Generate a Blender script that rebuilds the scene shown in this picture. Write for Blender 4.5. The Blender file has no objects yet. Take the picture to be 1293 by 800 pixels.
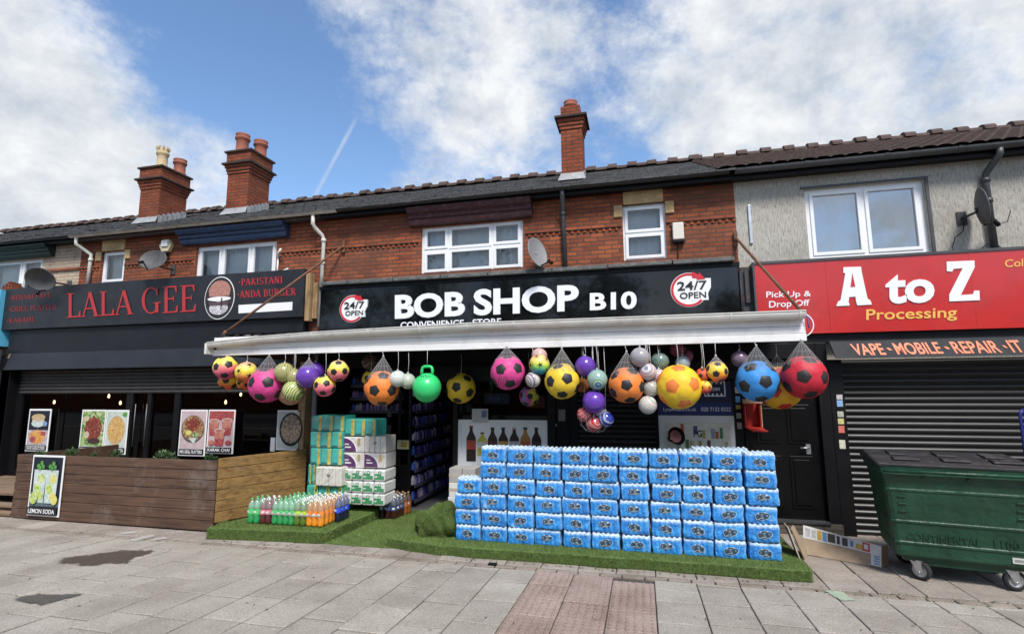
import bpy, bmesh, math, random
import numpy as np
from mathutils import Vector, Matrix
rnd = random.Random(7)
sc = bpy.context.scene
COL = sc.collection
R = math.radians
# ------------------------------------------------------------------ camera
FPX, PIT, YAW, ROL, CH = 655.033, 0.136680887, 0.240830602, -0.00649808817, 2.04
_cp, _sp, _cw, _sw = math.cos(PIT), math.sin(PIT), math.cos(YAW), math.sin(YAW)
FW = np.array([-_sw*_cp, _cw*_cp, _sp]); _rt = np.array([_cw, _sw, 0.]); _up = np.cross(_rt, FW)
_c, _s = math.cos(ROL), math.sin(ROL)
RT = _c*_rt+_s*_up; UP = -_s*_rt+_c*_up
cd = bpy.data.cameras.new('camera'); cam = bpy.data.objects.new('camera', cd); COL.objects.link(cam)
cd.sensor_width = 36; cd.lens = FPX/1293*36; cd.clip_start = .05; cd.clip_end = 3000
cam.matrix_world = Matrix(((RT[0], UP[0], -FW[0], 0), (RT[1], UP[1], -FW[1], 0), (RT[2], UP[2], -FW[2], CH), (0, 0, 0, 1)))
sc.camera = cam
def ray(px, py): return RT*(px-646.5)/FPX-UP*(py-400)/FPX+FW
def at(px, py, Y):                      # a point of a facade plane (depth Y) measured on the photograph
    d = ray(px, py); t = Y/d[1]; return Vector((d[0]*t, Y, CH+d[2]*t))
def gz(px, py, z=0.):                   # a point of a level plane
    d = ray(px, py); t = (z-CH)/d[2]; return Vector((d[0]*t, d[1]*t, z))
def dirv(px, py):
    d = ray(px, py); return d/np.linalg.norm(d)
# ------------------------------------------------------------------ light
SUN_EL, SUN_AZ = R(52), R(27)          # azimuth measured from -Y (behind the camera) towards +X
SKY = .10
sdir = Vector((math.sin(SUN_AZ)*math.cos(SUN_EL), -math.cos(SUN_AZ)*math.cos(SUN_EL), math.sin(SUN_EL)))
sl = bpy.data.lights.new('sun', 'SUN'); sl.energy = 3.0; sl.angle = R(14); sl.color = (1, .955, .89)
so = bpy.data.objects.new('sun', sl); COL.objects.link(so)
so.rotation_euler = sdir.to_track_quat('Z', 'Y').to_euler()
sc.view_settings.view_transform = 'Standard'; sc.view_settings.look = 'None'
sc.view_settings.exposure = 0.62; sc.view_settings.gamma = 1; sc.view_settings.use_curve_mapping = False
sc.cycles.max_bounces = 8; sc.cycles.diffuse_bounces = 4; sc.cycles.glossy_bounces = 4
sc.cycles.transparent_max_bounces = 12; sc.cycles.transmission_bounces = 4
sc.cycles.use_denoising = True
W = bpy.data.worlds.new('World'); sc.world = W; W.use_nodes = True
def build_world():
    nt = W.node_tree; N = nt.nodes; L = nt.links; N.clear()
    def nd(t, **k):
        n = N.new(t)
        for a, b in k.items(): setattr(n, a, b)
        return n
    def mth(op, a, b=None, c=None, clamp=False):
        n = nd('ShaderNodeMath', operation=op, use_clamp=clamp)
        for i, v in enumerate((a, b, c)):
            if v is None: continue
            if isinstance(v, (int, float)): n.inputs[i].default_value = v
            else: L.new(v, n.inputs[i])
        return n.outputs[0]
    out = nd('ShaderNodeOutputWorld'); bg = nd('ShaderNodeBackground'); bg.inputs[1].default_value = SKY
    sky = nd('ShaderNodeTexSky', sky_type='NISHITA', sun_disc=False, sun_elevation=SUN_EL, sun_rotation=math.atan2(sdir.x, sdir.y))
    sky.air_density = 1.0; sky.dust_density = .6; sky.ozone_density = 2.0; sky.altitude = 100
    tc = nd('ShaderNodeTexCoord'); D = tc.outputs['Generated']
    sx = nd('ShaderNodeSeparateXYZ'); L.new(D, sx.inputs[0])
    cx = nd('ShaderNodeCombineXYZ'); L.new(sx.outputs[0], cx.inputs[0]); L.new(sx.outputs[1], cx.inputs[1]); L.new(mth('MULTIPLY', sx.outputs[2], 1.35), cx.inputs[2])
    def noise(scale, det, off, rough=.55, dist=0.):
        mp = nd('ShaderNodeMapping'); mp.inputs['Location'].default_value = off; L.new(cx.outputs[0], mp.inputs[0])
        n = nd('ShaderNodeTexNoise'); n.inputs['Scale'].default_value = scale; n.inputs['Detail'].default_value = det
        n.inputs['Roughness'].default_value = rough; n.inputs['Distortion'].default_value = dist
        L.new(mp.outputs[0], n.inputs['Vector']); return n.outputs['Fac']
    base = noise(4.6, 11, (3.1, 1.7, 0), .64, .12)
    fine = noise(13, 9, (0.3, 5.2, 0), .66, .1)
    dens = mth('ADD', mth('MULTIPLY', mth('SUBTRACT', base, .5), 2.4), mth('MULTIPLY', mth('SUBTRACT', fine, .5), 1.5))
    for px, py, rad, w in CLOUD_BIAS:
        v = dirv(px, py); dp = nd('ShaderNodeVectorMath', operation='DOT_PRODUCT'); L.new(D, dp.inputs[0]); dp.inputs[1].default_value = tuple(v)
        mr = nd('ShaderNodeMapRange', interpolation_type='SMOOTHSTEP'); L.new(dp.outputs['Value'], mr.inputs[0])
        mr.inputs[1].default_value = math.cos(R(rad)); mr.inputs[2].default_value = math.cos(R(rad*.15)); mr.inputs[3].default_value = 0; mr.inputs[4].default_value = w
        dens = mth('ADD', dens, mr.outputs[0])
    cov = nd('ShaderNodeMapRange', interpolation_type='SMOOTHSTEP'); L.new(dens, cov.inputs[0])
    cov.inputs[1].default_value = -.46; cov.inputs[2].default_value = .68
    # a contrail: a thin band round a great circle, cut to length
    a, b = dirv(396, 250), dirv(455, 140); n_ = np.cross(a, b); n_ /= np.linalg.norm(n_)
    d1 = nd('ShaderNodeVectorMath', operation='DOT_PRODUCT'); L.new(D, d1.inputs[0]); d1.inputs[1].default_value = tuple(n_)
    band = nd('ShaderNodeMapRange', interpolation_type='SMOOTHSTEP'); L.new(mth('ABSOLUTE', d1.outputs['Value']), band.inputs[0])
    band.inputs[1].default_value = .0055; band.inputs[2].default_value = .0005
    m_ = dirv(420, 205); d2 = nd('ShaderNodeVectorMath', operation='DOT_PRODUCT'); L.new(D, d2.inputs[0]); d2.inputs[1].default_value = tuple(m_)
    cut = nd('ShaderNodeMapRange', interpolation_type='SMOOTHSTEP'); L.new(d2.outputs['Value'], cut.inputs[0])
    cut.inputs[1].default_value = math.cos(R(6)); cut.inputs[2].default_value = math.cos(R(2.5))
    trail = mth('MULTIPLY', mth('MULTIPLY', band.outputs[0], cut.outputs[0]), .33)
    fac = mth('MAXIMUM', cov.outputs[0], trail)
    shade = noise(6.5, 9, (7.7, 2.2, 0), .64, .15)
    cr = nd('ShaderNodeValToRGB'); L.new(shade, cr.inputs[0])
    k = CLOUD_LUM/SKY
    e = cr.color_ramp.elements; e[0].position = .34; e[0].color = (.62*k, .69*k, .78*k, 1); e[1].position = .60; e[1].color = (1.04*k, 1.06*k, 1.08*k, 1)
    hs = nd('ShaderNodeHueSaturation'); hs.inputs['Saturation'].default_value = 1.08; hs.inputs['Value'].default_value = SKY_VAL
    L.new(sky.outputs[0], hs.inputs['Color'])
    mx = nd('ShaderNodeMixRGB'); L.new(fac, mx.inputs[0]); L.new(hs.outputs[0], mx.inputs[1]); L.new(cr.outputs[0], mx.inputs[2])
    L.new(mx.outputs[0], bg.inputs[0]); L.new(bg.outputs[0], out.inputs[0])
CLOUD_BIAS = [(40, 190, 24, .50), (170, 260, 15, .32), (150, 110, 14, .10), (560, 110, 17, .20), (650, 40, 12, .16), (1080, 120, 26, .34), (1250, 60, 28, .34), (880, 60, 12, .18),
              (330, 150, 15, -.62), (420, 260, 12, -.35), (755, 175, 9, -.30), (820, 110, 7, -.12), (480, 60, 9, .16), (690, 110, 9, .16), (760, 90, 7, .10), (310, 10, 16, -.40), (200, 30, 9, -.15), (455, 230, 7, -.20), (1190, 100, 6, -.25), (1000, 215, 9, .20), (620, 190, 10, .16), (780, 20, 7, -.25)]
CLOUD_LUM, SKY_VAL = .59, 1.42
build_world()
# ------------------------------------------------------------------ materials
MATS = {}
def nodes(name):
    m = bpy.data.materials.new(name); m.use_nodes = True; nt = m.node_tree
    b = nt.nodes['Principled BSDF']
    return m, nt, b
def cvec(nt, kind='Object'):
    t = nt.nodes.new('ShaderNodeTexCoord'); return t.outputs[kind]
def nnoise(nt, vec, scale, det=4, rough=.55, stretch=None):
    if stretch:
        mp = nt.nodes.new('ShaderNodeMapping'); mp.inputs['Scale'].default_value = stretch; nt.links.new(vec, mp.inputs[0]); vec = mp.outputs[0]
    n = nt.nodes.new('ShaderNodeTexNoise'); n.inputs['Scale'].default_value = scale; n.inputs['Detail'].default_value = det; n.inputs['Roughness'].default_value = rough
    nt.links.new(vec, n.inputs['Vector']); return n.outputs['Fac']
def ramp(nt, fac, stops):
    r = nt.nodes.new('ShaderNodeValToRGB'); nt.links.new(fac, r.inputs[0]); el = r.color_ramp.elements
    while len(el) < len(stops): el.new(.5)
    for e, (p, c) in zip(el, stops): e.position = p; e.color = (*c, 1)
    return r.outputs[0]
def mixc(nt, fac, a, b, mode='MIX'):
    n = nt.nodes.new('ShaderNodeMixRGB'); n.blend_type = mode
    for i, v in enumerate((fac, a, b)):
        if isinstance(v, (int, float)): n.inputs[i].default_value = v
        elif isinstance(v, tuple): n.inputs[i].default_value = (*v, 1)
        else: nt.links.new(v, n.inputs[i])
    return n.outputs[0]
def math_(nt, op, a, b=0.):
    n = nt.nodes.new('ShaderNodeMath'); n.operation = op
    for i, v in enumerate((a, b)):
        if isinstance(v, (int, float)): n.inputs[i].default_value = v
        else: nt.links.new(v, n.inputs[i])
    return n.outputs[0]
def bump(nt, b, h, dist, strength=1.):
    n = nt.nodes.new('ShaderNodeBump'); n.inputs['Distance'].default_value = dist; n.inputs['Strength'].default_value = strength
    nt.links.new(h, n.inputs['Height']); nt.links.new(n.outputs[0], b.inputs['Normal'])
def pm(name, col, rough=.6, var=.2, ns=6., bmp=0., bs=60., metal=0., spec=.5, coat=0., stretch=None, dirt=None):
    if name in MATS: return MATS[name]
    m, nt, b = nodes(name); v = cvec(nt)
    lo = tuple(max(0, c*(1-var)) for c in col); hi = tuple(min(1, c*(1+var*.7)) for c in col)
    c = ramp(nt, nnoise(nt, v, ns, 6, .6, stretch), [(.3, lo), (.7, hi)])
    if dirt:
        f = ramp(nt, nnoise(nt, v, dirt[1], 5, .65), [(.5, (0, 0, 0)), (.72, (dirt[2],)*3)]); c = mixc(nt, f, c, dirt[0])
    nt.links.new(c, b.inputs['Base Color'])
    b.inputs['Roughness'].default_value = rough; b.inputs['Metallic'].default_value = metal
    b.inputs['Specular IOR Level'].default_value = spec; b.inputs['Coat Weight'].default_value = coat
    rr = math_(nt, 'ADD', math_(nt, 'MULTIPLY', nnoise(nt, v, ns*2.3, 4), .16*rough+.03), rough-.08*rough)
    nt.links.new(rr, b.inputs['Roughness'])
    if bmp: bump(nt, b, nnoise(nt, v, bs, 4), bmp)
    MATS[name] = m; return m
def brick_mat(name, c1, c2, mortar, bw=.232, bh=.073, ms=.0095, soot=0.):
    m, nt, b = nodes(name); v = cvec(nt)
    s = nt.nodes.new('ShaderNodeSeparateXYZ'); nt.links.new(v, s.inputs[0])
    cb = nt.nodes.new('ShaderNodeCombineXYZ'); nt.links.new(math_(nt, 'ADD', s.outputs[0], s.outputs[1]), cb.inputs[0]); nt.links.new(s.outputs[2], cb.inputs[1])
    t = nt.nodes.new('ShaderNodeTexBrick'); nt.links.new(cb.outputs[0], t.inputs[0])
    t.inputs['Scale'].default_value = 1; t.inputs['Brick Width'].default_value = bw; t.inputs['Row Height'].default_value = bh
    t.inputs['Mortar Size'].default_value = ms; t.inputs['Mortar Smooth'].default_value = .25; t.inputs['Bias'].default_value = -.1
    t.inputs['Color1'].default_value = (*c1, 1); t.inputs['Color2'].default_value = (*c2, 1); t.inputs['Mortar'].default_value = (*mortar, 1)
    c = t.outputs['Color']
    c = mixc(nt, .75, c, ramp(nt, nnoise(nt, v, 3.2, 6, .65), [(.28, (.55, .5, .48)), (.5, (1, 1, 1)), (.75, (1.25, 1.1, 1.0))]), 'MULTIPLY')
    c = mixc(nt, .5, c, ramp(nt, nnoise(nt, v, 38, 3, .7), [(.3, (.6, .58, .56)), (.7, (1.25, 1.2, 1.15))]), 'MULTIPLY')
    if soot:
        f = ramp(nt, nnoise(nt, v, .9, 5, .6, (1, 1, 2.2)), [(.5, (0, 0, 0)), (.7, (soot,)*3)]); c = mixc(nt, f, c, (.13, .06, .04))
    nt.links.new(c, b.inputs['Base Color']); b.inputs['Roughness'].default_value = .85; b.inputs['Specular IOR Level'].default_value = .25
    h = math_(nt, 'ADD', math_(nt, 'MULTIPLY', t.outputs['Fac'], -1.), math_(nt, 'MULTIPLY', nnoise(nt, v, 55, 4), .5))
    bump(nt, b, h, .009)
    MATS[name] = m; return m
def glass_mat(name, tint=(.9, .95, .97), refl=(.9, .95, 1.), rough=.02, base=.05):
    m, nt, b = nodes(name); N = nt.nodes; N.remove(b)
    tr = N.new('ShaderNodeBsdfTransparent'); tr.inputs[0].default_value = (*tint, 1)
    g = N.new('ShaderNodeBsdfGlossy'); g.inputs[0].default_value = (*refl, 1); g.inputs['Roughness'].default_value = rough
    fr = N.new('ShaderNodeFresnel'); fr.inputs[0].default_value = 1.5
    mx = N.new('ShaderNodeMixShader'); a = math_(nt, 'ADD', fr.outputs[0], base)
    nt.links.new(a, mx.inputs[0]); nt.links.new(tr.outputs[0], mx.inputs[1]); nt.links.new(g.outputs[0], mx.inputs[2])
    nt.links.new(mx.outputs[0], N['Material Output'].inputs[0]); MATS[name] = m; return m
def emit_mat(name, col, st):
    m, nt, b = nodes(name); b.inputs['Base Color'].default_value = (*col, 1); b.inputs['Emission Color'].default_value = (*col, 1); b.inputs['Emission Strength'].default_value = st
    MATS[name] = m; return m
# ------------------------------------------------------------------ mesh building
class MB:
    def __init__(s): s.v = []; s.f = []; s.m = []; s.sm = []
    def add(s, vs, fs, m=0, sm=False):
        o = len(s.v); s.v += [tuple(p) for p in vs]
        for i, f in enumerate(fs):
            s.f.append(tuple(a+o for a in f)); s.m.append(m[i] if isinstance(m, (list, tuple)) else m); s.sm.append(sm)
        return s
    def box(s, x0, x1, y0, y1, z0, z1, m=0):
        return s.add([(x0, y0, z0), (x1, y0, z0), (x1, y1, z0), (x0, y1, z0), (x0, y0, z1), (x1, y0, z1), (x1, y1, z1), (x0, y1, z1)],
                     [(0, 3, 2, 1), (4, 5, 6, 7), (0, 1, 5, 4), (1, 2, 6, 5), (2, 3, 7, 6), (3, 0, 4, 7)], m)
    def quad(s, a, b, c, d, m=0): return s.add([a, b, c, d], [(0, 1, 2, 3)], m)
    def prism(s, pts, off, m=0, mside=None, sm=False):     # a polygon swept along off
        n = len(pts); off = Vector(off); a = [Vector(p) for p in pts]; b = [p+off for p in a]
        fs = [tuple(range(n)), tuple(range(2*n-1, n-1, -1))]+[(i, i+n, (i+1) % n+n, (i+1) % n) for i in range(n)]
        ms = [m, m]+[mside if mside is not None else m]*n
        return s.add(a+b, fs, ms, sm)
    def lathe(s, prof, n=16, M=None, m=0, sm=True, caps=False):
        M = M or Matrix(); vs = []; fs = []; ms = []
        for r, z in prof:
            for k in range(n): a = 2*math.pi*k/n; vs.append(M @ Vector((r*math.cos(a), r*math.sin(a), z)))
        for i in range(len(prof)-1):
            for k in range(n):
                fs.append((i*n+k, i*n+(k+1) % n, (i+1)*n+(k+1) % n, (i+1)*n+k)); ms.append(m[i] if isinstance(m, (list, tuple)) else m)
        if caps:
            fs += [tuple(range(n))[::-1], tuple((len(prof)-1)*n+k for k in range(n))]; ms += [ms[0], ms[-1]]
        return s.add(vs, fs, ms, sm)
    def tube(s, pts, r, n=6, m=0, sm=True, caps=True):
        pts = [Vector(p) for p in pts]; vs = []; fs = []; P = len(pts)
        up = None
        for i, p in enumerate(pts):
            t = (pts[min(i+1, P-1)]-pts[max(i-1, 0)]).normalized()
            if up is None: up = t.orthogonal().normalized()
            up = (up-t*up.dot(t)).normalized(); w = t.cross(up); rr = r[i] if isinstance(r, (list, tuple)) else r
            for k in range(n): a = 2*math.pi*k/n; vs.append(p+(up*math.cos(a)+w*math.sin(a))*rr)
        for i in range(P-1):
            for k in range(n): fs.append((i*n+k, i*n+(k+1) % n, (i+1)*n+(k+1) % n, (i+1)*n+k))
        if caps: fs += [tuple(range(n))[::-1], tuple((P-1)*n+k for k in range(n))]
        return s.add(vs, fs, m, sm)
    def ball(s, c, r, nu=20, nv=12, m=0, sc_=(1, 1, 1)):
        prof = [(r*math.sin(math.pi*i/nv)+1e-5, -r*math.cos(math.pi*i/nv)) for i in range(nv+1)]
        return s.lathe(prof, nu, Matrix.Translation(c) @ Matrix.Diagonal((*sc_, 1)), m)
    def build(s, name, mats, parent=None, bevel=0., seg=2, M=None, solid=True):
        me = bpy.data.meshes.new(name); vs = s.v if M is None else [tuple(M @ Vector(p)) for p in s.v]
        me.from_pydata(vs, [], s.f)
        if not isinstance(mats, (list, tuple)): mats = [mats]
        for mt in mats: me.materials.append(mt)
        me.polygons.foreach_set('material_index', s.m); me.polygons.foreach_set('use_smooth', s.sm)
        if solid:
            bm = bmesh.new(); bm.from_mesh(me); bmesh.ops.recalc_face_normals(bm, faces=bm.faces); bm.to_mesh(me); bm.free()
        me.update(); o = bpy.data.objects.new(name, me); COL.objects.link(o)
        if parent:
            o.parent = parent
            if M is None: o.matrix_parent_inverse = Matrix.Translation(-parent_loc(parent))
        if bevel:
            bv = o.modifiers.new('bevel', 'BEVEL'); bv.width = bevel; bv.segments = seg; bv.limit_method = 'ANGLE'; bv.angle_limit = R(40); bv.harden_normals = False
        return o
def parent_loc(p): return p.location if p.type == 'EMPTY' else Vector()
def tag(o, label=None, cat=None, group=None, kind=None):
    if label: o['label'] = label
    if cat: o['category'] = cat
    if group: o['group'] = group
    if kind: o['kind'] = kind
    return o
def thing(name, label, cat, loc=(0, 0, 0), group=None, rz=0.):
    o = bpy.data.objects.new(name, None); COL.objects.link(o); o.location = loc; o.rotation_euler.z = rz; o.empty_display_size = .1
    return tag(o, label, cat, group)
def lpart(mb, name, mats, parent, **k):      # a part modelled in its thing's own coordinates
    return mb.build(name, mats, parent, M=Matrix(), **k)
def copy_tree(o, parent=None):
    c = o.copy(); COL.objects.link(c)
    if parent: c.parent = parent
    for ch in list(o.children): copy_tree(ch, c)
    return c
ORD = ['first', 'second', 'third', 'fourth', 'fifth', 'sixth', 'seventh', 'eighth', 'ninth', 'tenth', 'eleventh', 'twelfth']
_fc = {}
def text_geo(s, offset=0.):
    k = (s, offset)
    if k not in _fc:
        cu = bpy.data.curves.new('lettering', 'FONT'); cu.body = s; cu.offset = offset; cu.extrude = 1.; cu.resolution_u = 4
        o = bpy.data.objects.new('lettering', cu); COL.objects.link(o); dg = bpy.context.evaluated_depsgraph_get(); dg.update()
        me = bpy.data.meshes.new_from_object(o.evaluated_get(dg)); vs = np.array([v.co[:] for v in me.vertices]); fs = [tuple(p.vertices) for p in me.polygons]
        bpy.data.objects.remove(o); bpy.data.meshes.remove(me); _fc[k] = (vs, fs)
    return _fc[k]
def quad_map(q, n, vs, ext, lift):
    bl, br, tr, tl = [Vector(p) for p in q]; x0, x1, y0, y1 = vs[:, 0].min(), vs[:, 0].max(), vs[:, 1].min(), vs[:, 1].max(); o = []
    for x, y, z in vs:
        u = (x-x0)/max(1e-6, x1-x0); v = (y-y0)/max(1e-6, y1-y0)
        o.append((bl*(1-u)+br*u)*(1-v)+(tl*(1-u)+tr*u)*v+n*(lift+ext*(z*.5+.5)))
    return o
def qn(q): return (Vector(q[1])-Vector(q[0])).cross(Vector(q[3])-Vector(q[0])).normalized()
def text(s, q, mat, parent=None, bold=0., ext=.004, lift=0., name='lettering', mb=None, m=0):
    vs, fs = text_geo(s, bold); n = qn(q); t = mb or MB(); t.add(quad_map(q, n, vs, ext, lift), fs, m)
    return None if mb else t.build(name, mat, parent, solid=False)
def tq(x0, x1, z0, z1, y): return [(x0, y, z0), (x1, y, z0), (x1, y, z1), (x0, y, z1)]      # an upright rectangle facing the street
def pq(pbl, pbr, ptr, ptl, Y): return [at(*p, Y) for p in (pbl, pbr, ptr, ptl)]
# serif letters drawn from strokes: vertical stems thick, the rest thin
def serif_geo(s, T=.13, t=.055, sf=.09):
    V = []; F = []; x = 0.
    lay = [0]
    def poly(pts):
        o = len(V); lay[0] += 1; z = 1-.02*(lay[0] % 7)
        V.extend([(px+x, py, z) for px, py in pts]); F.append(tuple(range(o, o+len(pts))))
    def bar(x0, y0, x1, y1, w0, w1=None):
        w1 = w1 or w0; d = Vector((x1-x0, y1-y0)).normalized(); n = Vector((-d.y, d.x))
        poly([(x0-n.x*w0/2, y0-n.y*w0/2), (x1-n.x*w1/2, y1-n.y*w1/2), (x1+n.x*w1/2, y1+n.y*w1/2), (x0+n.x*w0/2, y0+n.y*w0/2)])
    def stem(xc, w=T, y0=0, y1=1, a=True, b=True):
        poly([(xc-w/2, y0), (xc+w/2, y0), (xc+w/2, y1), (xc-w/2, y1)])
        if a: poly([(xc-w/2-sf, y0), (xc+w/2+sf, y0), (xc+w/2+sf, y0+.035), (xc-w/2-sf, y0+.035)])
        if b: poly([(xc-w/2-sf, y1-.035), (xc+w/2+sf, y1-.035), (xc+w/2+sf, y1), (xc-w/2-sf, y1)])
    def serif(xc, y, w=.24): poly([(xc-w/2, y), (xc+w/2, y), (xc+w/2, y+.035), (xc-w/2, y+.035)])
    def arc(cx, cy, rx, ry, a0, a1, tk=T, tn=t, n=14):
        for i in range(n):
            p = []
            for k in (i, i+1):
                a = R(a0+(a1-a0)*k/n); w = tn+(tk-tn)*abs(math.cos(a))**1.5
                p.append(((cx+(rx-w/2)*math.cos(a), cy+(ry-tn/2*1.)*math.sin(a)), (cx+(rx+w/2)*math.cos(a), cy+(ry+tn/2)*math.sin(a))))
            poly([p[0][0], p[0][1], p[1][1], p[1][0]])
    for ch in s:
        if ch == ' ': x += .36; continue
        w = .7
        if ch == 'L': stem(.2); bar(.2, .027, .66, .027, t); poly([(.66, 0), (.66, .26), (.62, .26), (.56, .05)])
        elif ch == 'A': bar(.08, .0, .37, 1, t, t); bar(.37, 1, .66, 0, T*1.05); bar(.17, .33, .56, .33, t); serif(.08, 0); serif(.66, 0, .28); w = .76
        elif ch == 'G': arc(.42, .5, .33, .475, 50, 310); stem(.66, T, .04, .42, False); poly([(.52, .385), (.82, .385), (.82, .42), (.52, .42)]); poly([(.66, .68), (.69, .68), (.69, .97), (.66, .97), (.6, .87)]); w = .84
        elif ch == 'E': stem(.2); bar(.2, .973, .62, .973, t); bar(.2, .52, .5, .52, t); bar(.2, .027, .66, .027, t); poly([(.66, 0), (.68, .26), (.64, .26), (.57, .05)]); poly([(.62, 1), (.63, .76), (.595, .76), (.54, .95)]); bar(.5, .42, .5, .62, .035); w = .72
        elif ch == 'P': stem(.2); arc(.3, .74, .28, .235, -90, 90); bar(.2, .973, .32, .973, t); bar(.2, .505, .32, .505, t); w = .66
        elif ch == 'B': stem(.2); arc(.3, .755, .24, .22, -90, 90); arc(.3, .275, .3, .248, -90, 90); [bar(.2, y, .32, y, t) for y in (.973, .53, .027)]; w = .7
        elif ch == 'R': stem(.2); arc(.3, .75, .26, .225, -90, 90); bar(.2, .973, .32, .973, t); bar(.2, .52, .34, .52, t); bar(.36, .52, .66, .0, T); serif(.68, 0, .2); w = .76
        elif ch == 'D': stem(.2); arc(.3, .5, .36, .475, -90, 90); bar(.2, .973, .32, .973, t); bar(.2, .027, .32, .027, t); w = .76
        elif ch == 'K': stem(.2); bar(.22, .42, .6, .98, t); bar(.34, .58, .64, .0, T); serif(.6, .965, .2); serif(.66, 0, .2); w = .76
        elif ch == 'I': stem(.2); w = .4
        elif ch == 'H': stem(.2); stem(.62); bar(.2, .52, .62, .52, t); w = .82
        elif ch == 'N': stem(.16, t*1.2); bar(.16, .97, .62, .03, T*1.1); stem(.62, t*1.2, b=True, a=False); w = .8
        elif ch == 'S': arc(.32, .74, .21, .235, 30, 270, T*.8); arc(.32, .26, .24, .235, -150, 90, T*.8); w = .64
        elif ch == 'T': stem(.34, b=False); bar(.04, .973, .64, .973, t); poly([(.04, 1), (.04, .75), (.075, .75), (.1, .95)]); poly([(.64, 1), (.64, .75), (.605, .75), (.58, .95)]); w = .68
        elif ch == 'U': stem(.18, T, .3, 1, False); stem(.62, t, .3, 1, False); arc(.4, .3, .22, .275, 180, 360, T*.7); w = .8
        elif ch == 'Y': bar(.1, .98, .38, .45, T); bar(.62, .98, .38, .45, t); stem(.38, T, 0, .48, True, False); serif(.1, .965, .22); serif(.62, .965, .2); w = .72
        elif ch == '.': arc(.1, .5, .06, .06, 0, 360, .1, .1, 8); w = .3
        x += w
    return np.array(V), F
def serif_text(s, q, mat, parent=None, ext=.004, lift=0., name='lettering', **k):
    vs, fs = serif_geo(s, **k); t = MB(); t.add(quad_map(q, qn(q), vs, ext, lift), fs)
    return t.build(name, mat, parent, solid=False)
def ellipse(cx, cz, rx, rz, y, n=28, a0=0, a1=360):
    return [(cx+rx*math.cos(R(a0+(a1-a0)*i/n)), y, cz+rz*math.sin(R(a0+(a1-a0)*i/n))) for i in range(n if a1-a0 == 360 else n+1)]
def ring(mb, cx, cz, ro, ri, y0, y1, a0, a1, n=40, m=0, kz=1.):
    for i in range(n):
        a, b = R(a0+(a1-a0)*i/n), R(a0+(a1-a0)*(i+1)/n)
        p = [(cx+r*math.cos(t), y0, cz+r*kz*math.sin(t)) for r, t in ((ri, a), (ro, a), (ro, b), (ri, b))]; mb.prism(p, (0, y1-y0, 0), m)
# ------------------------------------------------------------------ palette
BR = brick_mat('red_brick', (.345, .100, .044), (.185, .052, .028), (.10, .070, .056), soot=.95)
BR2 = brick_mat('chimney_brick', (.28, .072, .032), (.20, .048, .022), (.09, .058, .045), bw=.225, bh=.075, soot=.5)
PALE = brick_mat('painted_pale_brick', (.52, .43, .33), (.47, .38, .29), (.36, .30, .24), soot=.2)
GREYB = brick_mat('grey_brick', (.14, .12, .10), (.10, .09, .075), (.08, .07, .06))
UPVC = pm('white_upvc', (.78, .79, .80), .35, .05, 3)
BLACKP = pm('black_paint', (.007, .007, .008), .42, .3, 4, spec=.22)
DARKF = pm('dark_fascia', (.013, .0135, .017), .42, .25, 3, spec=.28)
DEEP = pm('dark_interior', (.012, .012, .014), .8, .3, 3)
GLASS = glass_mat('window_glass', (.92, .95, .95), (1, 1, 1), .01, .03); GLASSR = glass_mat('reflecting_glass', (.75, .80, .82), (1, 1, 1), .01, .30)
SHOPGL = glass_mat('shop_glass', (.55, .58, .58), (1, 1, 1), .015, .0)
STONE = pm('buff_stone', (.50, .35, .17), .85, .25, 5, .004, 40, dirt=((.10, .07, .05), 3, .7))
LEAD = pm('lead_flashing', (.30, .31, .32), .55, .3, 9, .002, 30)
GUTB = pm('black_gutter', (.018, .018, .02), .35, .3, 6)
GUTG = pm('grey_gutter', (.055, .057, .06), .45, .35, 5)
GUTW = pm('white_gutter', (.62, .60, .55), .4, .15, 4, dirt=((.20, .16, .11), 5, .6))
WHITE = pm('white_print', (.80, .80, .80), .5, .03, 4)
RUST = pm('rusty_steel', (.16, .07, .035), .75, .4, 14, .001, 90, dirt=((.05, .03, .02), 9, .8))
STEEL = pm('galvanised_steel', (.55, .56, .57), .35, .2, 12, metal=.9)
CURT = pm('net_curtain', (.74, .76, .76), .9, .1, 3)
DISHM = pm('dish_grey', (.085, .083, .082), .55, .25, 7)
SLATE = None
def tile_mat(name, c1, c2, w, h, dist, rough=.8):
    m, nt, b = nodes(name); v = cvec(nt)
    t = nt.nodes.new('ShaderNodeTexBrick'); nt.links.new(v, t.inputs[0]); t.inputs['Scale'].default_value = 1
    t.inputs['Brick Width'].default_value = w; t.inputs['Row Height'].default_value = h; t.inputs['Mortar Size'].default_value = .006
    t.inputs['Color1'].default_value = (*c1, 1); t.inputs['Color2'].default_value = (*c2, 1); t.inputs['Mortar'].default_value = (.008, .008, .008, 1)
    c = mixc(nt, .8, t.outputs[0], ramp(nt, nnoise(nt, v, 4, 6, .7), [(.3, (.5, .5, .5)), (.7, (1.5, 1.5, 1.45))]), 'MULTIPLY')
    nt.links.new(c, b.inputs['Base Color']); b.inputs['Roughness'].default_value = rough
    bump(nt, b, math_(nt, 'ADD', math_(nt, 'MULTIPLY', t.outputs['Fac'], -1.), nnoise(nt, v, 25, 4)), dist)
    MATS[name] = m; return m
SLATE = tile_mat('slate', (.035, .036, .04), (.065, .066, .07), .28, .2, .012)
RIDGE = pm('ridge_tile', (.075, .047, .038), .85, .35, 6, .004, 40)
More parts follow.
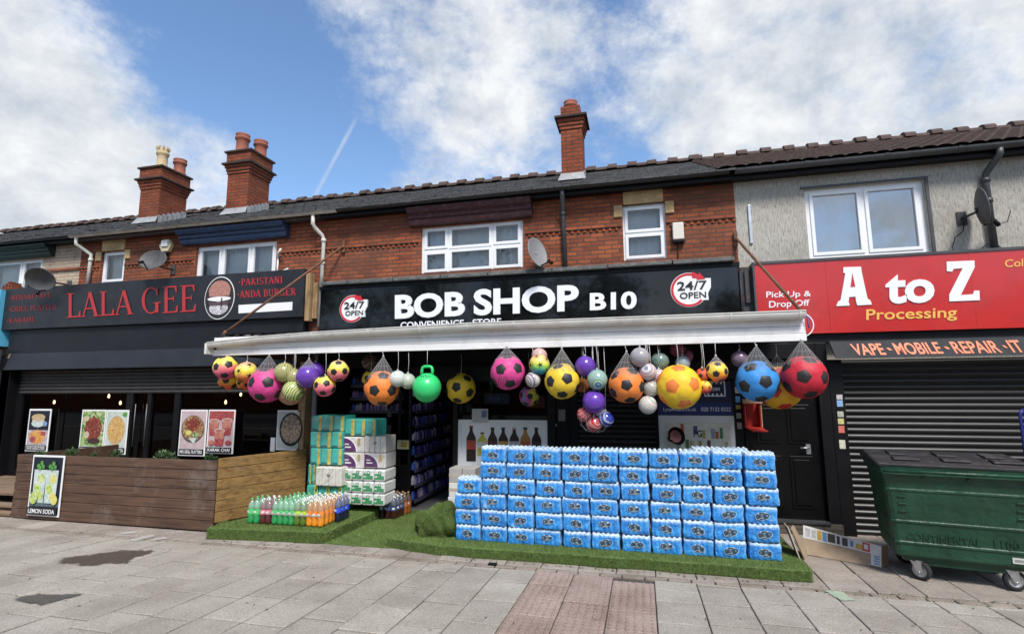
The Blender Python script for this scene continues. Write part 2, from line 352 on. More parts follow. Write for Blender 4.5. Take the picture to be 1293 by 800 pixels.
def render_mat():
    m, nt, b = nodes('rough_render'); v = cvec(nt)
    n1 = nnoise(nt, v, 30, 7, .75, (1.6, 1.6, .30)); n2 = nnoise(nt, v, 1.3, 5, .6)
    c = ramp(nt, n1, [(.34, (.20, .185, .16)), (.46, (.43, .41, .37)), (.66, (.58, .555, .51))])
    c = mixc(nt, .7, c, ramp(nt, n2, [(.3, (.72, .70, .66)), (.65, (1.05, 1.04, 1.02))]), 'MULTIPLY')
    nt.links.new(c, b.inputs['Base Color']); b.inputs['Roughness'].default_value = .95; b.inputs['Specular IOR Level'].default_value = .15
    bump(nt, b, n1, .02); MATS['rough_render'] = m; return m
RENDER = render_mat()
def wood_mat(name, c1, c2, ax, sc_=9., rough=.7, worn=0.):
    m, nt, b = nodes(name); v = cvec(nt); st = [14, 14, 14]; st[ax] = .9
    n = nnoise(nt, v, 1.7, 7, .62, tuple(st)); n2 = nnoise(nt, v, 1.1, 5, .6, (.7, .7, 4))
    c = ramp(nt, n, [(.28, c2), (.5, c1), (.75, tuple(x*1.35 for x in c1))])
    c = mixc(nt, .6, c, ramp(nt, n2, [(.3, (.6, .58, .56)), (.7, (1.25, 1.25, 1.25))]), 'MULTIPLY')
    if worn: c = mixc(nt, ramp(nt, nnoise(nt, v, 2.2, 6, .7), [(.52, (0, 0, 0)), (.75, (worn,)*3)]), c, (.30, .27, .24))
    nt.links.new(c, b.inputs['Base Color']); b.inputs['Roughness'].default_value = rough
    bump(nt, b, n, .004); MATS[name] = m; return m
WDK = wood_mat('stained_brown_timber', (.095, .05, .03), (.03, .017, .012), 0, worn=.35)
WLT = wood_mat('honey_timber', (.27, .155, .05), (.12, .06, .02), 1, worn=.1)
WDECK = wood_mat('deck_timber', (.22, .15, .095), (.10, .065, .045), 0, worn=.3)
WPOST = wood_mat('plain_timber', (.36, .24, .12), (.2, .12, .06), 2)
# ------------------------------------------------------------------ the ground
def slab_mat(name, a, b_, c_):
    m, nt, b = nodes(name); v = cvec(nt)
    at_ = nt.nodes.new('ShaderNodeAttribute'); at_.attribute_name = 'tone'
    c = ramp(nt, nnoise(nt, v, 1.6, 7, .68), [(.3, a), (.5, b_), (.72, c_)])
    c = mixc(nt, .8, c, ramp(nt, nnoise(nt, v, 130, 3, .8), [(.36, (.5, .5, .5)), (.5, (1, 1, 1)), (.64, (1.55, 1.52, 1.48))]), 'MULTIPLY')
    c = mixc(nt, .38, c, ramp(nt, nnoise(nt, v, 48, 4, .8), [(.36, (.62, .6, .58)), (.5, (1, 1, 1)), (.62, (1.35, 1.33, 1.3))]), 'MULTIPLY')
    c = mixc(nt, .85, c, ramp(nt, at_.outputs['Fac'], [(0, (.88, .87, .86)), (1, (1.09, 1.09, 1.09))]), 'MULTIPLY')
    gum = nt.nodes.new('ShaderNodeTexVoronoi'); gum.inputs['Scale'].default_value = 2.6; nt.links.new(v, gum.inputs['Vector'])
    c = mixc(nt, ramp(nt, gum.outputs['Distance'], [(.035, (.55,)*3), (.06, (0, 0, 0))]), c, (.10, .095, .09))
    nt.links.new(c, b.inputs['Base Color']); b.inputs['Roughness'].default_value = .88; b.inputs['Specular IOR Level'].default_value = .3
    bump(nt, b, nnoise(nt, v, 150, 4, .75), .004); MATS[name] = m; return m
SLABM = slab_mat('concrete_slab', (.25, .223, .19), (.315, .288, .25), (.37, .343, .302))
TACTM = slab_mat('buff_red_tactile', (.235, .170, .145), (.305, .232, .203), (.355, .28, .248))
JOINT = pm('joint_dirt', (.06, .053, .045), .95, .4, 8)
ASPH = pm('asphalt', (.05, .05, .052), .9, .3, 5, .004, 120)
GR0, SLP = 6.2, .045
def pz(y): return max(0., SLP*(GR0-y))
def tone_attr(o, tones):
    a = o.data.attributes.new('tone', 'FLOAT', 'FACE'); a.data.foreach_set('value', tones)
def slabs(name, cells, mat, gap=.011, hgt=.03, flat=False):
    mb = MB(); tones = []
    for x0, x1, y0, y1 in cells:
        g = gap/2; t = rnd.random(); dz = rnd.uniform(-.003, .003); tx = rnd.uniform(-.002, .002); ty = rnd.uniform(-.003, .003); e = .006; gy = g*1.7
        def P(x, y, d): return (x, y, (0 if flat else pz(y))+d+dz+(tx if x > (x0+x1)/2 else -tx)+(ty if y > (y0+y1)/2 else -ty))
        a = [(x0+g, y0+gy), (x1-g, y0+gy), (x1-g, y1-gy), (x0+g, y1-gy)]; b = [(x0+g+e, y0+gy+e), (x1-g-e, y0+gy+e), (x1-g-e, y1-gy-e), (x0+g+e, y1-gy-e)]
        vs = [P(x, y, -hgt) for x, y in a]+[P(x, y, -.005) for x, y in a]+[P(x, y, 0) for x, y in b]
        fs = [(8, 9, 10, 11)]+[(i, (i+1) % 4, (i+1) % 4+4, i+4) for i in range(4)]+[(i+4, (i+1) % 4+4, (i+1) % 4+8, i+8) for i in range(4)]
        mb.add(vs, fs); tones += [t]*9
    o = mb.build(name, mat, solid=False); tone_attr(o, tones); tag(o, kind='structure'); return o
def ground():
    mb = MB(); mb.quad((-80, GR0, -.02), (80, GR0, -.02), (80, 200, -.02), (-80, 200, -.02)); mb.quad((-80, -2.6, pz(-2.6)-.02), (80, -2.6, pz(-2.6)-.02), (80, GR0, -.02), (-80, GR0, -.02))
    tag(mb.build('ground', JOINT, solid=False), kind='structure')
    z = pz(-2.6)-.13
    mb = MB(); mb.quad((-300, -300, z), (300, -300, z), (300, -2.75, z), (-300, -2.75, z)); tag(mb.build('road', ASPH, solid=False), kind='structure')
    mb = MB(); mb.box(-80, 80, -2.75, -2.602, z-.1, pz(-2.6)); tag(mb.build('kerb', pm('kerb_stone', (.32, .31, .29), .85, .2, 4, .003, 60), bevel=.02), kind='structure')
    x0 = -1.225; w = .427; cells = []; tact = []
    for i in range(-30, 22):
        xa = x0+i*w; y = GR0-.13-(.3 if i % 2 else .0)-.08*((i*7) % 3)
        if i in (0, 1, 2):
            y = GR0-.14-(.12 if i == 2 else .0)
            while y > 1.0: tact.append((xa, xa+w, y-.43, y)); y -= .43
            continue
        cells.append((xa, xa+w, y, GR0-.13)); L0 = .56 if i < 0 else .52
        while y > .6: l = L0*(1 if rnd.random() < .85 else .66); cells.append((xa, xa+w, y-l, y)); y -= l
    slabs('pavement', cells, SLABM)
    o = slabs('tactile_paving', tact, TACTM)
    mb = MB()
    for xa, xb, ya, yb in tact:
        for a in range(6):
            for b in range(6):
                x = xa+(a+.5)*(xb-xa)/6; y = ya+(b+.5)*(yb-ya)/6
                mb.lathe([(.0185, 0), (.0145, .0075), (.0001, .0085)], 8, Matrix.Translation((x, y, pz(y)-.0005)))
    d = mb.build('paving_blister', slab_mat('worn_blister', (.19, .138, .118), (.26, .196, .17), (.32, .25, .22)), o, solid=False); tone_attr(d, [.35]*len(mb.f)); tag(d, kind='stuff')
    cells = []; x = -13.
    while x < 8.5: cells.append((x, x+.235, GR0-.125, GR0-.015)); x += .24
    slabs('brick_edging', cells, slab_mat('brown_paver', (.17, .135, .11), (.25, .21, .175), (.31, .27, .23)))
    cells = []
    for i in range(-34, 24):
        xa = -1.225+i*w+.02; y = GR0
        while y < 8.6:
            l = .55; cells.append((xa, xa+w, y, min(8.6, y+l))); y += l
    slabs('forecourt', cells, slab_mat('forecourt_slab', (.19, .16, .14), (.28, .245, .215), (.36, .32, .285)), flat=True)
    def smat(name, c0, c1, rough, dens=.9):
        m, nt, b = nodes(name); v = cvec(nt); at_ = nt.nodes.new('ShaderNodeAttribute'); at_.attribute_name = 'soak'
        nt.links.new(ramp(nt, nnoise(nt, v, 30, 5, .7), [(.3, c0), (.7, c1)]), b.inputs['Base Color']); b.inputs['Roughness'].default_value = rough
        f = math_(nt, 'ADD', at_.outputs['Fac'], math_(nt, 'MULTIPLY', math_(nt, 'SUBTRACT', nnoise(nt, v, 7, 8, .75), .5), 2.6)); r_ = ramp(nt, f, [(.18, (0, 0, 0)), (.40, (dens,)*3)]); nt.links.new(r_, b.inputs['Alpha']); return m
    dk = smat('spill_stain', (.045, .032, .023), (.115, .088, .066), .6, .85)
    def stain(pts, m, z=.009):
        mb = MB(); c = sum((Vector(p) for p in pts), Vector())/len(pts); V = [(c.x, c.y, pz(c.y)+z)]; A = [1.]; n = len(pts); k = 8
        B = [Vector(pts[i]).lerp(Vector(pts[(i+1) % n]), j/4) for i in range(n) for j in range(4)]; N = len(B)
        for f, a in ((.6, 1.), (.9, .45), (1.15, 0.)):
            for q in B: w = c+(q-c)*f; V.append((w.x, w.y, pz(w.y)+z)); A.append(a)
        F = [(0, 1+i, 1+(i+1) % N) for i in range(N)]+[(1+r*N+i, 1+r*N+(i+1) % N, 1+(r+1)*N+(i+1) % N, 1+(r+1)*N+i) for r in range(2) for i in range(N)]
        mb.add(V, F); o = mb.build('ground_stain', m, solid=False); t = o.data.attributes.new('soak', 'FLOAT', 'POINT'); t.data.foreach_set('value', A); return o
    s1 = stain([gz(x, y, .0) for x, y in ((72, 718), (82, 710), (112, 705), (146, 699), (170, 697), (200, 697.5), (186, 703), (165, 709), (160, 716), (140, 717), (106, 721.5), (90, 718))], dk); tag(s1, kind='structure'); s1.name = 'large_ground_stain'
    s2 = stain([gz(x, y, .05) for x, y in ((11, 765), (32, 759), (48, 756), (66, 757), (105, 755), (88, 761), (70, 768), (50, 771.5), (32, 768))], smat('spill_stain_grey', (.055, .048, .042), (.11, .10, .09), .75)); tag(s2, kind='structure')
    s3 = stain([gz(x, y, .03) for x, y in ((1040, 742), (1062, 743), (1080, 756), (1062, 757))], smat('pale_spill', (.26, .32, .22), (.40, .48, .36), .8)); tag(s3, kind='structure')
    for q in (((162, 682), (190, 674), (196, 676), (170, 684)), ((188, 681), (208, 677), (212, 679), (192, 683)), ((150, 672), (172, 670), (174, 672), (154, 674))):
        tag(stain([gz(x, y, .01) for x, y in q], smat('old_white_paint', (.42, .40, .37), (.58, .56, .52), .8, .6)), kind='structure')
    # weeds in the edge joints and bits of litter
    wm = pm('weed_green', (.07, .12, .03), .7, .4, 20); mb = MB()
    for x0_, x1_, n in ((-6.0, -3.4, 40), (-2.6, 1.75, 110), (1.8, 4.2, 60)):
        for i in range(n):
            x = rnd.uniform(x0_, x1_); y = (6.30 if x > -3.3 else 6.28)-abs(rnd.gauss(0, .035)) if x < 1.75 else rnd.choice((6.19, 6.08))+rnd.gauss(0, .012)
            for j in range(4): a = rnd.uniform(0, 6.3); l = rnd.uniform(.012, .035); mb.add([(x, y, .0), (x+.006*math.cos(a+1.5), y+.006*math.sin(a+1.5), .0), (x+l*math.cos(a), y+l*math.sin(a), l*.8)], [(0, 1, 2)])
    tag(mb.build('joint_weeds', wm, solid=False), kind='stuff')
    mb = MB()
    for i in range(260):
        x = rnd.uniform(-8, 5); y = 1.8+4.4*rnd.random()**.6; l = rnd.uniform(.006, .018); a = rnd.uniform(0, 6.3); z = pz(y)+.006
        mb.add([(x-l*math.cos(a), y-l*math.sin(a), z), (x+l*.4*math.sin(a), y-l*.4*math.cos(a), z+.003), (x+l*math.cos(a), y+l*math.sin(a), z+.002), (x-l*.4*math.sin(a), y+l*.4*math.cos(a), z)], [(0, 1, 2, 3)], rnd.randrange(3))
    tag(mb.build('ground_litter', [pm('litter_brown', (.09, .06, .035), .8), pm('litter_pale', (.5, .47, .42), .8), pm('litter_dark', (.03, .027, .025), .8)], solid=False), kind='stuff')
ground()
# ------------------------------------------------------------------ the terrace
YW = 8.5; EY, EZ = 8.24, 5.36; RY, RZ = 12., 7.14; RS = (RZ-EZ)/(RY-EY)
XA, XB, XC = -11.8, -5.76, 1.55          # party lines of the four houses
def roofz(y): return EZ+RS*(y-EY)
def wall(mb, x0, x1, z0, z1, y, holes, rev=.11, m=0):
    xs = sorted({x0, x1, *[h[0] for h in holes], *[h[1] for h in holes]}); zs = sorted({z0, z1, *[h[2] for h in holes], *[h[3] for h in holes]})
    for i in range(len(xs)-1):
        for k in range(len(zs)-1):
            cx, cz = (xs[i]+xs[i+1])/2, (zs[k]+zs[k+1])/2
            if any(h[0] < cx < h[1] and h[2] < cz < h[3] for h in holes): continue
            mb.quad((xs[i], y, zs[k]), (xs[i+1], y, zs[k]), (xs[i+1], y, zs[k+1]), (xs[i], y, zs[k+1]), m)
    for a, b, c, d in holes:
        for p, q in (((a, c), (b, c)), ((b, c), (b, d)), ((b, d), (a, d)), ((a, d), (a, c))):
            mb.quad((p[0], y, p[1]), (q[0], y, q[1]), (q[0], y+rev, q[1]), (p[0], y+rev, p[1]), m)
def window(par, x0, x1, z0, z1, y, panes, fr=.055, curtain=True, name='window', mat=None, sash=.035, glass=None):
    """panes: (u0,u1,v0,v1) metres-free fractions of the opening"""
    mat = mat or UPVC; w, h = x1-x0, z1-z0; P = [(x0+a*w, x0+b*w, z0+c*h, z0+d*h) for a, b, c, d in panes]
    mb = MB(); xs = sorted({x0, x1, *[p[0] for p in P], *[p[1] for p in P]}); zs = sorted({z0, z1, *[p[2] for p in P], *[p[3] for p in P]})
    for i in range(len(xs)-1):
        for k in range(len(zs)-1):
            cx, cz = (xs[i]+xs[i+1])/2, (zs[k]+zs[k+1])/2
            if any(p[0] < cx < p[1] and p[2] < cz < p[3] for p in P): continue
            mb.box(xs[i], xs[i+1], y, y+.07, zs[k], zs[k+1])
    for a, b, c, d in P:                               # opening sashes stand a little proud of the frame
        s = sash; e = .012
        for q in ((a-e, a+s, c-e, d+e), (b-s, b+e, c-e, d+e), (a+s, b-s, c-e, c+s), (a+s, b-s, d-s, d+e)): mb.box(q[0], q[1], y-.016, y+.055, q[2], q[3])
    f = mb.build(name, mat, par)
    for a, b, c, d in P:
        g = MB(); g.quad((a+sash-.005, y+.02, c+sash-.005), (b-sash+.005, y+.02, c+sash-.005), (b-sash+.005, y+.02, d-sash+.005), (a+sash-.005, y+.02, d-sash+.005)); g.build('pane', glass or GLASS, f, solid=False)
    if curtain:
        c = MB(); n = int(w/.02)
        pts = [(x0+w*i/n, y+.16+.016*math.sin(i*.9+.6*math.sin(i*.23))) for i in range(n+1)]
        c.add([(x, yy, z0) for x, yy in pts]+[(x, yy, z1) for x, yy in pts], [(i, i+1, i+n+2, i+n+1) for i in range(n)], 0, True); c.build('curtain', CURT, f, solid=False)
    return f
def gutter(par, x0, x1, mat, y=EY, z=EZ, r=.062, name='gutter', joints=()):
    mb = MB(); n = 8; prof = [(y+r*math.cos(math.pi+math.pi*i/n), z+r*math.sin(math.pi+math.pi*i/n)) for i in range(n+1)]
    prof2 = [(y+(r-.006)*math.cos(2*math.pi-math.pi*i/n), z+(r-.006)*math.sin(2*math.pi-math.pi*i/n)) for i in range(n+1)]
    mb.prism([(x0, a, b) for a, b in prof+prof2], (x1-x0, 0, 0), sm=False)
    for j in joints:
        q = [(y+(r+.008)*math.cos(math.pi+math.pi*i/n), z+.004+(r+.008)*math.sin(math.pi+math.pi*i/n)) for i in range(n+1)]; q2 = [(y+(r+.001)*math.cos(2*math.pi-math.pi*i/n), z+.004+(r+.001)*math.sin(2*math.pi-math.pi*i/n)) for i in range(n+1)]
        mb.prism([(j, a, b) for a, b in q+q2], (.05, 0, 0))
    return mb.build(name, mat, par)
def pipe(par, pts, r, mat, name='downpipe', collars=()):
    mb = MB(); P = []
    for i, p in enumerate(pts): P.append(Vector(p))
    mb.tube(P, r, 10)
    for c in collars: mb.lathe([(r+.001, -.03), (r+.012, -.028), (r+.012, .028), (r+.001, .03)], 12, Matrix.Translation(c))
    return mb.build(name, mat, par)
def roof(par, x0, x1, mat, ribs=0.):
    mb = MB(); n = 40
    if ribs:                                            # profiled concrete tiles: rolls down the slope, courses across it
        nx = int((x1-x0)/ribs)*6; ny = 13; vs = []
        for k in range(ny):
            for st in (0, 1):
                y = EY-.09+(RY-EY+.09)*(k+st)/ny; lift = .03 if st == 0 else 0.
                for i in range(nx+1): vs.append((x0+(x1-x0)*i/nx, y, roofz(y)+.035+lift+.022*abs(math.sin(math.pi*i/6))**.6))
        W_ = nx+1; fs = [(r*W_+i, r*W_+i+1, (r+1)*W_+i+1, (r+1)*W_+i) for r in range(2*ny-1) for i in range(nx)]
        mb.add(vs, fs)
    else:
        ny = 20
        for k in range(ny):
            ya = EY-.09+(RY-EY+.09)*k/ny; yb = EY-.09+(RY-EY+.09)*(k+1)/ny; x = x0-rnd.uniform(0, .2)
            while x < x1:
                xb = min(x+.27, x1); a = max(x, x0)
                j = rnd.uniform(-.006, .012); t = rnd.uniform(0, .012)
                mb.add([(a, ya+j, roofz(ya)+.03+t), (xb-.004, ya+j, roofz(ya)+.03+t+rnd.uniform(-.004, .006)), (xb-.004, yb+.06, roofz(yb)+.036), (a, yb+.06, roofz(yb)+.036), (a, ya+j, roofz(ya)+.012), (xb-.004, ya+j, roofz(ya)+.012)],
                       [(0, 1, 2, 3), (4, 5, 1, 0)]); x += .27
    r = mb.build('roof', mat, par, solid=False)
    mb = MB(); mb.quad((x0, EY-.05, roofz(EY-.05)), (x1, EY-.05, roofz(EY-.05)), (x1, RY, RZ), (x0, RY, RZ)); mb.quad((x0, RY, RZ), (x1, RY, RZ), (x1, RY+4, EZ), (x0, RY+4, EZ)); mb.build('roof_deck', DEEP, r, solid=False)
    return r
def ridge(par, x0, x1, mat, step=.47, lip=.21):
    mb = MB(); x = x0
    while x < x1-.05:                                   # half-round caps with a raised lip on every joint
        xb = min(x+step*rnd.uniform(.94, 1.06), x1); jz = rnd.uniform(-.012, .012)
        for a, b, rr in ((x, xb, .10), (x, min(x+lip, x1), .15)):
            n = 8; mb.prism([(a, RY+rr*1.15*math.cos(math.pi*i/n), RZ+.02+jz+rr*math.sin(math.pi*i/n)) for i in range(n+1)], (b-a, 0, rnd.uniform(-.008, .008)))
        x = xb
    return mb.build('ridge', mat, par)
def chimney(par, x0, x1, y0, y1, ztop, mat, pots, capn=2):
    h = MB(); h.box(x0, x1, y0, y1, roofz(y0)-.4, ztop)
    ch = h.build('chimney', mat, par)
    m2 = pm('sooty_weathering', (.045, .03, .025), .9, .4, 9)
    c = MB(); zt = ztop
    for k, (z, e) in enumerate(((ztop-.30, .018), (ztop-.23, .036), (ztop-.16, .055))): c.box(x0-e, x1+e, y0-e, y1+e, z, z+.068)
    c.box(x0-.105, x1+.105, y0-.105, y1+.105, ztop-.09, ztop-.05, 1)
    if capn > 1: c.box(x0-.035, x1+.035, y0-.035, y1+.035, ztop-.05, ztop+.20); c.box(x0-.075, x1+.075, y0-.075, y1+.075, ztop+.20, ztop+.24, 1)
    c.build('oversailing_course', [mat, m2], ch)
    f = MB(); e = .012; f.prism([(x0-e-.05, y0-.10, roofz(y0-.1)+.055), (x1+e+.05, y0-.10, roofz(y0-.1)+.055), (x1+e, y0-e, roofz(y0)+.17), (x0-e, y0-e, roofz(y0)+.17)], (0, -.006, .006))
    n = 6
    for k in range(n):
        ya = y0+(y1-y0)*k/n; yb = y0+(y1-y0)*(k+1)/n
        for xx in (x1, x0-e): f.box(xx, xx+e, ya, yb+.01, roofz(ya)-.02, roofz(yb)+.16)
    f.build('flashing', LEAD, ch)
    for px, py, r, hh, pmat, crown in pots:
        p = MB(); z = ztop+(.245 if capn > 1 else -.035)
        p.lathe([(r*1.08, -.02), (r*1.08, .05), (r*.93, .07), (r*.90, hh*.62), (r*.98, hh*.68), (r*1.12, hh*.74), (r*1.12, hh*.82), (r, hh*.85), (r, hh*.92), (r*1.1, hh), (r*.85, hh), (r*.8, hh*.6)], 18, Matrix.Translation((px, py, z)))
        if crown:
            for k in range(9): a = 2*math.pi*k/9; p.box(px+r*math.cos(a)-.02, px+r*math.cos(a)+.02, py+r*math.sin(a)-.02, py+r*math.sin(a)+.02, z+hh-.01, z+hh+.05)
        p.build('chimney_pot', pmat, ch)
    return ch
TERRA = pm('terracotta', (.27, .085, .05), .8, .3, 5, .003, 40); BUFFPOT = pm('buff_clay', (.50, .38, .22), .8, .25, 5, .003, 40)
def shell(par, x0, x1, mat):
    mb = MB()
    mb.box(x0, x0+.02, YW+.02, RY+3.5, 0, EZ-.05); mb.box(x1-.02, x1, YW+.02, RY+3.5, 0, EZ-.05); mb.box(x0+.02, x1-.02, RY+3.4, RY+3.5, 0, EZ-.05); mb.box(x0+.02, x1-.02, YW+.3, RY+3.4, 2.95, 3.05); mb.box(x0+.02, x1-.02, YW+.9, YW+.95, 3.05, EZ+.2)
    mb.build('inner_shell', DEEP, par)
def dentils(par, x0, x1, z, holes, mat):
    segs = []; cur = x0
    for a, b in sorted(holes): segs.append((cur, a)); cur = b
    segs.append((cur, x1))
    for a, b in segs:
        mb = MB(); mb.box(a, b, YW-.03, YW-.002, z+.055, z+.095)
        x = a+.03
        while x < b-.05: mb.prism([(x, YW-.002, z), (x+.035, YW-.026, z), (x+.07, YW-.002, z)], (0, 0, .056)); x += .105
        mb.build('dentil_course', mat, par)
def bay_head(par, x0, x1, z0, z1, mat):                  # a moulded timber head over a wide window
    mb = MB(); h = z1-z0
    pr = [(YW, z0), (YW-.10, z0), (YW-.12, z0+h*.18), (YW-.12, z0+h*.36), (YW-.16, z0+h*.40), (YW-.16, z0+h*.62), (YW-.22, z0+h*.68), (YW-.25, z0+h*.9), (YW-.25, z1), (YW, z1)]
    mb.prism([(x0, a, b) for a, b in pr], (x1-x0, 0, 0))
    return mb.build('timber_head', mat, par, bevel=.006)
def stone_head(par, x0, x1, z0, z1):
    mb = MB(); mb.box(x0+.02, x1-.02, YW-.03, YW+.05, z1+.004, z1+.25); mb.box(x0-.14, x0-.002, YW-.03, YW+.05, z1-.20, z1); mb.box(x1+.002, x1+.14, YW-.03, YW+.05, z1-.20, z1)
    return mb.build('stone_lintel', STONE, par, bevel=.008)
SLT = [(.13, .87, .06, .94)]
# ---- brick house in the middle
def house_mid():
    h = thing('terraced_shop', 'red brick shop house with black slate roof and maroon timber above its upstairs window', 'building', ((XB+XC)/2, YW, 0))
    wn = (-3.78, -1.88, 4.10, 4.95); sn = (-.19, .49, 4.10, 5.04)
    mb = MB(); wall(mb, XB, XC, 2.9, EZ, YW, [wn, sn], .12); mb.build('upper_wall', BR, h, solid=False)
    window(h, *wn, YW+.05, [(.035, .255, .04, .45), (.035, .255, .54, .96), (.285, .69, .04, .47), (.285, .69, .52, .96), (.72, .965, .04, .47), (.72, .965, .54, .96)])
    window(h, *sn, YW+.06, [(.07, .93, .05, .46), (.07, .93, .52, .95)])
    stone_head(h, *sn)
    mm = pm('peeling_maroon_paint', (.055, .015, .018), .7, .5, 14, .003, 40, stretch=(.4, 1, 5), dirt=((.12, .08, .075), 11, .55)); bay_head(h, -3.98, -1.70, 4.97, 5.27, mm)
    dentils(h, XB+.01, XC-.01, 4.62, [(wn[0]-.05, wn[1]+.05), (sn[0]-.02, sn[1]+.02)], BR)
    roof(h, XB, XC, SLATE); ridge(h, XB, XC, RIDGE)
    gutter(h, XB+.42, XC-.1, GUTB, joints=(-4.3, -2.2, -.2))
    mb = MB(); mb.box(XB, XC, EY+.07, EY+.10, EZ-.12, EZ+.03); mb.box(XB, XC, EY+.10, YW-.001, EZ-.11, EZ-.08); mb.build('eaves_board', BLACKP, h)
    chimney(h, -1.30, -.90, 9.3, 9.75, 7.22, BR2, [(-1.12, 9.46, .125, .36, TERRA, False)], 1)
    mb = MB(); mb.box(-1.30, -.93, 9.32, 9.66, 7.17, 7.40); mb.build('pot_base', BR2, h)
    pipe(h, [(-1.15, EY, EZ-.05), (-1.15, EY, EZ-.14), (-1.17, 8.42, EZ-.34), (-1.17, 8.44, EZ-.42), (-1.15, 8.44, 4.0)], .04, GUTG, collars=[(-1.17, 8.44, EZ-.40)])
    shell(h, XB, XC, DEEP)
    return h
H_MID = house_mid()
def house_right():
    h = thing('terraced_shop', 'shop house in rough grey render with brown tiled roof and wide white upstairs window', 'building', (5, YW, 0))
    wn = (2.55, 4.14, 3.95, 5.04)
    mb = MB(); wall(mb, XC, 9., 2.4, EZ+.02, YW, [wn], .12); mb.build('upper_wall', RENDER, h, solid=False)
    window(h, *wn, YW+.06, [(.055, .475, .06, .94), (.525, .945, .06, .94)], glass=GLASSR)
    mb = MB(); mb.box(2.5, 4.19, YW-.02, YW-.002, 5.045, 5.075); mb.box(4.145, 4.185, YW-.02, YW-.002, 3.95, 5.045); mb.build('window_drip', GUTG, h)
    TB = pm('brown_concrete_tile', (.056, .035, .029), .9, .45, 9, .004, 50, dirt=((.03, .022, .02), 6, .7)); roof(h, XC-.25, 9., TB, .19); ridge(h, XC-.2, 9., RIDGE, .47, .2)
    gutter(h, XC-.02, 9., GUTG, r=.068, joints=(2.5, 3.55, 4.45))
    mb = MB(); mb.box(XC, 9., EY+.08, EY+.11, EZ-.12, EZ+.03); mb.box(XC, 9., EY+.11, YW-.001, EZ-.11, EZ-.08); mb.build('eaves_board', BLACKP, h)
    x = 4.86; pipe(h, [(x+.10, EY, EZ-.06), (x+.10, EY+.01, EZ-.14), (x+.08, EY+.05, EZ-.19), (x+.01, 8.42, EZ-.34), (x, 8.44, EZ-.42), (x, 8.44, 3.85)], .043, GUTG, collars=[(x, 8.44, EZ-.44), (x, 8.44, 4.62)])
    mb = MB(); mb.box(1.73, 1.775, YW-.03, YW-.002, 4.24, 4.86); mb.build('conduit', STEEL, h, bevel=.006)
    shell(h, XC, 9., DEEP)
    return h
H_RIGHT = house_right()
def house_left():
    h = thing('terraced_shop', 'red brick shop house with two big chimneys and blue timber above its upstairs window', 'building', ((XA+XB)/2, YW, 0))
    wn = (-8.73, -6.83, 4.10, 4.95); sn = (-11.22, -10.57, 4.10, 5.02)
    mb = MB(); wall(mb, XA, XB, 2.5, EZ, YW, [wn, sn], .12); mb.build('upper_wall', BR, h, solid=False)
    window(h, *wn, YW+.05, [(.04, .30, .06, .94), (.335, .665, .06, .94), (.70, .96, .06, .94)])
    window(h, *sn, YW+.06, [(.09, .91, .30, .95), (.09, .91, .05, .25)])
    stone_head(h, *sn)
    bb = pm('blue_gloss_paint', (.018, .045, .11), .5, .4, 8, dirt=((.06, .07, .09), 7, .5)); bay_head(h, -9.05, -6.55, 4.99, 5.26, bb)
    dentils(h, XA+.01, XB-.01, 4.62, [(wn[0]-.05, wn[1]+.05), (sn[0]-.02, sn[1]+.02)], BR)
    roof(h, XA, XB, SLATE); ridge(h, XA, XB, RIDGE)
    gutter(h, XA+.0, XB+.40, GUTW, joints=(-9.9, -8, -6.5))
    mb = MB(); mb.box(XA, XB, EY+.07, EY+.10, EZ-.12, EZ+.03); mb.box(XA, XB, EY+.10, YW-.001, EZ-.11, EZ-.08); mb.build('eaves_board', pm('dark_brown_paint', (.05, .03, .025), .6, .3, 6), h)
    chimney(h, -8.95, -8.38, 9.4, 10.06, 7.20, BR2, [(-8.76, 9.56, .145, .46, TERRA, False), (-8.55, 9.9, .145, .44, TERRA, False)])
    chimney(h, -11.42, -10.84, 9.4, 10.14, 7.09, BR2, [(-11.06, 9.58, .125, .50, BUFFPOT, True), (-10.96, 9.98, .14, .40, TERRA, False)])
    x = -5.86; pipe(h, [(x, EY, EZ-.05), (x, EY, EZ-.24), (x+.03, EY+.03, EZ-.31), (x+.10, 8.40, EZ-.42), (x+.12, 8.43, EZ-.50), (x+.10, 8.43, 3.2)], .036, GUTW, collars=[(x+.12, 8.43, EZ-.52), (x+.11, 8.43, 4.4)])
    pipe(h, [(-11.62, EY, EZ-.05), (-11.62, EY, EZ-.20), (-11.52, 8.36, EZ-.31), (-11.2+.0-.22, 8.43, EZ-.40), (-11.42, 8.43, EZ-.5), (-11.44, 8.43, 4.2)], .036, GUTW, collars=[(-11.42, 8.43, EZ-.52)])
    mb = MB()                                            # white overflow pipes beside the window
    mb.tube([(-6.74, 8.5, 4.62), (-6.74, 8.42, 4.63), (-6.62, 8.36, 4.72)], .022, 8); mb.tube([(-6.70, 8.49, 4.30), (-6.50, 8.44, 4.34)], .02, 8); mb.tube([(-6.76, 8.47, 4.2), (-6.76, 8.47, 4.62)], .018, 8); mb.build('overflow_pipe', UPVC, h)
    shell(h, XA, XB, DEEP)
    return h
H_LEFT = house_left()
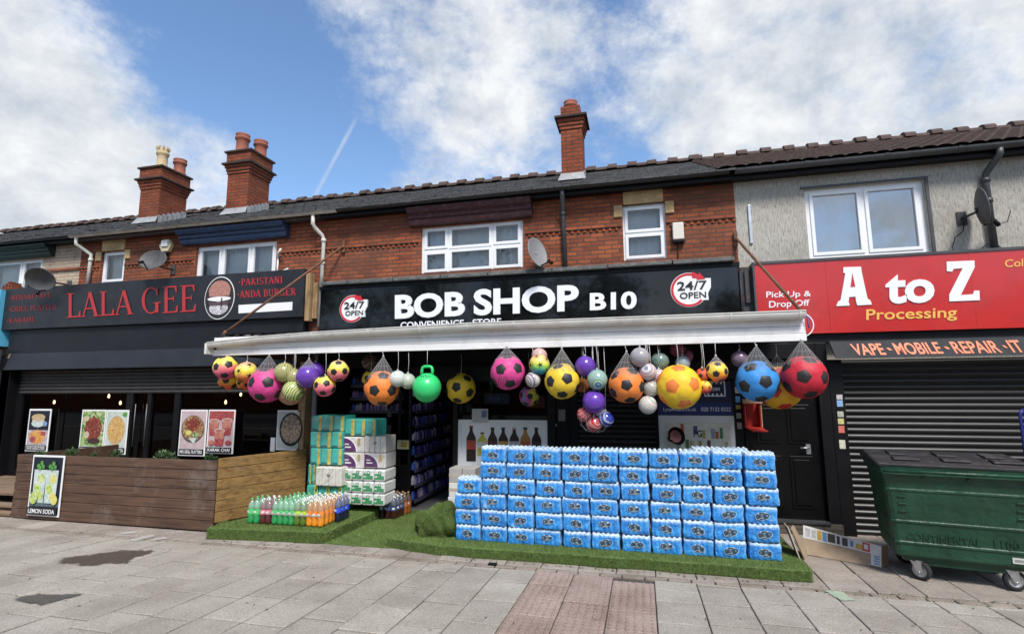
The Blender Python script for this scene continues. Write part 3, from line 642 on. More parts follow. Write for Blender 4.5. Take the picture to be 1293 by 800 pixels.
def house_far():
    h = thing('terraced_shop', 'pale painted brick shop house at far left with green timber above its window', 'building', (-15, YW, 0))
    wn = (-15.2, -12.88, 4.05, 5.0)
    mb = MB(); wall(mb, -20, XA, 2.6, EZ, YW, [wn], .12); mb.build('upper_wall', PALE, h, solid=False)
    window(h, *wn, YW+.05, [(.04, .30, .05, .95), (.33, .70, .05, .95), (.73, .965, .05, .95)])
    bay_head(h, -15.6, -12.55, 5.01, 5.26, pm('green_gloss_paint', (.010, .030, .022), .5, .4, 8))
    mb = MB(); mb.box(-12.8, XA, YW-.03, YW-.002, 4.66, 4.72); mb.build('string_course', BR, h)
    roof(h, -20, XA, SLATE); ridge(h, -20, XA, RIDGE)
    gutter(h, -20, XA-.02, GUTB)
    mb = MB(); mb.box(-20, XA, EY+.07, EY+.10, EZ-.12, EZ+.03); mb.box(-20, XA, EY+.10, YW-.001, EZ-.11, EZ-.08); mb.build('eaves_board', BLACKP, h)
    shell(h, -20, XA, DEEP)
    # its black shopfront
    mb = MB(); mb.box(-20, -13.15, 8.30, YW-.002, 0, 2.75); mb.build('shopfront', BLACKP, h)
    mb = MB(); mb.box(-20, -13.45, 8.10, 8.29, 2.5, 2.95); mb.build('shutter_box', GUTG, h)
    mb = MB()
    for k in range(4): mb.box(-14.3, -13.72+(-.02 if k % 2 else 0), 8.285, 8.298, 1.90-.17*k, 1.97-.17*k)
    for k in range(4): mb.box(-13.55+.0, -13.40, 8.285, 8.298, 1.80-.16*k, 1.89-.16*k)
    mb.build('lettering', WHITE, h)
    return h
house_far()
b_ = MB(); b_.box(-20, -13.5, 8.16, 8.46, 3.02, 4.25); o = b_.build('shop_sign', pm('sky_blue_sign', (.10, .42, .62), .4, .1, 2)); tag(o, 'light blue shop sign cut off at the far left edge', 'sign')
m_ = MB()
for k in range(12):
    a = rnd.uniform(0, 3.1); m_.box(-13.72+.028*k, -13.72+.028*k+.05, 8.3+.04*(k % 3), 8.42+.04*(k % 3), 4.25, 4.36+.10*math.sin(math.pi*(k+.5)/12)-.02*(k % 2))
tag(m_.build('rubble_pile', BR2), 'small heap of broken brick on top of the blue sign', 'rubble')
# ------------------------------------------------------------------ shopfronts
SHUT = pm('shutter_metal', (.010, .010, .011), .40, .3, 5, metal=.0, spec=.45, coat=.0)
SHUTW = pm('weathered_shutter', (.034, .032, .031), .5, .35, 6, spec=.6)
def shutter(par, x0, x1, z0, z1, y, pitch, mat, n=7, dep=.022):
    mb = MB(); z = z0; pr = []
    while z < z1-.001:
        h = min(pitch, z1-z)
        for i in range(n): t = i/n; pr.append((y-dep*math.sin(math.pi*min(1, t/.8))**.7 if t < .8 else y+.004, z+h*t))
        z += pitch
    pr.append((y, z1)); k = len(pr)
    mb.add([(x0, a, b) for a, b in pr]+[(x1, a, b) for a, b in pr], [(i, i+k, i+k+1, i+1) for i in range(k-1)])
    return mb.build('roller_shutter', mat, par, solid=False)
def prism_px(mb, pts, Y, th=.006, m=0, lift=0.):
    mb.prism([at(x, y, Y)-Vector((0, lift, 0)) for x, y in pts], (0, -th, 0), m)
def T10(*p): return [(973+x/4, 300+y/4) for x, y in p]
def T8(*p): return [(480+x/4, 300+y/4) for x, y in p]
def badge(par, cx, cz, r, Y):                            # round the clock badge: disc, red arrow ring, tag shape, lettering
    red = pm('sign_red', (.55, .02, .03), .4, .05, 3); blk = pm('print_black', (.012, .012, .012), .5, .1, 3)
    mb = MB(); mb.prism(ellipse(cx, cz, r, r, Y, 40), (0, -.03, 0)); mb.prism([(cx+.1*r, Y, cz-.62*r), (cx+1.05*r, Y, cz-.62*r), (cx+1.02*r, Y, cz-.25*r), (cx+1.2*r, Y, cz+.1*r), (cx+1.22*r, Y, cz+.62*r), (cx+.1*r, Y, cz+.66*r)], (0, -.034, 0)); b = mb.build('badge', [WHITE], par)
    mb = MB(); ring(mb, cx, cz, r*.97, r*.84, Y-.0302, Y-.035, 75, 318); mb.prism([(cx+.22*r, Y-.0302, cz+1.05*r), (cx+.22*r, Y-.0302, cz+.66*r), (cx+.62*r, Y-.0345, cz+.62*r), (cx+.66*r, Y-.0302, cz+.82*r)], (0, -.006, 0))
    ring(mb, cx, cz, r*.97, r*.84, Y-.0302, Y-.035, 52, 75, 6); mb.prism([(cx+.62*r, Y-.036, cz+.98*r), (cx+.45*r, Y-.036, cz+.56*r), (cx+.92*r, Y-.036, cz+.58*r)], (0, -.004, 0)); mb.build('arrow_ring', red, b)
    text('24/7', tq(cx-.62*r, cx+1.0*r, cz-.02*r, cz+.5*r, Y-.036), blk, b, .018)
    text('OPEN', tq(cx-.5*r, cx+.92*r, cz-.5*r, cz-.14*r, Y-.036), blk, b, .012)
def wpx(px, py, Y): return at(px, py, Y)
# ---- middle sign
def mid_sign():
    s = thing('shop_sign', 'long glossy black fascia sign with white letters under the maroon topped window', 'sign', (-2.1, 8.4, 3.4))
    blk = pm('gloss_black_panel', (.004, .004, .0045), .05, .2, 2, spec=.5, coat=.2)
    mb = MB()
    for a, b in ((-5.70, -2.0), (-1.998, -.0), (.002, 1.50)): mb.box(a, b, 8.35, 8.45, 2.75, 3.86)
    mb.build('panel', blk, s)
    mb = MB(); mb.box(-5.72, 1.53, 8.33, 8.497, 3.862, 3.93); mb.build('top_board', BLACKP, s)
    mb = MB(); xs = [-5.66, -5.1, -4.2, -3.3, -2.45, -1.35, -.45, .55, 1.46]
    sl = pm('dark_coping', (.075, .08, .078), .75, .4, 8, .006, 25, dirt=((.22, .22, .2), 14, .6))
    for a, b in zip(xs, xs[1:]): dz = rnd.uniform(-.006, .006); mb.add([(a+.01, 8.24, 3.935+dz), (b-.01, 8.24, 3.935+dz), (b-.01, 8.497, 3.94), (a+.01, 8.497, 3.94), (a+.01, 8.25, 3.99+dz), (b-.01, 8.25, 3.995+dz), (b-.01, 8.497, 4.06), (a+.01, 8.497, 4.06)], [(0, 3, 2, 1), (4, 5, 6, 7), (0, 1, 5, 4), (1, 2, 6, 5), (2, 3, 7, 6), (3, 0, 4, 7)])
    mb.build('coping', sl, s, bevel=.008)
    lw = pm('letter_white', (.80, .81, .84), .45, .04, 3); Y = 8.349
    text('BOB', pq(*T8((78, 412), (430, 396), (430, 270), (78, 290)), Y), lw, s, .035, .03)
    text('SHOP', pq(*T8((475, 395), (1004, 371), (1004, 236), (475, 262)), Y), lw, s, .035, .03)
    text('B10', pq(*T8((1060, 369), (1296, 360), (1296, 271), (1060, 280)), Y), lw, s, .035, .03)
    text('CONVENIENCE - STORE', pq((506, 415.5), (633, 410.5), (633, 401.5), (506, 406.5), Y), lw, s, .015, .01)
    c = wpx(445.5, 390, Y); badge(s, c.x, c.z, .25, Y); c = wpx(869.5, 366.3, Y); badge(s, c.x, c.z, .27, Y)
mid_sign()
# ---- right-hand signs
def right_signs():
    s = thing('shop_sign', 'wide red fascia sign with large white and small yellow letters', 'sign', (4.5, 8.4, 3.3))
    red = pm('red_panel', (.50, .024, .022), .2, .08, 1.2, spec=.5, coat=.25, stretch=(1.5, 1, .3), dirt=((.36, .03, .028), 3, .5)); Y = 8.30
    mb = MB()
    for a, b in ((1.73, 2.68), (2.682, 4.46), (4.462, 9)): mb.box(a, b, Y, 8.44, 2.80, 3.86)
    mb.build('panel', red, s)
    mb = MB(); mb.box(1.70, 9, Y-.015, 8.497, 3.862, 3.90); mb.box(1.70, 1.728, Y-.012, 8.44, 2.79, 3.86); mb.build('frame', GUTG, s)
    lw = pm('letter_white', (.8, .81, .84)); ye = pm('letter_yellow', (.80, .45, .10), .45, .05, 3)
    A = [(330, 346), (340, 322), (352, 316), (376, 180), (366, 178), (366, 150), (455, 147), (458, 172), (488, 308), (502, 316), (510, 338), (436, 342), (430, 320), (427, 298), (396, 300), (392, 322), (398, 343)]
    Z = [(887, 122), (1027, 116), (1028, 150), (958, 290), (1020, 286), (1026, 268), (1052, 268), (1054, 316), (900, 322), (900, 288), (968, 155), (922, 158), (915, 172), (888, 170)]
    mb = MB(); prism_px(mb, T10(*A), Y, .012, 0, .001); mb.build('lettering', lw, s)
    mb = MB(); prism_px(mb, T10(*Z), Y, .012, 0, .001); mb.build('lettering', lw, s)
    mb = MB(); prism_px(mb, T10((402, 250), (411, 180), (426, 248)), Y, .003, 0, .0135); mb.build('letter_counter', red, s)
    text('to', pq(*T10((578, 336), (826, 328), (826, 178), (578, 188)), Y-.001), lw, s, .035, .012)
    text('Processing', pq(*T10((482, 433), (940, 419), (940, 350), (482, 362)), Y-.001), ye, s, .012, .008)
    text('Pick Up &', pq((967.5, 378), (1024, 376), (1024, 367), (967.5, 368), Y-.001), lw, s, .01, .005)
    text('Drop Off', pq((971, 391), (1022, 388), (1022, 378), (971, 380), Y-.001), lw, s, .01, .005)
    text('Collection', pq((1268.5, 337.5), (1338, 333.5), (1338, 323.5), (1268.5, 328), Y-.001), ye, s, .008, .005)
    mb = MB(); c = wpx(1010, 410, Y); ring(mb, c.x, c.z, .185, .170, Y-.001, Y-.007, 0, 360, 40); mb.build('emblem_ring', lw, s)
    b = thing('shop_sign', 'narrow slanted dark board lettered in orange above the closed roller shutter', 'sign', (4.5, 8.3, 2.5))
    mb = MB(); q = [(2.66, 8.12, 2.42), (9, 8.12, 2.42), (9, 8.24, 2.665), (2.63, 8.24, 2.665)]
    gb = pm('board_grey', (.03, .033, .037), .6, .25, 5, spec=.15); mb.prism(q, (0, .04, .02)); mb.build('board', gb, b, bevel=.004)
    og = pm('letter_orange', (.75, .16, .05), .5, .12, 20, dirt=((.35, .1, .05), 30, .6))
    d = Vector(q[3])-Vector(q[0]); z0, z1 = .14, .86
    def bp(x, t): return Vector((x, 8.12, 2.42))+Vector((0, .12, .245))*t
    for w, a, c in (('VAPE', 1077.5, 1117), ('-', 1122, 1126), ('MOBILE', 1131, 1189), ('-', 1195, 1199), ('REPAIR', 1204, 1263), ('-', 1269, 1272), ('IT', 1276, 1292)):
        xa, xb = at(a, 440, 8.18).x, at(c, 440, 8.18).x; t0, t1 = (.42, .56) if w == '-' else (.16, .84)
        text(w, [bp(xa, t0), bp(xb, t0), bp(xb-.03, t1), bp(xa-.03, t1)], og, b, .02, .006, .001)
    mb = MB(); mb.box(1.56, 9, 8.36, 8.497, 2.67, 2.795); mb.build('fascia_strip', BLACKP, H_RIGHT)
right_signs()
# ---- left-hand sign
def left_sign():
    s = thing('shop_sign', 'charcoal fascia sign with red serif letters and round burger picture', 'sign', (-9.7, 8.3, 3.8))
    ch = pm('charcoal_panel', (.019, .020, .025), .45, .2, 1.5, spec=.35, stretch=(2, 1, .3), dirt=((.034, .034, .037), 3, .6)); Y = 8.25
    mb = MB(); mb.box(-13.5, -6.0, Y, 8.44, 3.37, 4.275); mb.build('panel', ch, s, bevel=.006)
    red = pm('letter_red', (.42, .028, .03), .5, .06, 3); dk = pm('letter_dark_red', (.27, .02, .024), .55, .15, 9)
    def q6(*p): return pq(*[(x/4, 300+y/4) for x, y in p], Y-.001)
    serif_text('LALA', q6((340, 407), (678, 388), (678, 262), (340, 280)), red, s, .012)
    serif_text('GEE', q6((718, 388), (992, 372), (992, 238), (718, 252)), red, s, .012)
    serif_text('.NEHARI PAYE', q6((50, 318), (258, 302), (258, 277), (50, 292)), dk, s, T=.15, t=.08)
    serif_text('.GRILL PLATTER', q6((46, 374), (288, 362), (288, 336), (46, 348)), dk, s, T=.15, t=.08)
    serif_text('.KARAHI', q6((36, 432), (172, 424), (172, 399), (36, 407)), dk, s, T=.15, t=.08)
    def q7(*p): return pq(*[(240+x/4, 300+y/4) for x, y in p], Y-.001)
    serif_text('.PAKISTANI', q7((246, 243), (468, 230), (468, 194), (246, 208)), red, s, T=.15, t=.08)
    serif_text('.ANDA BURGER', q7((240, 306), (536, 290), (536, 252), (240, 268)), red, s, T=.15, t=.08)
    mb = MB(); prism_px(mb, [(240+x/4, 300+y/4) for x, y in ((246, 382), (516, 366), (518, 324), (246, 340))], Y, .006, 0, .001); mb.build('blank_strip', WHITE, s)
    c = at(277.5, 376, Y); rx, rz = .345, .42
    pic = MB(); pic.prism(ellipse(c.x, c.z, rx, rz, Y-.001), (0, -.008, 0), 0); pic.prism(ellipse(c.x, c.z, rx*.96, rz*.96, Y-.0091), (0, -.003, 0), 1)
    pic.prism(ellipse(c.x, c.z+.13, rx*.72, rz*.5, Y-.0122, 20, 0, 180)+[(c.x-rx*.66, Y-.0122, c.z+.03), (c.x+rx*.66, Y-.0122, c.z+.03)][::1], (0, -.004, 0), 2)
    pic.prism(ellipse(c.x, c.z-.02, rx*.78, .045, Y-.0122, 20), (0, -.005, 0), 0)
    pic.prism([(c.x-rx*.7, Y-.0122, c.z-.08), (c.x+rx*.7, Y-.0122, c.z-.08), (c.x+rx*.55, Y-.0122, c.z-.15), (c.x-rx*.55, Y-.0122, c.z-.15)], (0, -.006, 0), 3)
    pic.prism(ellipse(c.x, c.z-.20, rx*.62, .13, Y-.0122, 20), (0, -.004, 0), 4); pic.prism([(c.x+.05, Y-.0165, c.z+.0), (c.x+.08, Y-.0165, c.z+.0), (c.x+.07, Y-.0165, c.z-.24), (c.x+.05, Y-.0165, c.z-.24)], (0, -.003, 0), 1)
    pic.build('burger_picture', [WHITE, pm('picture_black', (.02, .02, .022)), pm('picture_bun', (.42, .20, .16), .6, .5, 30), pm('picture_meat', (.10, .06, .07), .6, .5, 30), pm('picture_cream', (.55, .52, .55), .6, .6, 18)], s)
    mb = MB(); mb.box(-5.99, -5.90, 8.30, 8.44, 3.30, 4.20); mb.box(-5.89, -5.80, 8.38, 8.497, 3.35, 4.02); mb.build('timber_batten', WPOST, s)
left_sign()
# ---- left shopfront
def left_front():
    h = H_LEFT
    mb = MB(); mb.box(-13.35, -6.03, 8.33, 8.497, 2.86, 3.365); mb.build('fascia_board', DARKF, h)
    mb = MB(); mb.prism([(-13.2, 8.20, 2.50), (-13.2, 8.497, 2.50), (-13.2, 8.497, 2.855), (-13.2, 8.30, 2.855)], (7.25, 0, 0)); mb.build('shutter_box', pm('dark_fascia_light', (.016, .017, .021), .42, .25, 3, spec=.35), h)
    shutter(h, -13.05, -6.05, 1.99, 2.50, 8.47, .075, SHUTW)
    mb = MB()
    for a, b in ((-13.15, -12.98), (-10.14, -9.98), (-9.62, -9.52), (-8.95, -8.82), (-6.10, -5.95)): mb.box(a, b, 8.47, 8.56, .0, 2.5)
    mb.box(-13.0, -6.1, 8.48, 8.55, 0, .42); mb.box(-13.0, -6.1, 8.48, 8.55, 2.35, 2.5); f = mb.build('window_frame', BLACKP, h)
    for a, b in ((-12.98, -10.14), (-9.98, -9.62), (-9.52, -8.95), (-8.82, -6.10)):
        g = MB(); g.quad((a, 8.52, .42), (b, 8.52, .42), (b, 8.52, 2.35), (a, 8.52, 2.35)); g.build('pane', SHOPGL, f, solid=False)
    for x in (-9.86, -9.58): g = MB(); g.tube([(x, 8.44, .95), (x, 8.44, 1.78)], .009, 8); g.build('door_handle', pm('brushed_handle', (.16, .16, .17), .45, .2, 9, metal=.5), f)
    mb = MB(); mb.box(-5.95, -5.81, 8.2, 8.497, 0, 2.55); mb.build('timber_pilaster', WPOST, h); pipe(h, [(-5.74, 8.36, 0), (-5.74, 8.36, 2.7)], .05, pm('grey_pipe', (.30, .31, .33), .45, .1, 5), 'drainpipe', [(-5.74, 8.36, 1.5)])
    mb = MB(); mb.box(-13.4, -13.16, 8.30, 8.497, 0, 2.5); mb.build('pilaster', BLACKP, h)
    # the room behind the glass
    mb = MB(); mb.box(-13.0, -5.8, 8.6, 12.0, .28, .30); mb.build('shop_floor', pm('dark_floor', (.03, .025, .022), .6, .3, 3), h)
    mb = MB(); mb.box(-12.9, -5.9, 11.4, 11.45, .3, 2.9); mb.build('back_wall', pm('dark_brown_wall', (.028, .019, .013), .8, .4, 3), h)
    for x, z, w in ((-11.3, 2.13, .34), (-8.95, 2.02, .3)):
        b = MB(); b.prism(ellipse(x, z, w*.6, w*.45, 9.6, 20), (0, .02, 0)); tag(b.build('wall_plaque', pm('plaque_gold', (.10, .075, .045), .6, .5, 12)), 'round dim plaque hanging inside the dark %s' % ('restaurant left window' if x < -10 else 'restaurant beside the door'), 'wall plaque')
left_front()
BULB = emit_mat('lit_filament', (1., .66, .34), 3.5)
for i, (px, py, Y) in enumerate(((68.5, 507, 9.2), (85, 499.5, 9.2), (137.5, 499.5, 9.2), (152, 508, 9.2), (285, 507, 9.4), (304, 497, 9.4))):
    p = at(px, py, Y); t = thing('pendant_lamp', ['lit bare bulb hanging lowest behind the far left burger poster', 'lit bare bulb hanging high at left of the restaurant window', 'lit bare bulb hanging high above the pizza poster', 'lit bare bulb hanging beside the restaurant door', 'lit bare bulb hanging above the hot drink poster', 'small lit bulb hanging behind the yellow and orange toy balls'][i], 'lamp', p, 'lit bulbs inside the restaurant')
    b = MB(); b.lathe([(.002, -.05), (.016, -.04), (.023, -.02), (.020, .01), (.011, .035), (.011, .05)], 12, Matrix.Translation(p)); b.build('bulb', BULB, t)
    b = MB(); b.tube([p+Vector((0, 0, .05)), p+Vector((0, 0, 2.93-p.z))], .006, 5); b.lathe([(.016, .04), (.016, .1)], 10, Matrix.Translation(p), caps=True); b.build('cord', BLACKP, t)
# ---- middle shopfront
def mid_front():
    h = H_MID
    mb = MB(); mb.box(-5.70, 1.52, 8.40, 8.497, 2.42, 2.745); mb.box(-4.45, 1.5, 8.25, 8.397, 2.16, 2.42); mb.build('shutter_box', BLACKP, h)
    shutter(h, -1.0, .20, .05, 2.16, 8.46, .08, SHUT)
    for a, b in ((-1.49, -1.36), (-1.12, -1.0), (.20, .235), (1.33, 1.46), (-3.10, -3.02)): mb = MB(); mb.box(a, b, 8.40, 8.52, .0, 2.16); mb.build('door_post', BLACKP, h)
    for q in ((-1.36, -1.12, 8.46, 8.50, 0, 2.16), (-3.02, -1.49, 8.47, 8.5, 0, .62), (.235, 1.33, 8.47, 8.50, 0, .9)): mb = MB(); mb.box(*q); mb.build('stall_riser', BLACKP, h)
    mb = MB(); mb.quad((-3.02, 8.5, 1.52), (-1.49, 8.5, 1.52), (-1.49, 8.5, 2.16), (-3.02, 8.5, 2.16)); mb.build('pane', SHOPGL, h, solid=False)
    # room
    mb = MB(); mb.box(-5.6, 1.4, 8.55, 12.4, -.01, .012); mb.build('shop_floor', pm('grey_vinyl', (.16, .16, .165), .4, .2, 3), h)
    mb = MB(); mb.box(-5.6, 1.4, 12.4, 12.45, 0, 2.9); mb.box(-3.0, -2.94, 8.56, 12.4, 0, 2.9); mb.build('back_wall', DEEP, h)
    # door on the right with its panels
    d = MB(); d.box(1.50, 2.47, 8.44, 8.50, .17, 2.44); 
    dr = d.build('door', pm('black_door', (.005, .005, .0055), .3, .3, 4, spec=.2), H_RIGHT, bevel=.004)
    p = MB()
    for a, b in ((1.62, 1.93), (2.04, 2.35)):
        for c, e in ((.32, 1.05), (1.22, 1.78), (1.88, 2.30)):
            p.prism([(a, 8.4398, c), (b, 8.4398, c), (b, 8.4398, e), (a, 8.4398, e)], (0, -.012, 0)); p.prism([(a+.05, 8.4275, c+.05), (b-.05, 8.4275, c+.05), (b-.05, 8.4275, e-.05), (a+.05, 8.4275, e-.05)], (0, -.012, 0))
    p.build('door_panel', pm('black_door'  , (.011,)*3), dr, bevel=.006)
    k = MB(); k.tube([(2.30, 8.44, 1.17), (2.30, 8.38, 1.17), (2.18, 8.38, 1.17)], .012, 8); k.box(2.27, 2.33, 8.432, 8.439, 1.08, 1.26); k.build('handle', STEEL, dr)
    f = MB(); f.box(1.46, 1.498, 8.36, 8.52, .15, 2.67); f.box(2.472, 2.62, 8.36, 8.52, .0, 2.67); f.box(1.5, 2.47, 8.36, 8.52, 2.445, 2.67); f.build('door_frame', BLACKP, H_RIGHT, bevel=.005)
    g = MB(); g.box(1.46, 2.62, 8.30, 8.52, 0, .148); g.build('door_step', GREYB, H_RIGHT); g = MB(); g.box(1.50, 2.47, 8.28, 8.44, .15, .172); g.build('threshold', GUTG, H_RIGHT)
    shutter(H_RIGHT, 2.80, 9, .0, 2.42, 8.48, .0865, SHUT)
    g = MB(); g.box(2.625, 2.80, 8.36, 8.52, 0, 2.42); g.build('shutter_guide', BLACKP, H_RIGHT)
    for i, (a, c, col, lb) in enumerate(((498, 504, (.55, .5, .5), 'white and pink sticker, topmost on the shutter post'), (505, 513, (.25, .42, .65), 'pale blue sticker on the black shutter post'), (519, 526, (.45, .45, .36), 'greyish sticker on the black shutter post'), (528, 535, (.58, .53, .22), 'yellow sticker on the black shutter post'), (537, 546, (.62, .16, .12), 'red sticker on the black shutter post'), (555, 566, (.62, .60, .46), 'cream sticker, lowest on the shutter post'))):
        z1, z0 = at(1058, a, 8.355).z, at(1058, c, 8.355).z; x = at(1056+(a-498)*.06, a, 8.355).x; s = MB(); s.box(x, x+.075, 8.354, 8.358, z0, z1); tag(s.build('sticker', pm('sticker_%d' % i, col, .5, .3, 40)), lb, 'sticker', 'stickers on the shutter post')
    # left pilaster stickers beside the phone poster
    for i, (a, c, col, lb) in enumerate(((488, 496, (.45, .45, .40), 'pale sticker at the top beside the phone poster'), (500, 508, (.12, .35, .62), 'blue sticker beside the phone poster'), (511, 516, (.50, .42, .10), 'yellow sticker beside the phone poster'), (521, 528, (.45, .5, .52), 'grey sticker beside the phone poster'), (533, 541, (.4, .38, .33), 'beige sticker low beside the phone poster'))):
        z1, z0 = at(932, a, 8.39).z, at(932, c, 8.39).z; s = MB(); s.box(1.36, 1.425, 8.392, 8.397, z0, z1); tag(s.build('sticker', pm('post_sticker_%d' % i, col, .5, .3, 40)), lb, 'sticker', 'stickers on the middle post')
mid_front()
# ---- awning
def awning():
    Y = 7.15
    a = thing('awning', 'long white awning over the middle shop with balls hanging below its fascia', 'awning', (-2.4, Y, 2.6))
    al = pm('white_awning_board', (.78, .78, .77), .5, .12, 1.2, stretch=(.35, 1, 6), dirt=((.42, .40, .36), 2.2, .55))
    xl, xr = at(268, 450, Y).x, at(1019, 429, Y).x; zb = 2.605; zt = 2.875
    for k, (z0, z1, yy) in enumerate(((zb, zb+.095, 0), (zb+.100, zb+.185, .008), (zb+.19, zt+.03, .016))):
        mb = MB(); mb.box(xl, xr-.002*k, Y+yy, Y+.05+yy, z0, z1); mb.build('fascia_board', al, a, bevel=.004)
    # gutter: drops towards its left end
    gm = pm('cream_gutter', (.70, .69, .64), .42, .12, 3, dirt=((.30, .28, .24), 4, .5)); n = 8; r = .065
    st = [(at(265, 437, Y-.07).x, at(265, 433, Y-.07).z), (at(330, 426, Y-.07).x, at(330, 425.5, Y-.07).z), (at(400, 418, Y-.07).x, at(400, 420, Y-.07).z), (at(600, 405, Y-.07).x, at(600, 408.5, Y-.07).z), (xr-.02, at(1018, 393, Y-.07).z)]
    prof = [(Y-.07+r*math.cos(math.pi+math.pi*i/n), r*1.35*math.sin(math.pi+math.pi*i/n)) for i in range(n+1)]+[(Y-.07+r-.006, 0), (Y-.07-r+.006, 0)]
    prof.insert(0, (Y-.07-r-.008, .0)); prof.insert(0, (Y-.07-r-.008, .012)); prof.append((Y-.07-r+.006, .012))
    k = len(prof); mb = MB(); vs = [(x, p, z+q) for x, z in st for p, q in prof]; fs = [(i*k+j, i*k+(j+1) % k, (i+1)*k+(j+1) % k, (i+1)*k+j) for i in range(len(st)-1) for j in range(k)]+[tuple(range(k)), tuple((len(st)-1)*k+j for j in range(k))]
    mb.add(vs, fs); mb.build('gutter', gm, a)
    def gzx(x):
        for (x0, z0), (x1, z1) in zip(st, st[1:]):
            if x0 <= x <= x1: return z0+(z1-z0)*(x-x0)/(x1-x0)
        return st[-1][1]
    for px in (396, 466, 530, 590, 649, 741, 827, 922, 1009):
        x = at(px, 410, Y-.07).x; z = gzx(x); q = [(Y-.07+(r+.006)*math.cos(math.pi+math.pi*i/n), z+(r+.006)*1.35*math.sin(math.pi+math.pi*i/n)) for i in range(n+1)]; q2 = [(Y-.07+(r+.0005)*math.cos(2*math.pi-math.pi*i/n), z+(r+.0005)*1.35*math.sin(2*math.pi-math.pi*i/n)) for i in range(n+1)]
        b = MB(); b.prism([(x, p, w) for p, w in q+q2], (.022, 0, 0)); b.build('gutter_bracket', gm, a)
    # end cap, roof sheet, frame
    b = MB(); b.box(xl-.045, xl-.004, Y-.13, Y+.12, zb+.02, zb+.20); b.box(xl+.03, xl+.075, Y-.012, Y-.001, zb+.10, zb+.16, 1); b.build('end_cap', [gm, BLACKP], a, bevel=.006)
    b = MB(); x0 = at(285, 421, Y+.06).x; n2 = int((xr-x0)/.022); vs = []
    for yy, zz in ((Y+.06, 2.925), (8.34, 3.04)):
        for i in range(n2+1): vs.append((x0+(xr-x0)*i/n2, yy, zz+.018*math.sin(i*.022/.16*2*math.pi)))
    b.add(vs, [(i, i+1, i+n2+2, i+n2+1) for i in range(n2)]); o = b.build('roof_sheet', pm('grey_sheet', (.20, .20, .20), .6, .3, 3), a, solid=False)
    b = MB(); b.box(x0, xr-.02, Y+.075, Y+.10, zt+.035, 2.90); b.box(x0, xl+1.6, Y+.03, Y+.055, 2.80, 2.91); b.build('closure_strip', al, a)
    b = MB(); n3 = 12
    for i in range(8): b.box(x0+.02+.2*i, x0+.15+.2*i, Y+.02, Y+.5, 2.945, 2.965)
    b.build('sheet_capping', BLACKP, a)
    tb = pm('old_brown_timber', (.085, .05, .03), .8, .4, 8)
    for x in [xl+.25+i*(xr-xl-.4)/7 for i in range(8)]: b = MB(); b.prism([(x, Y+.07, 2.68), (x, Y+.07, 2.80), (x, 8.39, 2.98), (x, 8.39, 2.86)], (.05, 0, 0)); b.build('rafter', tb, a)
    b = MB(); b.prism([(xl+.05, Y+.07, 2.62), (xl+.05, Y+.10, 2.62), (-5.72, 8.34, 2.52), (-5.72, 8.3, 2.52)], (0, 0, .10)); b.build('end_beam', tb, a)
    for (p, q) in (((434, 310), at(284, 420, Y+.05)), ((929, 300), Vector((xr-.01, Y+.02, 2.95)))):
        w = at(*p, 8.46); b = MB(); b.tube([w, q], .021, 8); b.tube([q+Vector((-.03, -.01, -.05)), q+Vector((.02, 0, .03))], .028, 8); b.build('brace', RUST, a)
        b = MB(); b.box(w.x-.025, w.x+.025, 8.45, 8.499, w.z-.13, w.z+.10); b.tube([w+Vector((0, -.03, -.05)), w+Vector((0, .03, .02))], .022, 8); b.build('wall_bracket', RUST, a)
    b = MB(); b.tube([(xr-.03, Y-.02, 2.93), (xr+.02, Y-.05, 2.90), (xr+.015, Y-.03, 2.82), (xr+.03, Y-.02, 2.76)], .008, 6); b.build('blue_cord', pm('blue_string', (.03, .10, .40), .8), a)
    b = MB(); b.box(1.55, 1.72, 8.42, 8.497, 2.82, 3.86); b.box(1.60, 1.66, 8.38, 8.42, 3.3, 3.8); b.tube([(1.54, 8.40, 2.85), (1.54, 8.40, 3.85)], .02, 6); tag(b.build('sign_post', pm('dark_steel_rust', (.04, .042, .046), .6, .5, 9, dirt=((.13, .06, .03), 7, .8))), 'rusty dark steel box section between the black sign and the red sign', 'sign post')
    return a
AWN = awning()
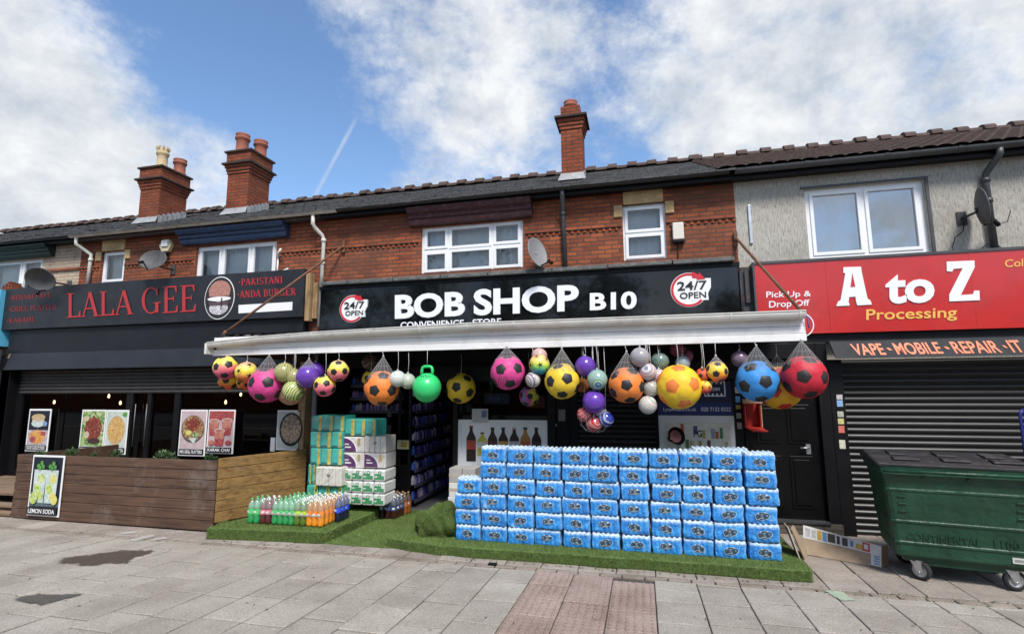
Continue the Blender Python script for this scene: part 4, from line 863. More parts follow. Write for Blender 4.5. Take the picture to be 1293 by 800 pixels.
# ---- boarding, deck and planter in front of the restaurant
def planter():
    t = thing('planter_fence', 'dark stained timber planter front with a honey coloured side panel', 'planter', (-8, 6.6, 0))
    n = 7; H_ = 1.0
    for k in range(n):
        z0 = .02+H_*k/n; z1 = z0+H_/n-.007; b = MB(); b.box(-10.06, -6.12, 6.60+rnd.uniform(0, .006), 6.63, z0, z1); b.build('plank', WDK, t, bevel=.005)
    a = Vector((-6.10, 6.62, 0)); c = Vector((-5.56, 7.95, 0)); nrm = Vector((c.y-a.y, -(c.x-a.x), 0)).normalized()
    n = 6
    for k in range(n):
        z0 = .13+.92*k/n; z1 = z0+.92/n-.008; b = MB(); b.prism([a+Vector((0, 0, z0)), c+Vector((0, 0, z0)), c+Vector((0, 0, z1)), a+Vector((0, 0, z1))], nrm*-.025); b.build('side_plank', WLT, t, bevel=.005)
    b = MB(); b.box(-10.06, -6.13, 6.635, 6.95, .90, .935); b.box(-10.06, -10.02, 6.635, 8.3, .02, 1.0); b.box(-10.0, -6.2, 6.95, 6.98, .3, .93); b.build('trough', WDK, t)
    d = MB(); y = 6.99
    while y < 8.42: d.box(-19, -6.05, y, y+.115, .255, .285); y += .122
    dk = d.build('deck', WDECK); tag(dk, 'raised timber deck beside the restaurant planter at far left', 'deck')
    s = thing('deck_step', 'low plank step of worn boards left of the lemon drink sign', 'step', (-11, 6.8, 0))
    for k, (y0, y1, z) in enumerate(((6.62, 6.80, .05), (6.78, 6.98, .14))): b = MB(); b.box(-14, -10.12, y0, y1, z-.03, z+.01); b.build('tread', WDECK, s, bevel=.006); b = MB(); b.box(-14, -10.14, y0+.04, y0+.07, 0, z-.032); b.build('riser', WDK, s)
planter()
LEAFS = [pm('leaf_dark', (.03, .075, .02), .6, .4, 8), pm('leaf_mid', (.06, .13, .035), .6, .4, 8), pm('leaf_pale', (.17, .24, .12), .6, .3, 8)]
def bush(name, label, p, r, hgt, n, mats, group):
    t = thing(name, label, 'plant', p, group); mb = MB()
    for i in range(n):
        a = rnd.uniform(0, 6.28); e = rnd.uniform(.1, 1.35); d = Vector((math.cos(a)*math.cos(e), math.sin(a)*math.cos(e), math.sin(e)*hgt/r)); l = r*rnd.uniform(.55, 1.05)
        q = p+d*l; w = Vector((-math.sin(a), math.cos(a), rnd.uniform(-.4, .4)))*rnd.uniform(.008, .016); u = (d+Vector((rnd.uniform(-.5, .5), rnd.uniform(-.5, .5), rnd.uniform(-.2, .5)))).normalized()*rnd.uniform(.03, .055)
        mb.add([q-w*.3, q+u*.5-w, q+u, q+u*.5+w], [(0, 1, 2, 3)], rnd.randrange(len(mats)))
    mb.build('foliage', mats, t, solid=False); s = MB()
    for k in range(5): a = k*1.25; s.tube([p+Vector((0, 0, -.02)), p+Vector((math.cos(a)*r*.5, math.sin(a)*r*.5, hgt*.6))], .004, 4)
    s.build('stem', pm('stem_brown', (.06, .045, .02), .8), t)
for px, py, r, h_, n, ms, lb in ((50, 572, .10, .10, 90, [0, 1], 'small dark green plant in planter behind the lemon drink sign'), (90, 573, .13, .15, 160, [0, 1], 'green leafy plant in planter below the meat platter poster'), (146, 573, .13, .14, 160, [0, 0, 1], 'dark green plant in planter below the pizza poster'), (207, 576, .17, .17, 260, [1, 2, 2, 0], 'pale green spiky plant in the middle of the planter'), (265, 577, .12, .11, 130, [0, 0, 1], 'small dark plant at the right end of the planter'), (118, 574, .07, .08, 60, [0, 1], 'tiny sprig in the planter between two food posters')):
    p = at(px, py, 6.80); p.z = .935; bush('planter_shrub', lb, p, r, h_, n, [LEAFS[i] for i in ms], 'plants in the timber planter')
# ------------------------------------------------------------------ artificial turf
def turf_mat():
    m, nt, b = nodes('turf'); v = cvec(nt)
    a = nt.nodes.new('ShaderNodeAttribute'); a.attribute_name = 'tone'
    c = ramp(nt, a.outputs['Fac'], [(0, (.05, .095, .018)), (.5, (.115, .19, .04)), (.88, (.20, .26, .075)), (1, (.30, .28, .13))])
    c = mixc(nt, .7, c, ramp(nt, nnoise(nt, v, 4, 5, .65), [(.3, (.58, .52, .42)), (.55, (1, 1, 1)), (.75, (1.25, 1.2, 1.15))]), 'MULTIPLY')
    nt.links.new(c, b.inputs['Base Color']); b.inputs['Roughness'].default_value = .55; b.inputs['Specular IOR Level'].default_value = .35; return m
TURF = turf_mat(); TBACK = pm('turf_backing', (.085, .14, .032), .8, .4, 30)
nr = np.random.default_rng(5)
def blades(name, P, N, parent, length=.024, width=.0034):
    n = len(P); th = nr.uniform(0, 2*np.pi, n); rv = nr.normal(size=(n, 3)); side = np.cross(N, rv); side /= np.linalg.norm(side, axis=1)[:, None]+1e-9
    lean = np.cross(side, N)*nr.uniform(-.8, .8, (n, 1))+nr.normal(size=(n, 3))*.25; up = N+lean; up[:, 2] += .25; up /= np.linalg.norm(up, axis=1)[:, None]
    l = length*nr.uniform(.6, 1.15, (n, 1)); w = width*nr.uniform(.7, 1.3, (n, 1))
    a = P-side*w*.5; b = P+side*w*.5; c = P+up*l
    V = np.stack([a, b, c], 1).reshape(-1, 3)
    me = bpy.data.meshes.new(name); me.vertices.add(len(V)); me.vertices.foreach_set('co', V.ravel()); me.loops.add(3*n); me.loops.foreach_set('vertex_index', np.arange(3*n, dtype=np.int32))
    me.polygons.add(n); me.polygons.foreach_set('loop_start', np.arange(0, 3*n, 3, dtype=np.int32)); me.polygons.foreach_set('loop_total', np.full(n, 3, dtype=np.int32)); me.update()
    t = me.attributes.new('tone', 'FLOAT', 'FACE'); t.data.foreach_set('value', nr.random(n).astype(np.float32)); me.materials.append(TURF)
    o = bpy.data.objects.new(name, me); COL.objects.link(o); o.parent = parent; o.matrix_parent_inverse = Matrix.Translation(-parent_loc(parent)); o['kind'] = 'stuff'; return o
def scatter(o_, u, v, dens):
    o_, u, v = map(np.array, (o_, u, v)); n = int(np.linalg.norm(np.cross(u, v))*dens); r = nr.random((n, 2)); N = np.cross(u, v); N = N/np.linalg.norm(N)
    return o_+r[:, :1]*u+r[:, 1:]*v, np.tile(N, (n, 1))
def cat2(L): return np.concatenate([a for a, _ in L]), np.concatenate([b for _, b in L])
LS = [(-5.93, 6.30), (-4.17, 6.48), (-4.10, 8.02), (-5.6, 8.1)]; LH = .15
RS_ = [(-3.30, 6.50), (-2.55, 6.345), (1.67, 6.36), (1.66, 7.75), (-3.24, 7.75)]; RH = .12
def turf():
    for nm, poly, h, lb in (('turf_step', LS, LH, 'low step covered in artificial grass under the soda bottles'), ('turf_step', RS_, RH, 'long low step covered in artificial grass under the blue water packs')):
        t = thing(nm, lb, 'grass step', (poly[0][0], poly[0][1], 0), 'grass covered steps'); P2 = []
        for i, p in enumerate(poly):
            q = poly[(i+1) % len(poly)]; n = max(1, int(math.hypot(q[0]-p[0], q[1]-p[1])/.18)) if max(p[1], q[1]) < 7.5 else 1
            P2 += [(p[0]+(q[0]-p[0])*k/n+(rnd.uniform(-.006, .006) if k else 0), p[1]+(q[1]-p[1])*k/n+(rnd.uniform(-.014, .012) if k else 0)) for k in range(n)]
        poly = P2; b = MB(); b.prism([(x, y, 0) for x, y in poly], (0, 0, h)); b.build('step_body', TBACK, t, bevel=.012)
        L = []
        for i in range(len(poly)):
            p, q = poly[i], poly[(i+1) % len(poly)]
            if min(p[1], q[1]) > 7.5: continue
            L.append(scatter((p[0], p[1], 0), (q[0]-p[0], q[1]-p[1], 0), (0, 0, h), 22000))
        if lb.startswith('low'): L += [scatter((-5.9, 6.32, h), (1.74, .17, 0), (-.1, .35, 0), 15000), scatter((-4.9, 6.75, h), (.75, 0, 0), (0, 1.25, 0), 11000), scatter((-5.9, 6.6, h), (1., .05, 0), (.3, 1.4, 0), 6000)]
        else: L += [scatter((-3.29, 6.5, h), (.74, -.14, 0), (0, 1.2, 0), 13000), scatter((-2.55, 6.35, h), (4.22, .01, 0), (0, .30, 0), 15000), scatter((1.43, 6.6, h), (.24, 0, 0), (0, 1.1, 0), 11000)]
        P, N = cat2(L); blades('turf_pile', P, N, t)
    t = thing('turf_carpet', 'flat artificial grass carpet on the way in between the two grass steps', 'carpet', (-3.7, 6.5, 0)); b = MB(); b.prism([(-4.2, 6.46, .004), (-3.25, 6.46, .004), (-3.0, 8.45, .004), (-4.15, 8.45, .004)], (0, 0, .014)); b.build('carpet', TBACK, t)
    P, N = scatter((-4.17, 6.46, .018), (.93, 0, 0), (.05, 1.98, 0), 12000); blades('turf_pile', P, N, t)
    # the folded left-over roll
    t = thing('turf_roll', 'crumpled folded heap of spare artificial grass beside the blue water packs', 'grass roll', (-2.7, 6.75, RH))
    bm = bmesh.new(); bmesh.ops.create_icosphere(bm, subdivisions=5, radius=1)
    from mathutils import noise as nz
    for v in bm.verts:
        c = v.co.copy(); k = 1+.20*nz.noise(c*1.8+Vector((4, 1, 2)))+.07*math.sin(c.x*9+c.z*6+3*nz.noise(c*2))
        p = Vector((c.x*.33*k, c.y*.28*k, max(0., .22+.78*c.z*k)*.37))
        p.x += .05*p.z; v.co = Vector((-2.71, 6.90, RH))+p
    bm.normal_update(); me = bpy.data.meshes.new('folded_turf'); P = []; N = []
    for f in bm.faces:
        c = f.calc_center_median()
        for k in range(max(1, int(f.calc_area()*42000+rnd.random()))):
            q = [v.co for v in f.verts]; r1, r2 = rnd.random(), rnd.random()
            if r1+r2 > 1: r1, r2 = 1-r1, 1-r2
            P.append(q[0]+(q[1]-q[0])*r1+(q[2]-q[0])*r2); N.append(f.normal.copy())
    bm.to_mesh(me); bm.free(); me.materials.append(TBACK); me.polygons.foreach_set('use_smooth', [True]*len(me.polygons)); o = bpy.data.objects.new('folded_turf', me); COL.objects.link(o); o.parent = t; o.matrix_parent_inverse = Matrix.Translation(-t.location)
    blades('turf_pile', np.array(P), np.array(N), t)
turf()
# ------------------------------------------------------------------ water packs
def film_mat():
    m, nt, b = nodes('blue_film'); v = cvec(nt); s = nt.nodes.new('ShaderNodeSeparateXYZ'); nt.links.new(v, s.inputs[0])
    oi = nt.nodes.new('ShaderNodeObjectInfo'); ov = nt.nodes.new('ShaderNodeVectorMath'); ov.operation = 'ADD'; cb = nt.nodes.new('ShaderNodeCombineXYZ')
    for i in range(3): nt.links.new(math_(nt, 'MULTIPLY', oi.outputs['Random'], 7.+5*i), cb.inputs[i])
    nt.links.new(v, ov.inputs[0]); nt.links.new(cb.outputs[0], ov.inputs[1]); vv = ov.outputs[0]
    c = ramp(nt, nnoise(nt, vv, 9, 5, .6, (1, 1, 1.6)), [(.30, (.012, .16, .55)), (.50, (.024, .285, .76)), (.72, (.075, .42, .84))])
    # pale sweep; white crown: bottle tops plus film reflections put into the colour
    sw = nnoise(nt, vv, 7, 3, .6, (1, 1, .5)); c = mixc(nt, ramp(nt, sw, [(.62, (0, 0, 0)), (.72, (.55,)*3)]), c, (.45, .66, .86))
    top = math_(nt, 'ADD', s.outputs[2], math_(nt, 'MULTIPLY', math_(nt, 'SUBTRACT', nnoise(nt, vv, 34, 3, .6), .5), .05))
    c = mixc(nt, ramp(nt, top, [(.140, (0, 0, 0)), (.172, (.85,)*3)]), c, (.56, .68, .76))
    edge = math_(nt, 'ADD', s.outputs[0], math_(nt, 'MULTIPLY', math_(nt, 'SUBTRACT', nnoise(nt, vv, 22, 3), .5), .06)); c = mixc(nt, ramp(nt, edge, [(.135, (0, 0, 0)), (.165, (.6,)*3)]), c, (.30, .55, .80))  # pale right end: a highlight painted into the film colour
    c = mixc(nt, .8, c, ramp(nt, oi.outputs['Random'], [(0, (.78, .82, .86)), (1, (1.08, 1.05, 1.03))]), 'MULTIPLY')
    crs = nnoise(nt, vv, 13, 6, .7, (.35, 1, 1.9)); c = mixc(nt, ramp(nt, crs, [(.34, (.55,)*3), (.44, (0, 0, 0))]), c, (.010, .10, .38))
    nt.links.new(c, b.inputs['Base Color']); b.inputs['Roughness'].default_value = .22; b.inputs['Coat Weight'].default_value = .3; b.inputs['Coat Roughness'].default_value = .1
    h = math_(nt, 'ADD', nnoise(nt, vv, 26, 4, .6, (1, 1, .6)), math_(nt, 'MULTIPLY', nnoise(nt, vv, 70, 3, .6, (.5, .5, 1.4)), .5)); bump(nt, b, h, .024); return m
FILM = film_mat(); CLEAR = pm('clear_film_top', (.50, .58, .62), .18, .35, 30, .006, 40, coat=.3)
DARKL = pm('emblem_dark', (.030, .060, .095), .4, .4, 30); SILV = pm('emblem_silver', (.34, .46, .56), .35, .5, 60)
PWX, PWY, PWZ = .346, .25, .195
def pack_proto(var):
    t = thing('water_pack', 'x', 'water pack')
    nx, ny, nz_ = 36, 14, 10; r = .028; hx, hy, hz = PWX/2-.004, PWY/2-.004, PWZ/2-.004
    bm = bmesh.new(); bmesh.ops.create_cube(bm, size=2)
    def cut(axis, n):
        for i in range(1, n): p = [0, 0, 0]; no = [0, 0, 0]; p[axis] = -1+2*i/n; no[axis] = 1; bmesh.ops.bisect_plane(bm, geom=bm.verts[:]+bm.edges[:]+bm.faces[:], plane_co=p, plane_no=no)
    cut(0, nx); cut(1, ny); cut(2, nz_)
    rr = random.Random(var)
    for v in bm.verts:
        c = v.co; p = Vector((c.x*hx, c.y*hy, c.z*hz)); q = Vector((max(-hx+r, min(hx-r, p.x)), max(-hy+r, min(hy-r, p.y)), max(-hz+r*.6, min(hz-r, p.z)))); d = p-q
        if d.length > 0: p = q+d.normalized()*r*(1 if d.z < 0 or True else 1)
        bx = abs(math.cos(math.pi*(p.x/PWX+.5)*6)); byy = abs(math.cos(math.pi*(p.y/PWY+.5)*4))
        if abs(c.y) > .99: p.y -= math.copysign(.012*(1-bx), c.y)
        if abs(c.x) > .99: p.x -= math.copysign(.012*(1-byy), c.x)
        if c.z > .99 or p.z > hz-r: p.z -= .011*(1-(1-bx)*(1-byy))*(1 if c.z > .99 else (p.z-hz+r)/r)
        if c.z > .99: p.z += .012*(1-bx)*(1-byy)
        v.co = p+Vector((.004*math.sin(p.z*40+var*2), .004*math.sin(p.x*25+var), PWZ/2+.0035*math.sin(p.x*22+var*1.7)))
    bm.faces.ensure_lookup_table()
    me = bpy.data.meshes.new('film_wrap'); 
    for f in bm.faces: f.smooth = True
    c = MB()
    for i in range(6):
        for j in range(4): c.lathe([(.013, 0), (.0145, .012), (.010, .016), (.0001, .016)], 8, Matrix.Translation(((i+.5)/6*PWX-PWX/2, (j+.5)/4*PWY-PWY/2, PWZ-.0205)))
    cv = [bm.verts.new(v) for v in c.v]
    for f in c.f: q = bm.faces.new([cv[i] for i in f]); q.material_index = 1; q.smooth = True
    bm.to_mesh(me); bm.free(); me.materials.append(FILM); me.materials.append(pm('cap_white', (.58, .66, .72), .4, .1, 9)); o = bpy.data.objects.new('film_wrap', me); COL.objects.link(o); o.parent = t
    # printed emblem, crumpled with the film: dark oval, silver rim, pale bars of lettering
    def em(px, pz): return (px*1.0, -PWY/2+.003+.012*(1-abs(math.cos(math.pi*(px/PWX+.5)*6)))*.55-.003, pz)
    mb = MB(); ang = (var-1.5)*.09; cz = .088+.006*(var % 3-1); cx = (-.004, .006, -.008, .004)[var % 4]; A, B = .074+.006*(var % 2), .045-.004*(var % 3)
    def pt(u, v_, l): x, z = u*math.cos(ang)-v_*math.sin(ang), u*math.sin(ang)+v_*math.cos(ang); e = em(cx+x, cz+z); return (e[0], e[1]-l, e[2])
    def disc(a, b, m, l, n=26):
        P = [pt(0, 0, l)]+[pt(a*math.cos(2*math.pi*i/n)*(1+.06*math.sin(5*i+var)), b*math.sin(2*math.pi*i/n)*(1+.08*math.sin(3*i+var)), l) for i in range(n)]; mb.add(P, [(0, 1+i, 1+(i+1) % n) for i in range(n)], m)
    disc(A, B, 1, .0005); disc(A*.9, B*.88, 0, .0015)
    for v0, u0, u1 in ((.018, -.034, -.016), (.019, -.008, .012), (.017, .018, .034), (.004, -.052, -.028), (.005, -.020, .002), (.004, .010, .050), (-.010, -.046, -.012), (-.009, -.004, .040), (-.022, -.026, .022)):
        k = 5
        for i in range(k):
            ua = u0+(u1-u0)*i/k; ub = u0+(u1-u0)*(i+.75)/k; hh = rr.uniform(.002, .0045); w = rr.uniform(-.002, .002); mb.add([pt(ua, v0-hh+w, .0024), pt(ub, v0-hh, .0024), pt(ub, v0+hh, .0024), pt(ua, v0+hh+w, .0024)], [(0, 1, 2, 3)], 2)
    lpart(mb, 'emblem', [DARKL, SILV, pm('emblem_letter', (.50, .60, .66), .4, .3, 60)], t, solid=False)
    return t
PROTO = [pack_proto(i) for i in range(4)]; used = [False]*4
def place_pack(x, y, z, rz, label):
    k = rnd.randrange(4)
    if not used[k]: o = PROTO[k]; used[k] = True
    else: o = copy_tree(PROTO[k])
    o.location = (x, y, z); o.rotation_euler = (rnd.uniform(-.018, .018), rnd.uniform(-.022, .022), rz); o.scale = (rnd.uniform(.995, 1.03), 1, rnd.uniform(.985, 1.01)); o['label'] = label; o['category'] = 'water pack'; o['group'] = 'blue packs of bottled water'
NC = 11; X0p, X1p = -2.40, 1.455; PW = (X1p-X0p)/NC
ROWN = ['bottom row', 'second row up', 'third row up', 'fourth row up', 'fifth row up', 'top row']
for rw in range(6):
    n0 = 0 if rw < 4 else 1; sh = rnd.uniform(-.01, .012)+(0, -.012, -.012, .004, -.01, .004)[rw]
    for cidx in range(n0, NC):
        x = X0p+PW*(cidx+.5)+sh+rnd.uniform(-.008, .008)+(.02 if rw == 4 and cidx == NC-1 else 0)
        y = 6.60+.126+rnd.uniform(-.012, .012)-.018*(cidx/NC)
        nn = cidx-n0; end = 'leftmost' if nn == 0 else 'rightmost' if cidx == NC-1 else ORD[nn]+' from the left'
        place_pack(x, y, RH+.003+rw*.1965, rnd.uniform(-.03, .03), 'blue shrink-wrapped water pack in the front wall, %s, %s' % (ROWN[rw], end))
for i, cidx in enumerate((8.6, 9.5)):
    place_pack(X0p+PW*(cidx+.4), 7.05, RH+.003+5*.1965, .02, ('water pack lying behind the top row at its right end, one in from the end', 'water pack lying behind the top row at its right end, nearest the door')[i])
gb_ = pm('grey_carton', (.36, .34, .32), .7, .15, 6); wb_ = pm('white_carton', (.62, .62, .60), .7, .1, 6)
k_ = 0
for x, y, z, m_ in ((-2.62, 7.36, .82, gb_), (-2.42, 7.36, .82, gb_), (-2.62, 7.36, .62, wb_), (-2.63, 7.35, .42, wb_), (-2.625, 7.355, .22, wb_)):
    t = thing('carton', ['grey carton at the left, on top behind the left end of the water packs', 'grey carton beside the door side of the drinks picture, right one', 'white carton directly under the grey ones beside the water packs', 'white carton in the middle behind the left end of the water packs', 'white carton low behind the left end of the water packs'][k_], 'box', (x, y, z-.1), 'cartons behind the water packs'); k_ += 1
    b = MB(); b.box(x-.095, x+.095, y-.14, y+.14, z-.0985, z+.0985); b.build('box_body', m_, t, bevel=.006); b = MB(); b.box(x-.0955, x+.0955, y-.142, y-.1405, z-.02, z+.02); b.build('tape', pm('parcel_tape', (.42, .38, .30), .3), t)
t = thing('crate', 'dark crate behind the right end of the water packs, under two lying packs', 'crate', (.95, 7.05, RH)); b = MB(); b.box(.48, 1.38, 6.90, 7.22, RH+.002, RH+5*.1965); b.build('crate_body', DARKF, t, bevel=.01); b = MB()
for k in range(4): b.box(.47, .478, 6.91, 7.21, RH+.05+.24*k, RH+.22+.24*k)
b.build('slat', WDK, t)
b = MB(); b.box(-2.72, -2.50, 7.22, 7.50, RH+.0005, RH+.0012); tag(b.build('carton', wb_, bevel=.006), 'flat white card sheet under the cartons at the left end of the water packs', 'card')
# ------------------------------------------------------------------ soda bottles
def plast(name, col, tr=.55, rough=.08):
    m, nt, b = nodes(name); b.inputs['Base Color'].default_value = (*col, 1); b.inputs['Roughness'].default_value = rough; b.inputs['Transmission Weight'].default_value = 0; b.inputs['Coat Weight'].default_value = .6; b.inputs['Coat Roughness'].default_value = .05
    v = cvec(nt); nt.links.new(ramp(nt, nnoise(nt, v, 14, 3), [(.3, tuple(c*.72 for c in col)), (.7, tuple(min(1, c*1.25) for c in col))]), b.inputs['Base Color'])
    MATS[name] = m; return m
def clearp(name, col):
    m, nt, b = nodes(name); b.inputs['Base Color'].default_value = (*col, 1); b.inputs['Roughness'].default_value = .07; b.inputs['Coat Weight'].default_value = .8
    tr = nt.nodes.new('ShaderNodeBsdfTransparent'); tr.inputs[0].default_value = tuple(min(1, c*1.6) for c in col)+(1,); mx = nt.nodes.new('ShaderNodeMixShader'); mx.inputs[0].default_value = .45
    nt.links.new(tr.outputs[0], mx.inputs[1]); nt.links.new(b.outputs[0], mx.inputs[2]); nt.links.new(mx.outputs[0], nt.nodes['Material Output'].inputs[0]); return m
BD = {'green': ((.03, .30, .09), (.10, .50, .17), (.42, .62, .50), 'green'), 'cherry': ((.10, .02, .025), (.68, .20, .26), (.45, .33, .33), 'dark red'), 'lime': ((.10, .16, .02), (.42, .62, .06), (.40, .50, .36), 'lime'),
      'orange': ((.78, .27, .02), (.78, .24, .04), (.62, .45, .28), 'orange'), 'blue': ((.008, .014, .04), (.03, .08, .62), (.26, .30, .42), 'dark blue'), 'cola': ((.035, .012, .008), (.05, .08, .20), (.22, .24, .30), 'dark cola'), 'amber': ((.30, .09, .02), (.45, .16, .06), (.3, .2, .15), 'amber')}
def bottle_proto(k):
    liq, lab, neck, nm = BD[k]; t = thing('soda_bottle', 'x', 'bottle'); b = MB(); r = .050
    b.lathe([(.001, .004), (r*.75, 0), (r*.98, .02), (r, .05), (r*.97, .09), (r, .12), (r, .205)], 16); lpart(b, 'liquid_body', plast('soda_'+k, liq), t)
    b = MB(); b.lathe([(r, .206), (r*.985, .225), (r*.90, .252), (r*.70, .278), (.024, .298), (.0155, .308), (.0155, .322)], 16); lpart(b, 'neck', clearp('neck_'+k, neck), t)
    b = MB(); b.lathe([(r+.0012, .130), (r+.0012, .198)], 16); b.prism([(-.020, -r-.0016, .148), (.020, -r-.0016, .152), (.018, -r-.0016, .178), (-.022, -r-.0016, .174)], (0, .012, 0), 1); lpart(b, 'label', [plast('label_'+k, lab, rough=.3), pm('label_print', (.75, .77, .74), .4)], t, solid=False)
    b = MB(); b.lathe([(.017, .318), (.0185, .322), (.0185, .342), (.0001, .345)], 12); lpart(b, 'cap', pm('cap_'+k, {'green': (.10, .35, .15), 'orange': (.62, .60, .58), 'blue': (.25, .30, .42), 'cola': (.55, .56, .6), 'amber': (.5, .3, .15)}.get(k, (.6, .6, .6)), .35), t)
    return t
BP = {k: bottle_proto(k) for k in BD}; bused = set()
def place_bottle(k, x, y, z, label):
    o = BP[k] if k not in bused else copy_tree(BP[k]); bused.add(k)
    o.location = (x, y, z); o.rotation_euler.z = rnd.uniform(-.5, .5); o['label'] = label; o['category'] = 'bottle'; o['group'] = 'soda bottles on the grass steps'
def bottle_field():
    # blocks: kind, front-left corner on the step, columns, rows, spacing along the row direction
    org = gz(311, 661, LH); e1 = (gz(410, 667, LH)-org); e1.z = 0; e1.normalize(); e2 = Vector((-e1.y, e1.x, 0)); s = .103
    kinds = [('green', 0, 2), ('cherry', 2.15, 2), ('green', 4.3, 4), ('lime', 8.4, 2), ('orange', 10.5, 3)]
    names = {0: 'far left pair', 2.15: 'second pair', 4.3: 'middle block', 8.4: 'pair beside orange', 10.5: 'front right block'}
    for k, off, n in kinds:
        rows = 7 if k == 'orange' else 6 if off > 4 else 3
        for r_ in range(rows):
            for c in range(n):
                kk = k if not (off == 4.3 and r_ > 3) else 'green'
                p = org+e1*(s*(off+c)*.86+.05)+e2*(s*r_+.05+(.0 if off > 2 else -.01))+Vector((rnd.uniform(-.004, .004), rnd.uniform(-.004, .004), .012))
                rn = 'front row' if r_ == 0 else ORD[r_]+' row'
                place_bottle(kk, p.x, p.y, LH+.012, '%s bottle in the %s, %s, %s from left' % (BD[kk][3], names[off], rn, ORD[c]))
    for i in range(3): p = org+e1*(s*12.9*.86+.10)+e2*(.34+s*i); place_bottle('blue', p.x, p.y, LH+.012, '%s dark blue bottle beside the right side of the orange block' % ('front' if i == 0 else 'middle' if i == 1 else 'back'))
    w = MB(); a = org+e1*(s*10.5*.86+.0)-e2*.004; c = org+e1*(s*13.4*.86+.005)-e2*.004; d = c+e2*.72; e = a-e1*.62
    fm = pm('shrink_film_band', (.36, .33, .30), .15, .3, 20, coat=.5)
    for p, q in ((e, a), (a, c), (c, d)): w.add([p+Vector((0, 0, .150)), q+Vector((0, 0, .150)), q+Vector((0, 0, .168)), p+Vector((0, 0, .168))], [(0, 1, 2, 3)])
    tag(w.build('packing_strap', fm, solid=False), 'greyish plastic band stretched round the green and orange bottles', 'strap')
    # pack by the door
    o = gz(488, 655, .02); o2 = gz(512, 632, .02)
    for r_ in range(5):
        for c in range(3):
            k = 'cola' if r_ < 3 else 'amber'; p = Vector((-4.06+.10*c+.012*r_, 7.82+.105*r_, .02)); place_bottle(k, p.x, p.y, .022, '%s bottle in the doorway pack, %s row, %s from left' % (BD[k][3], ORD[r_], ORD[c]))
bottle_field()
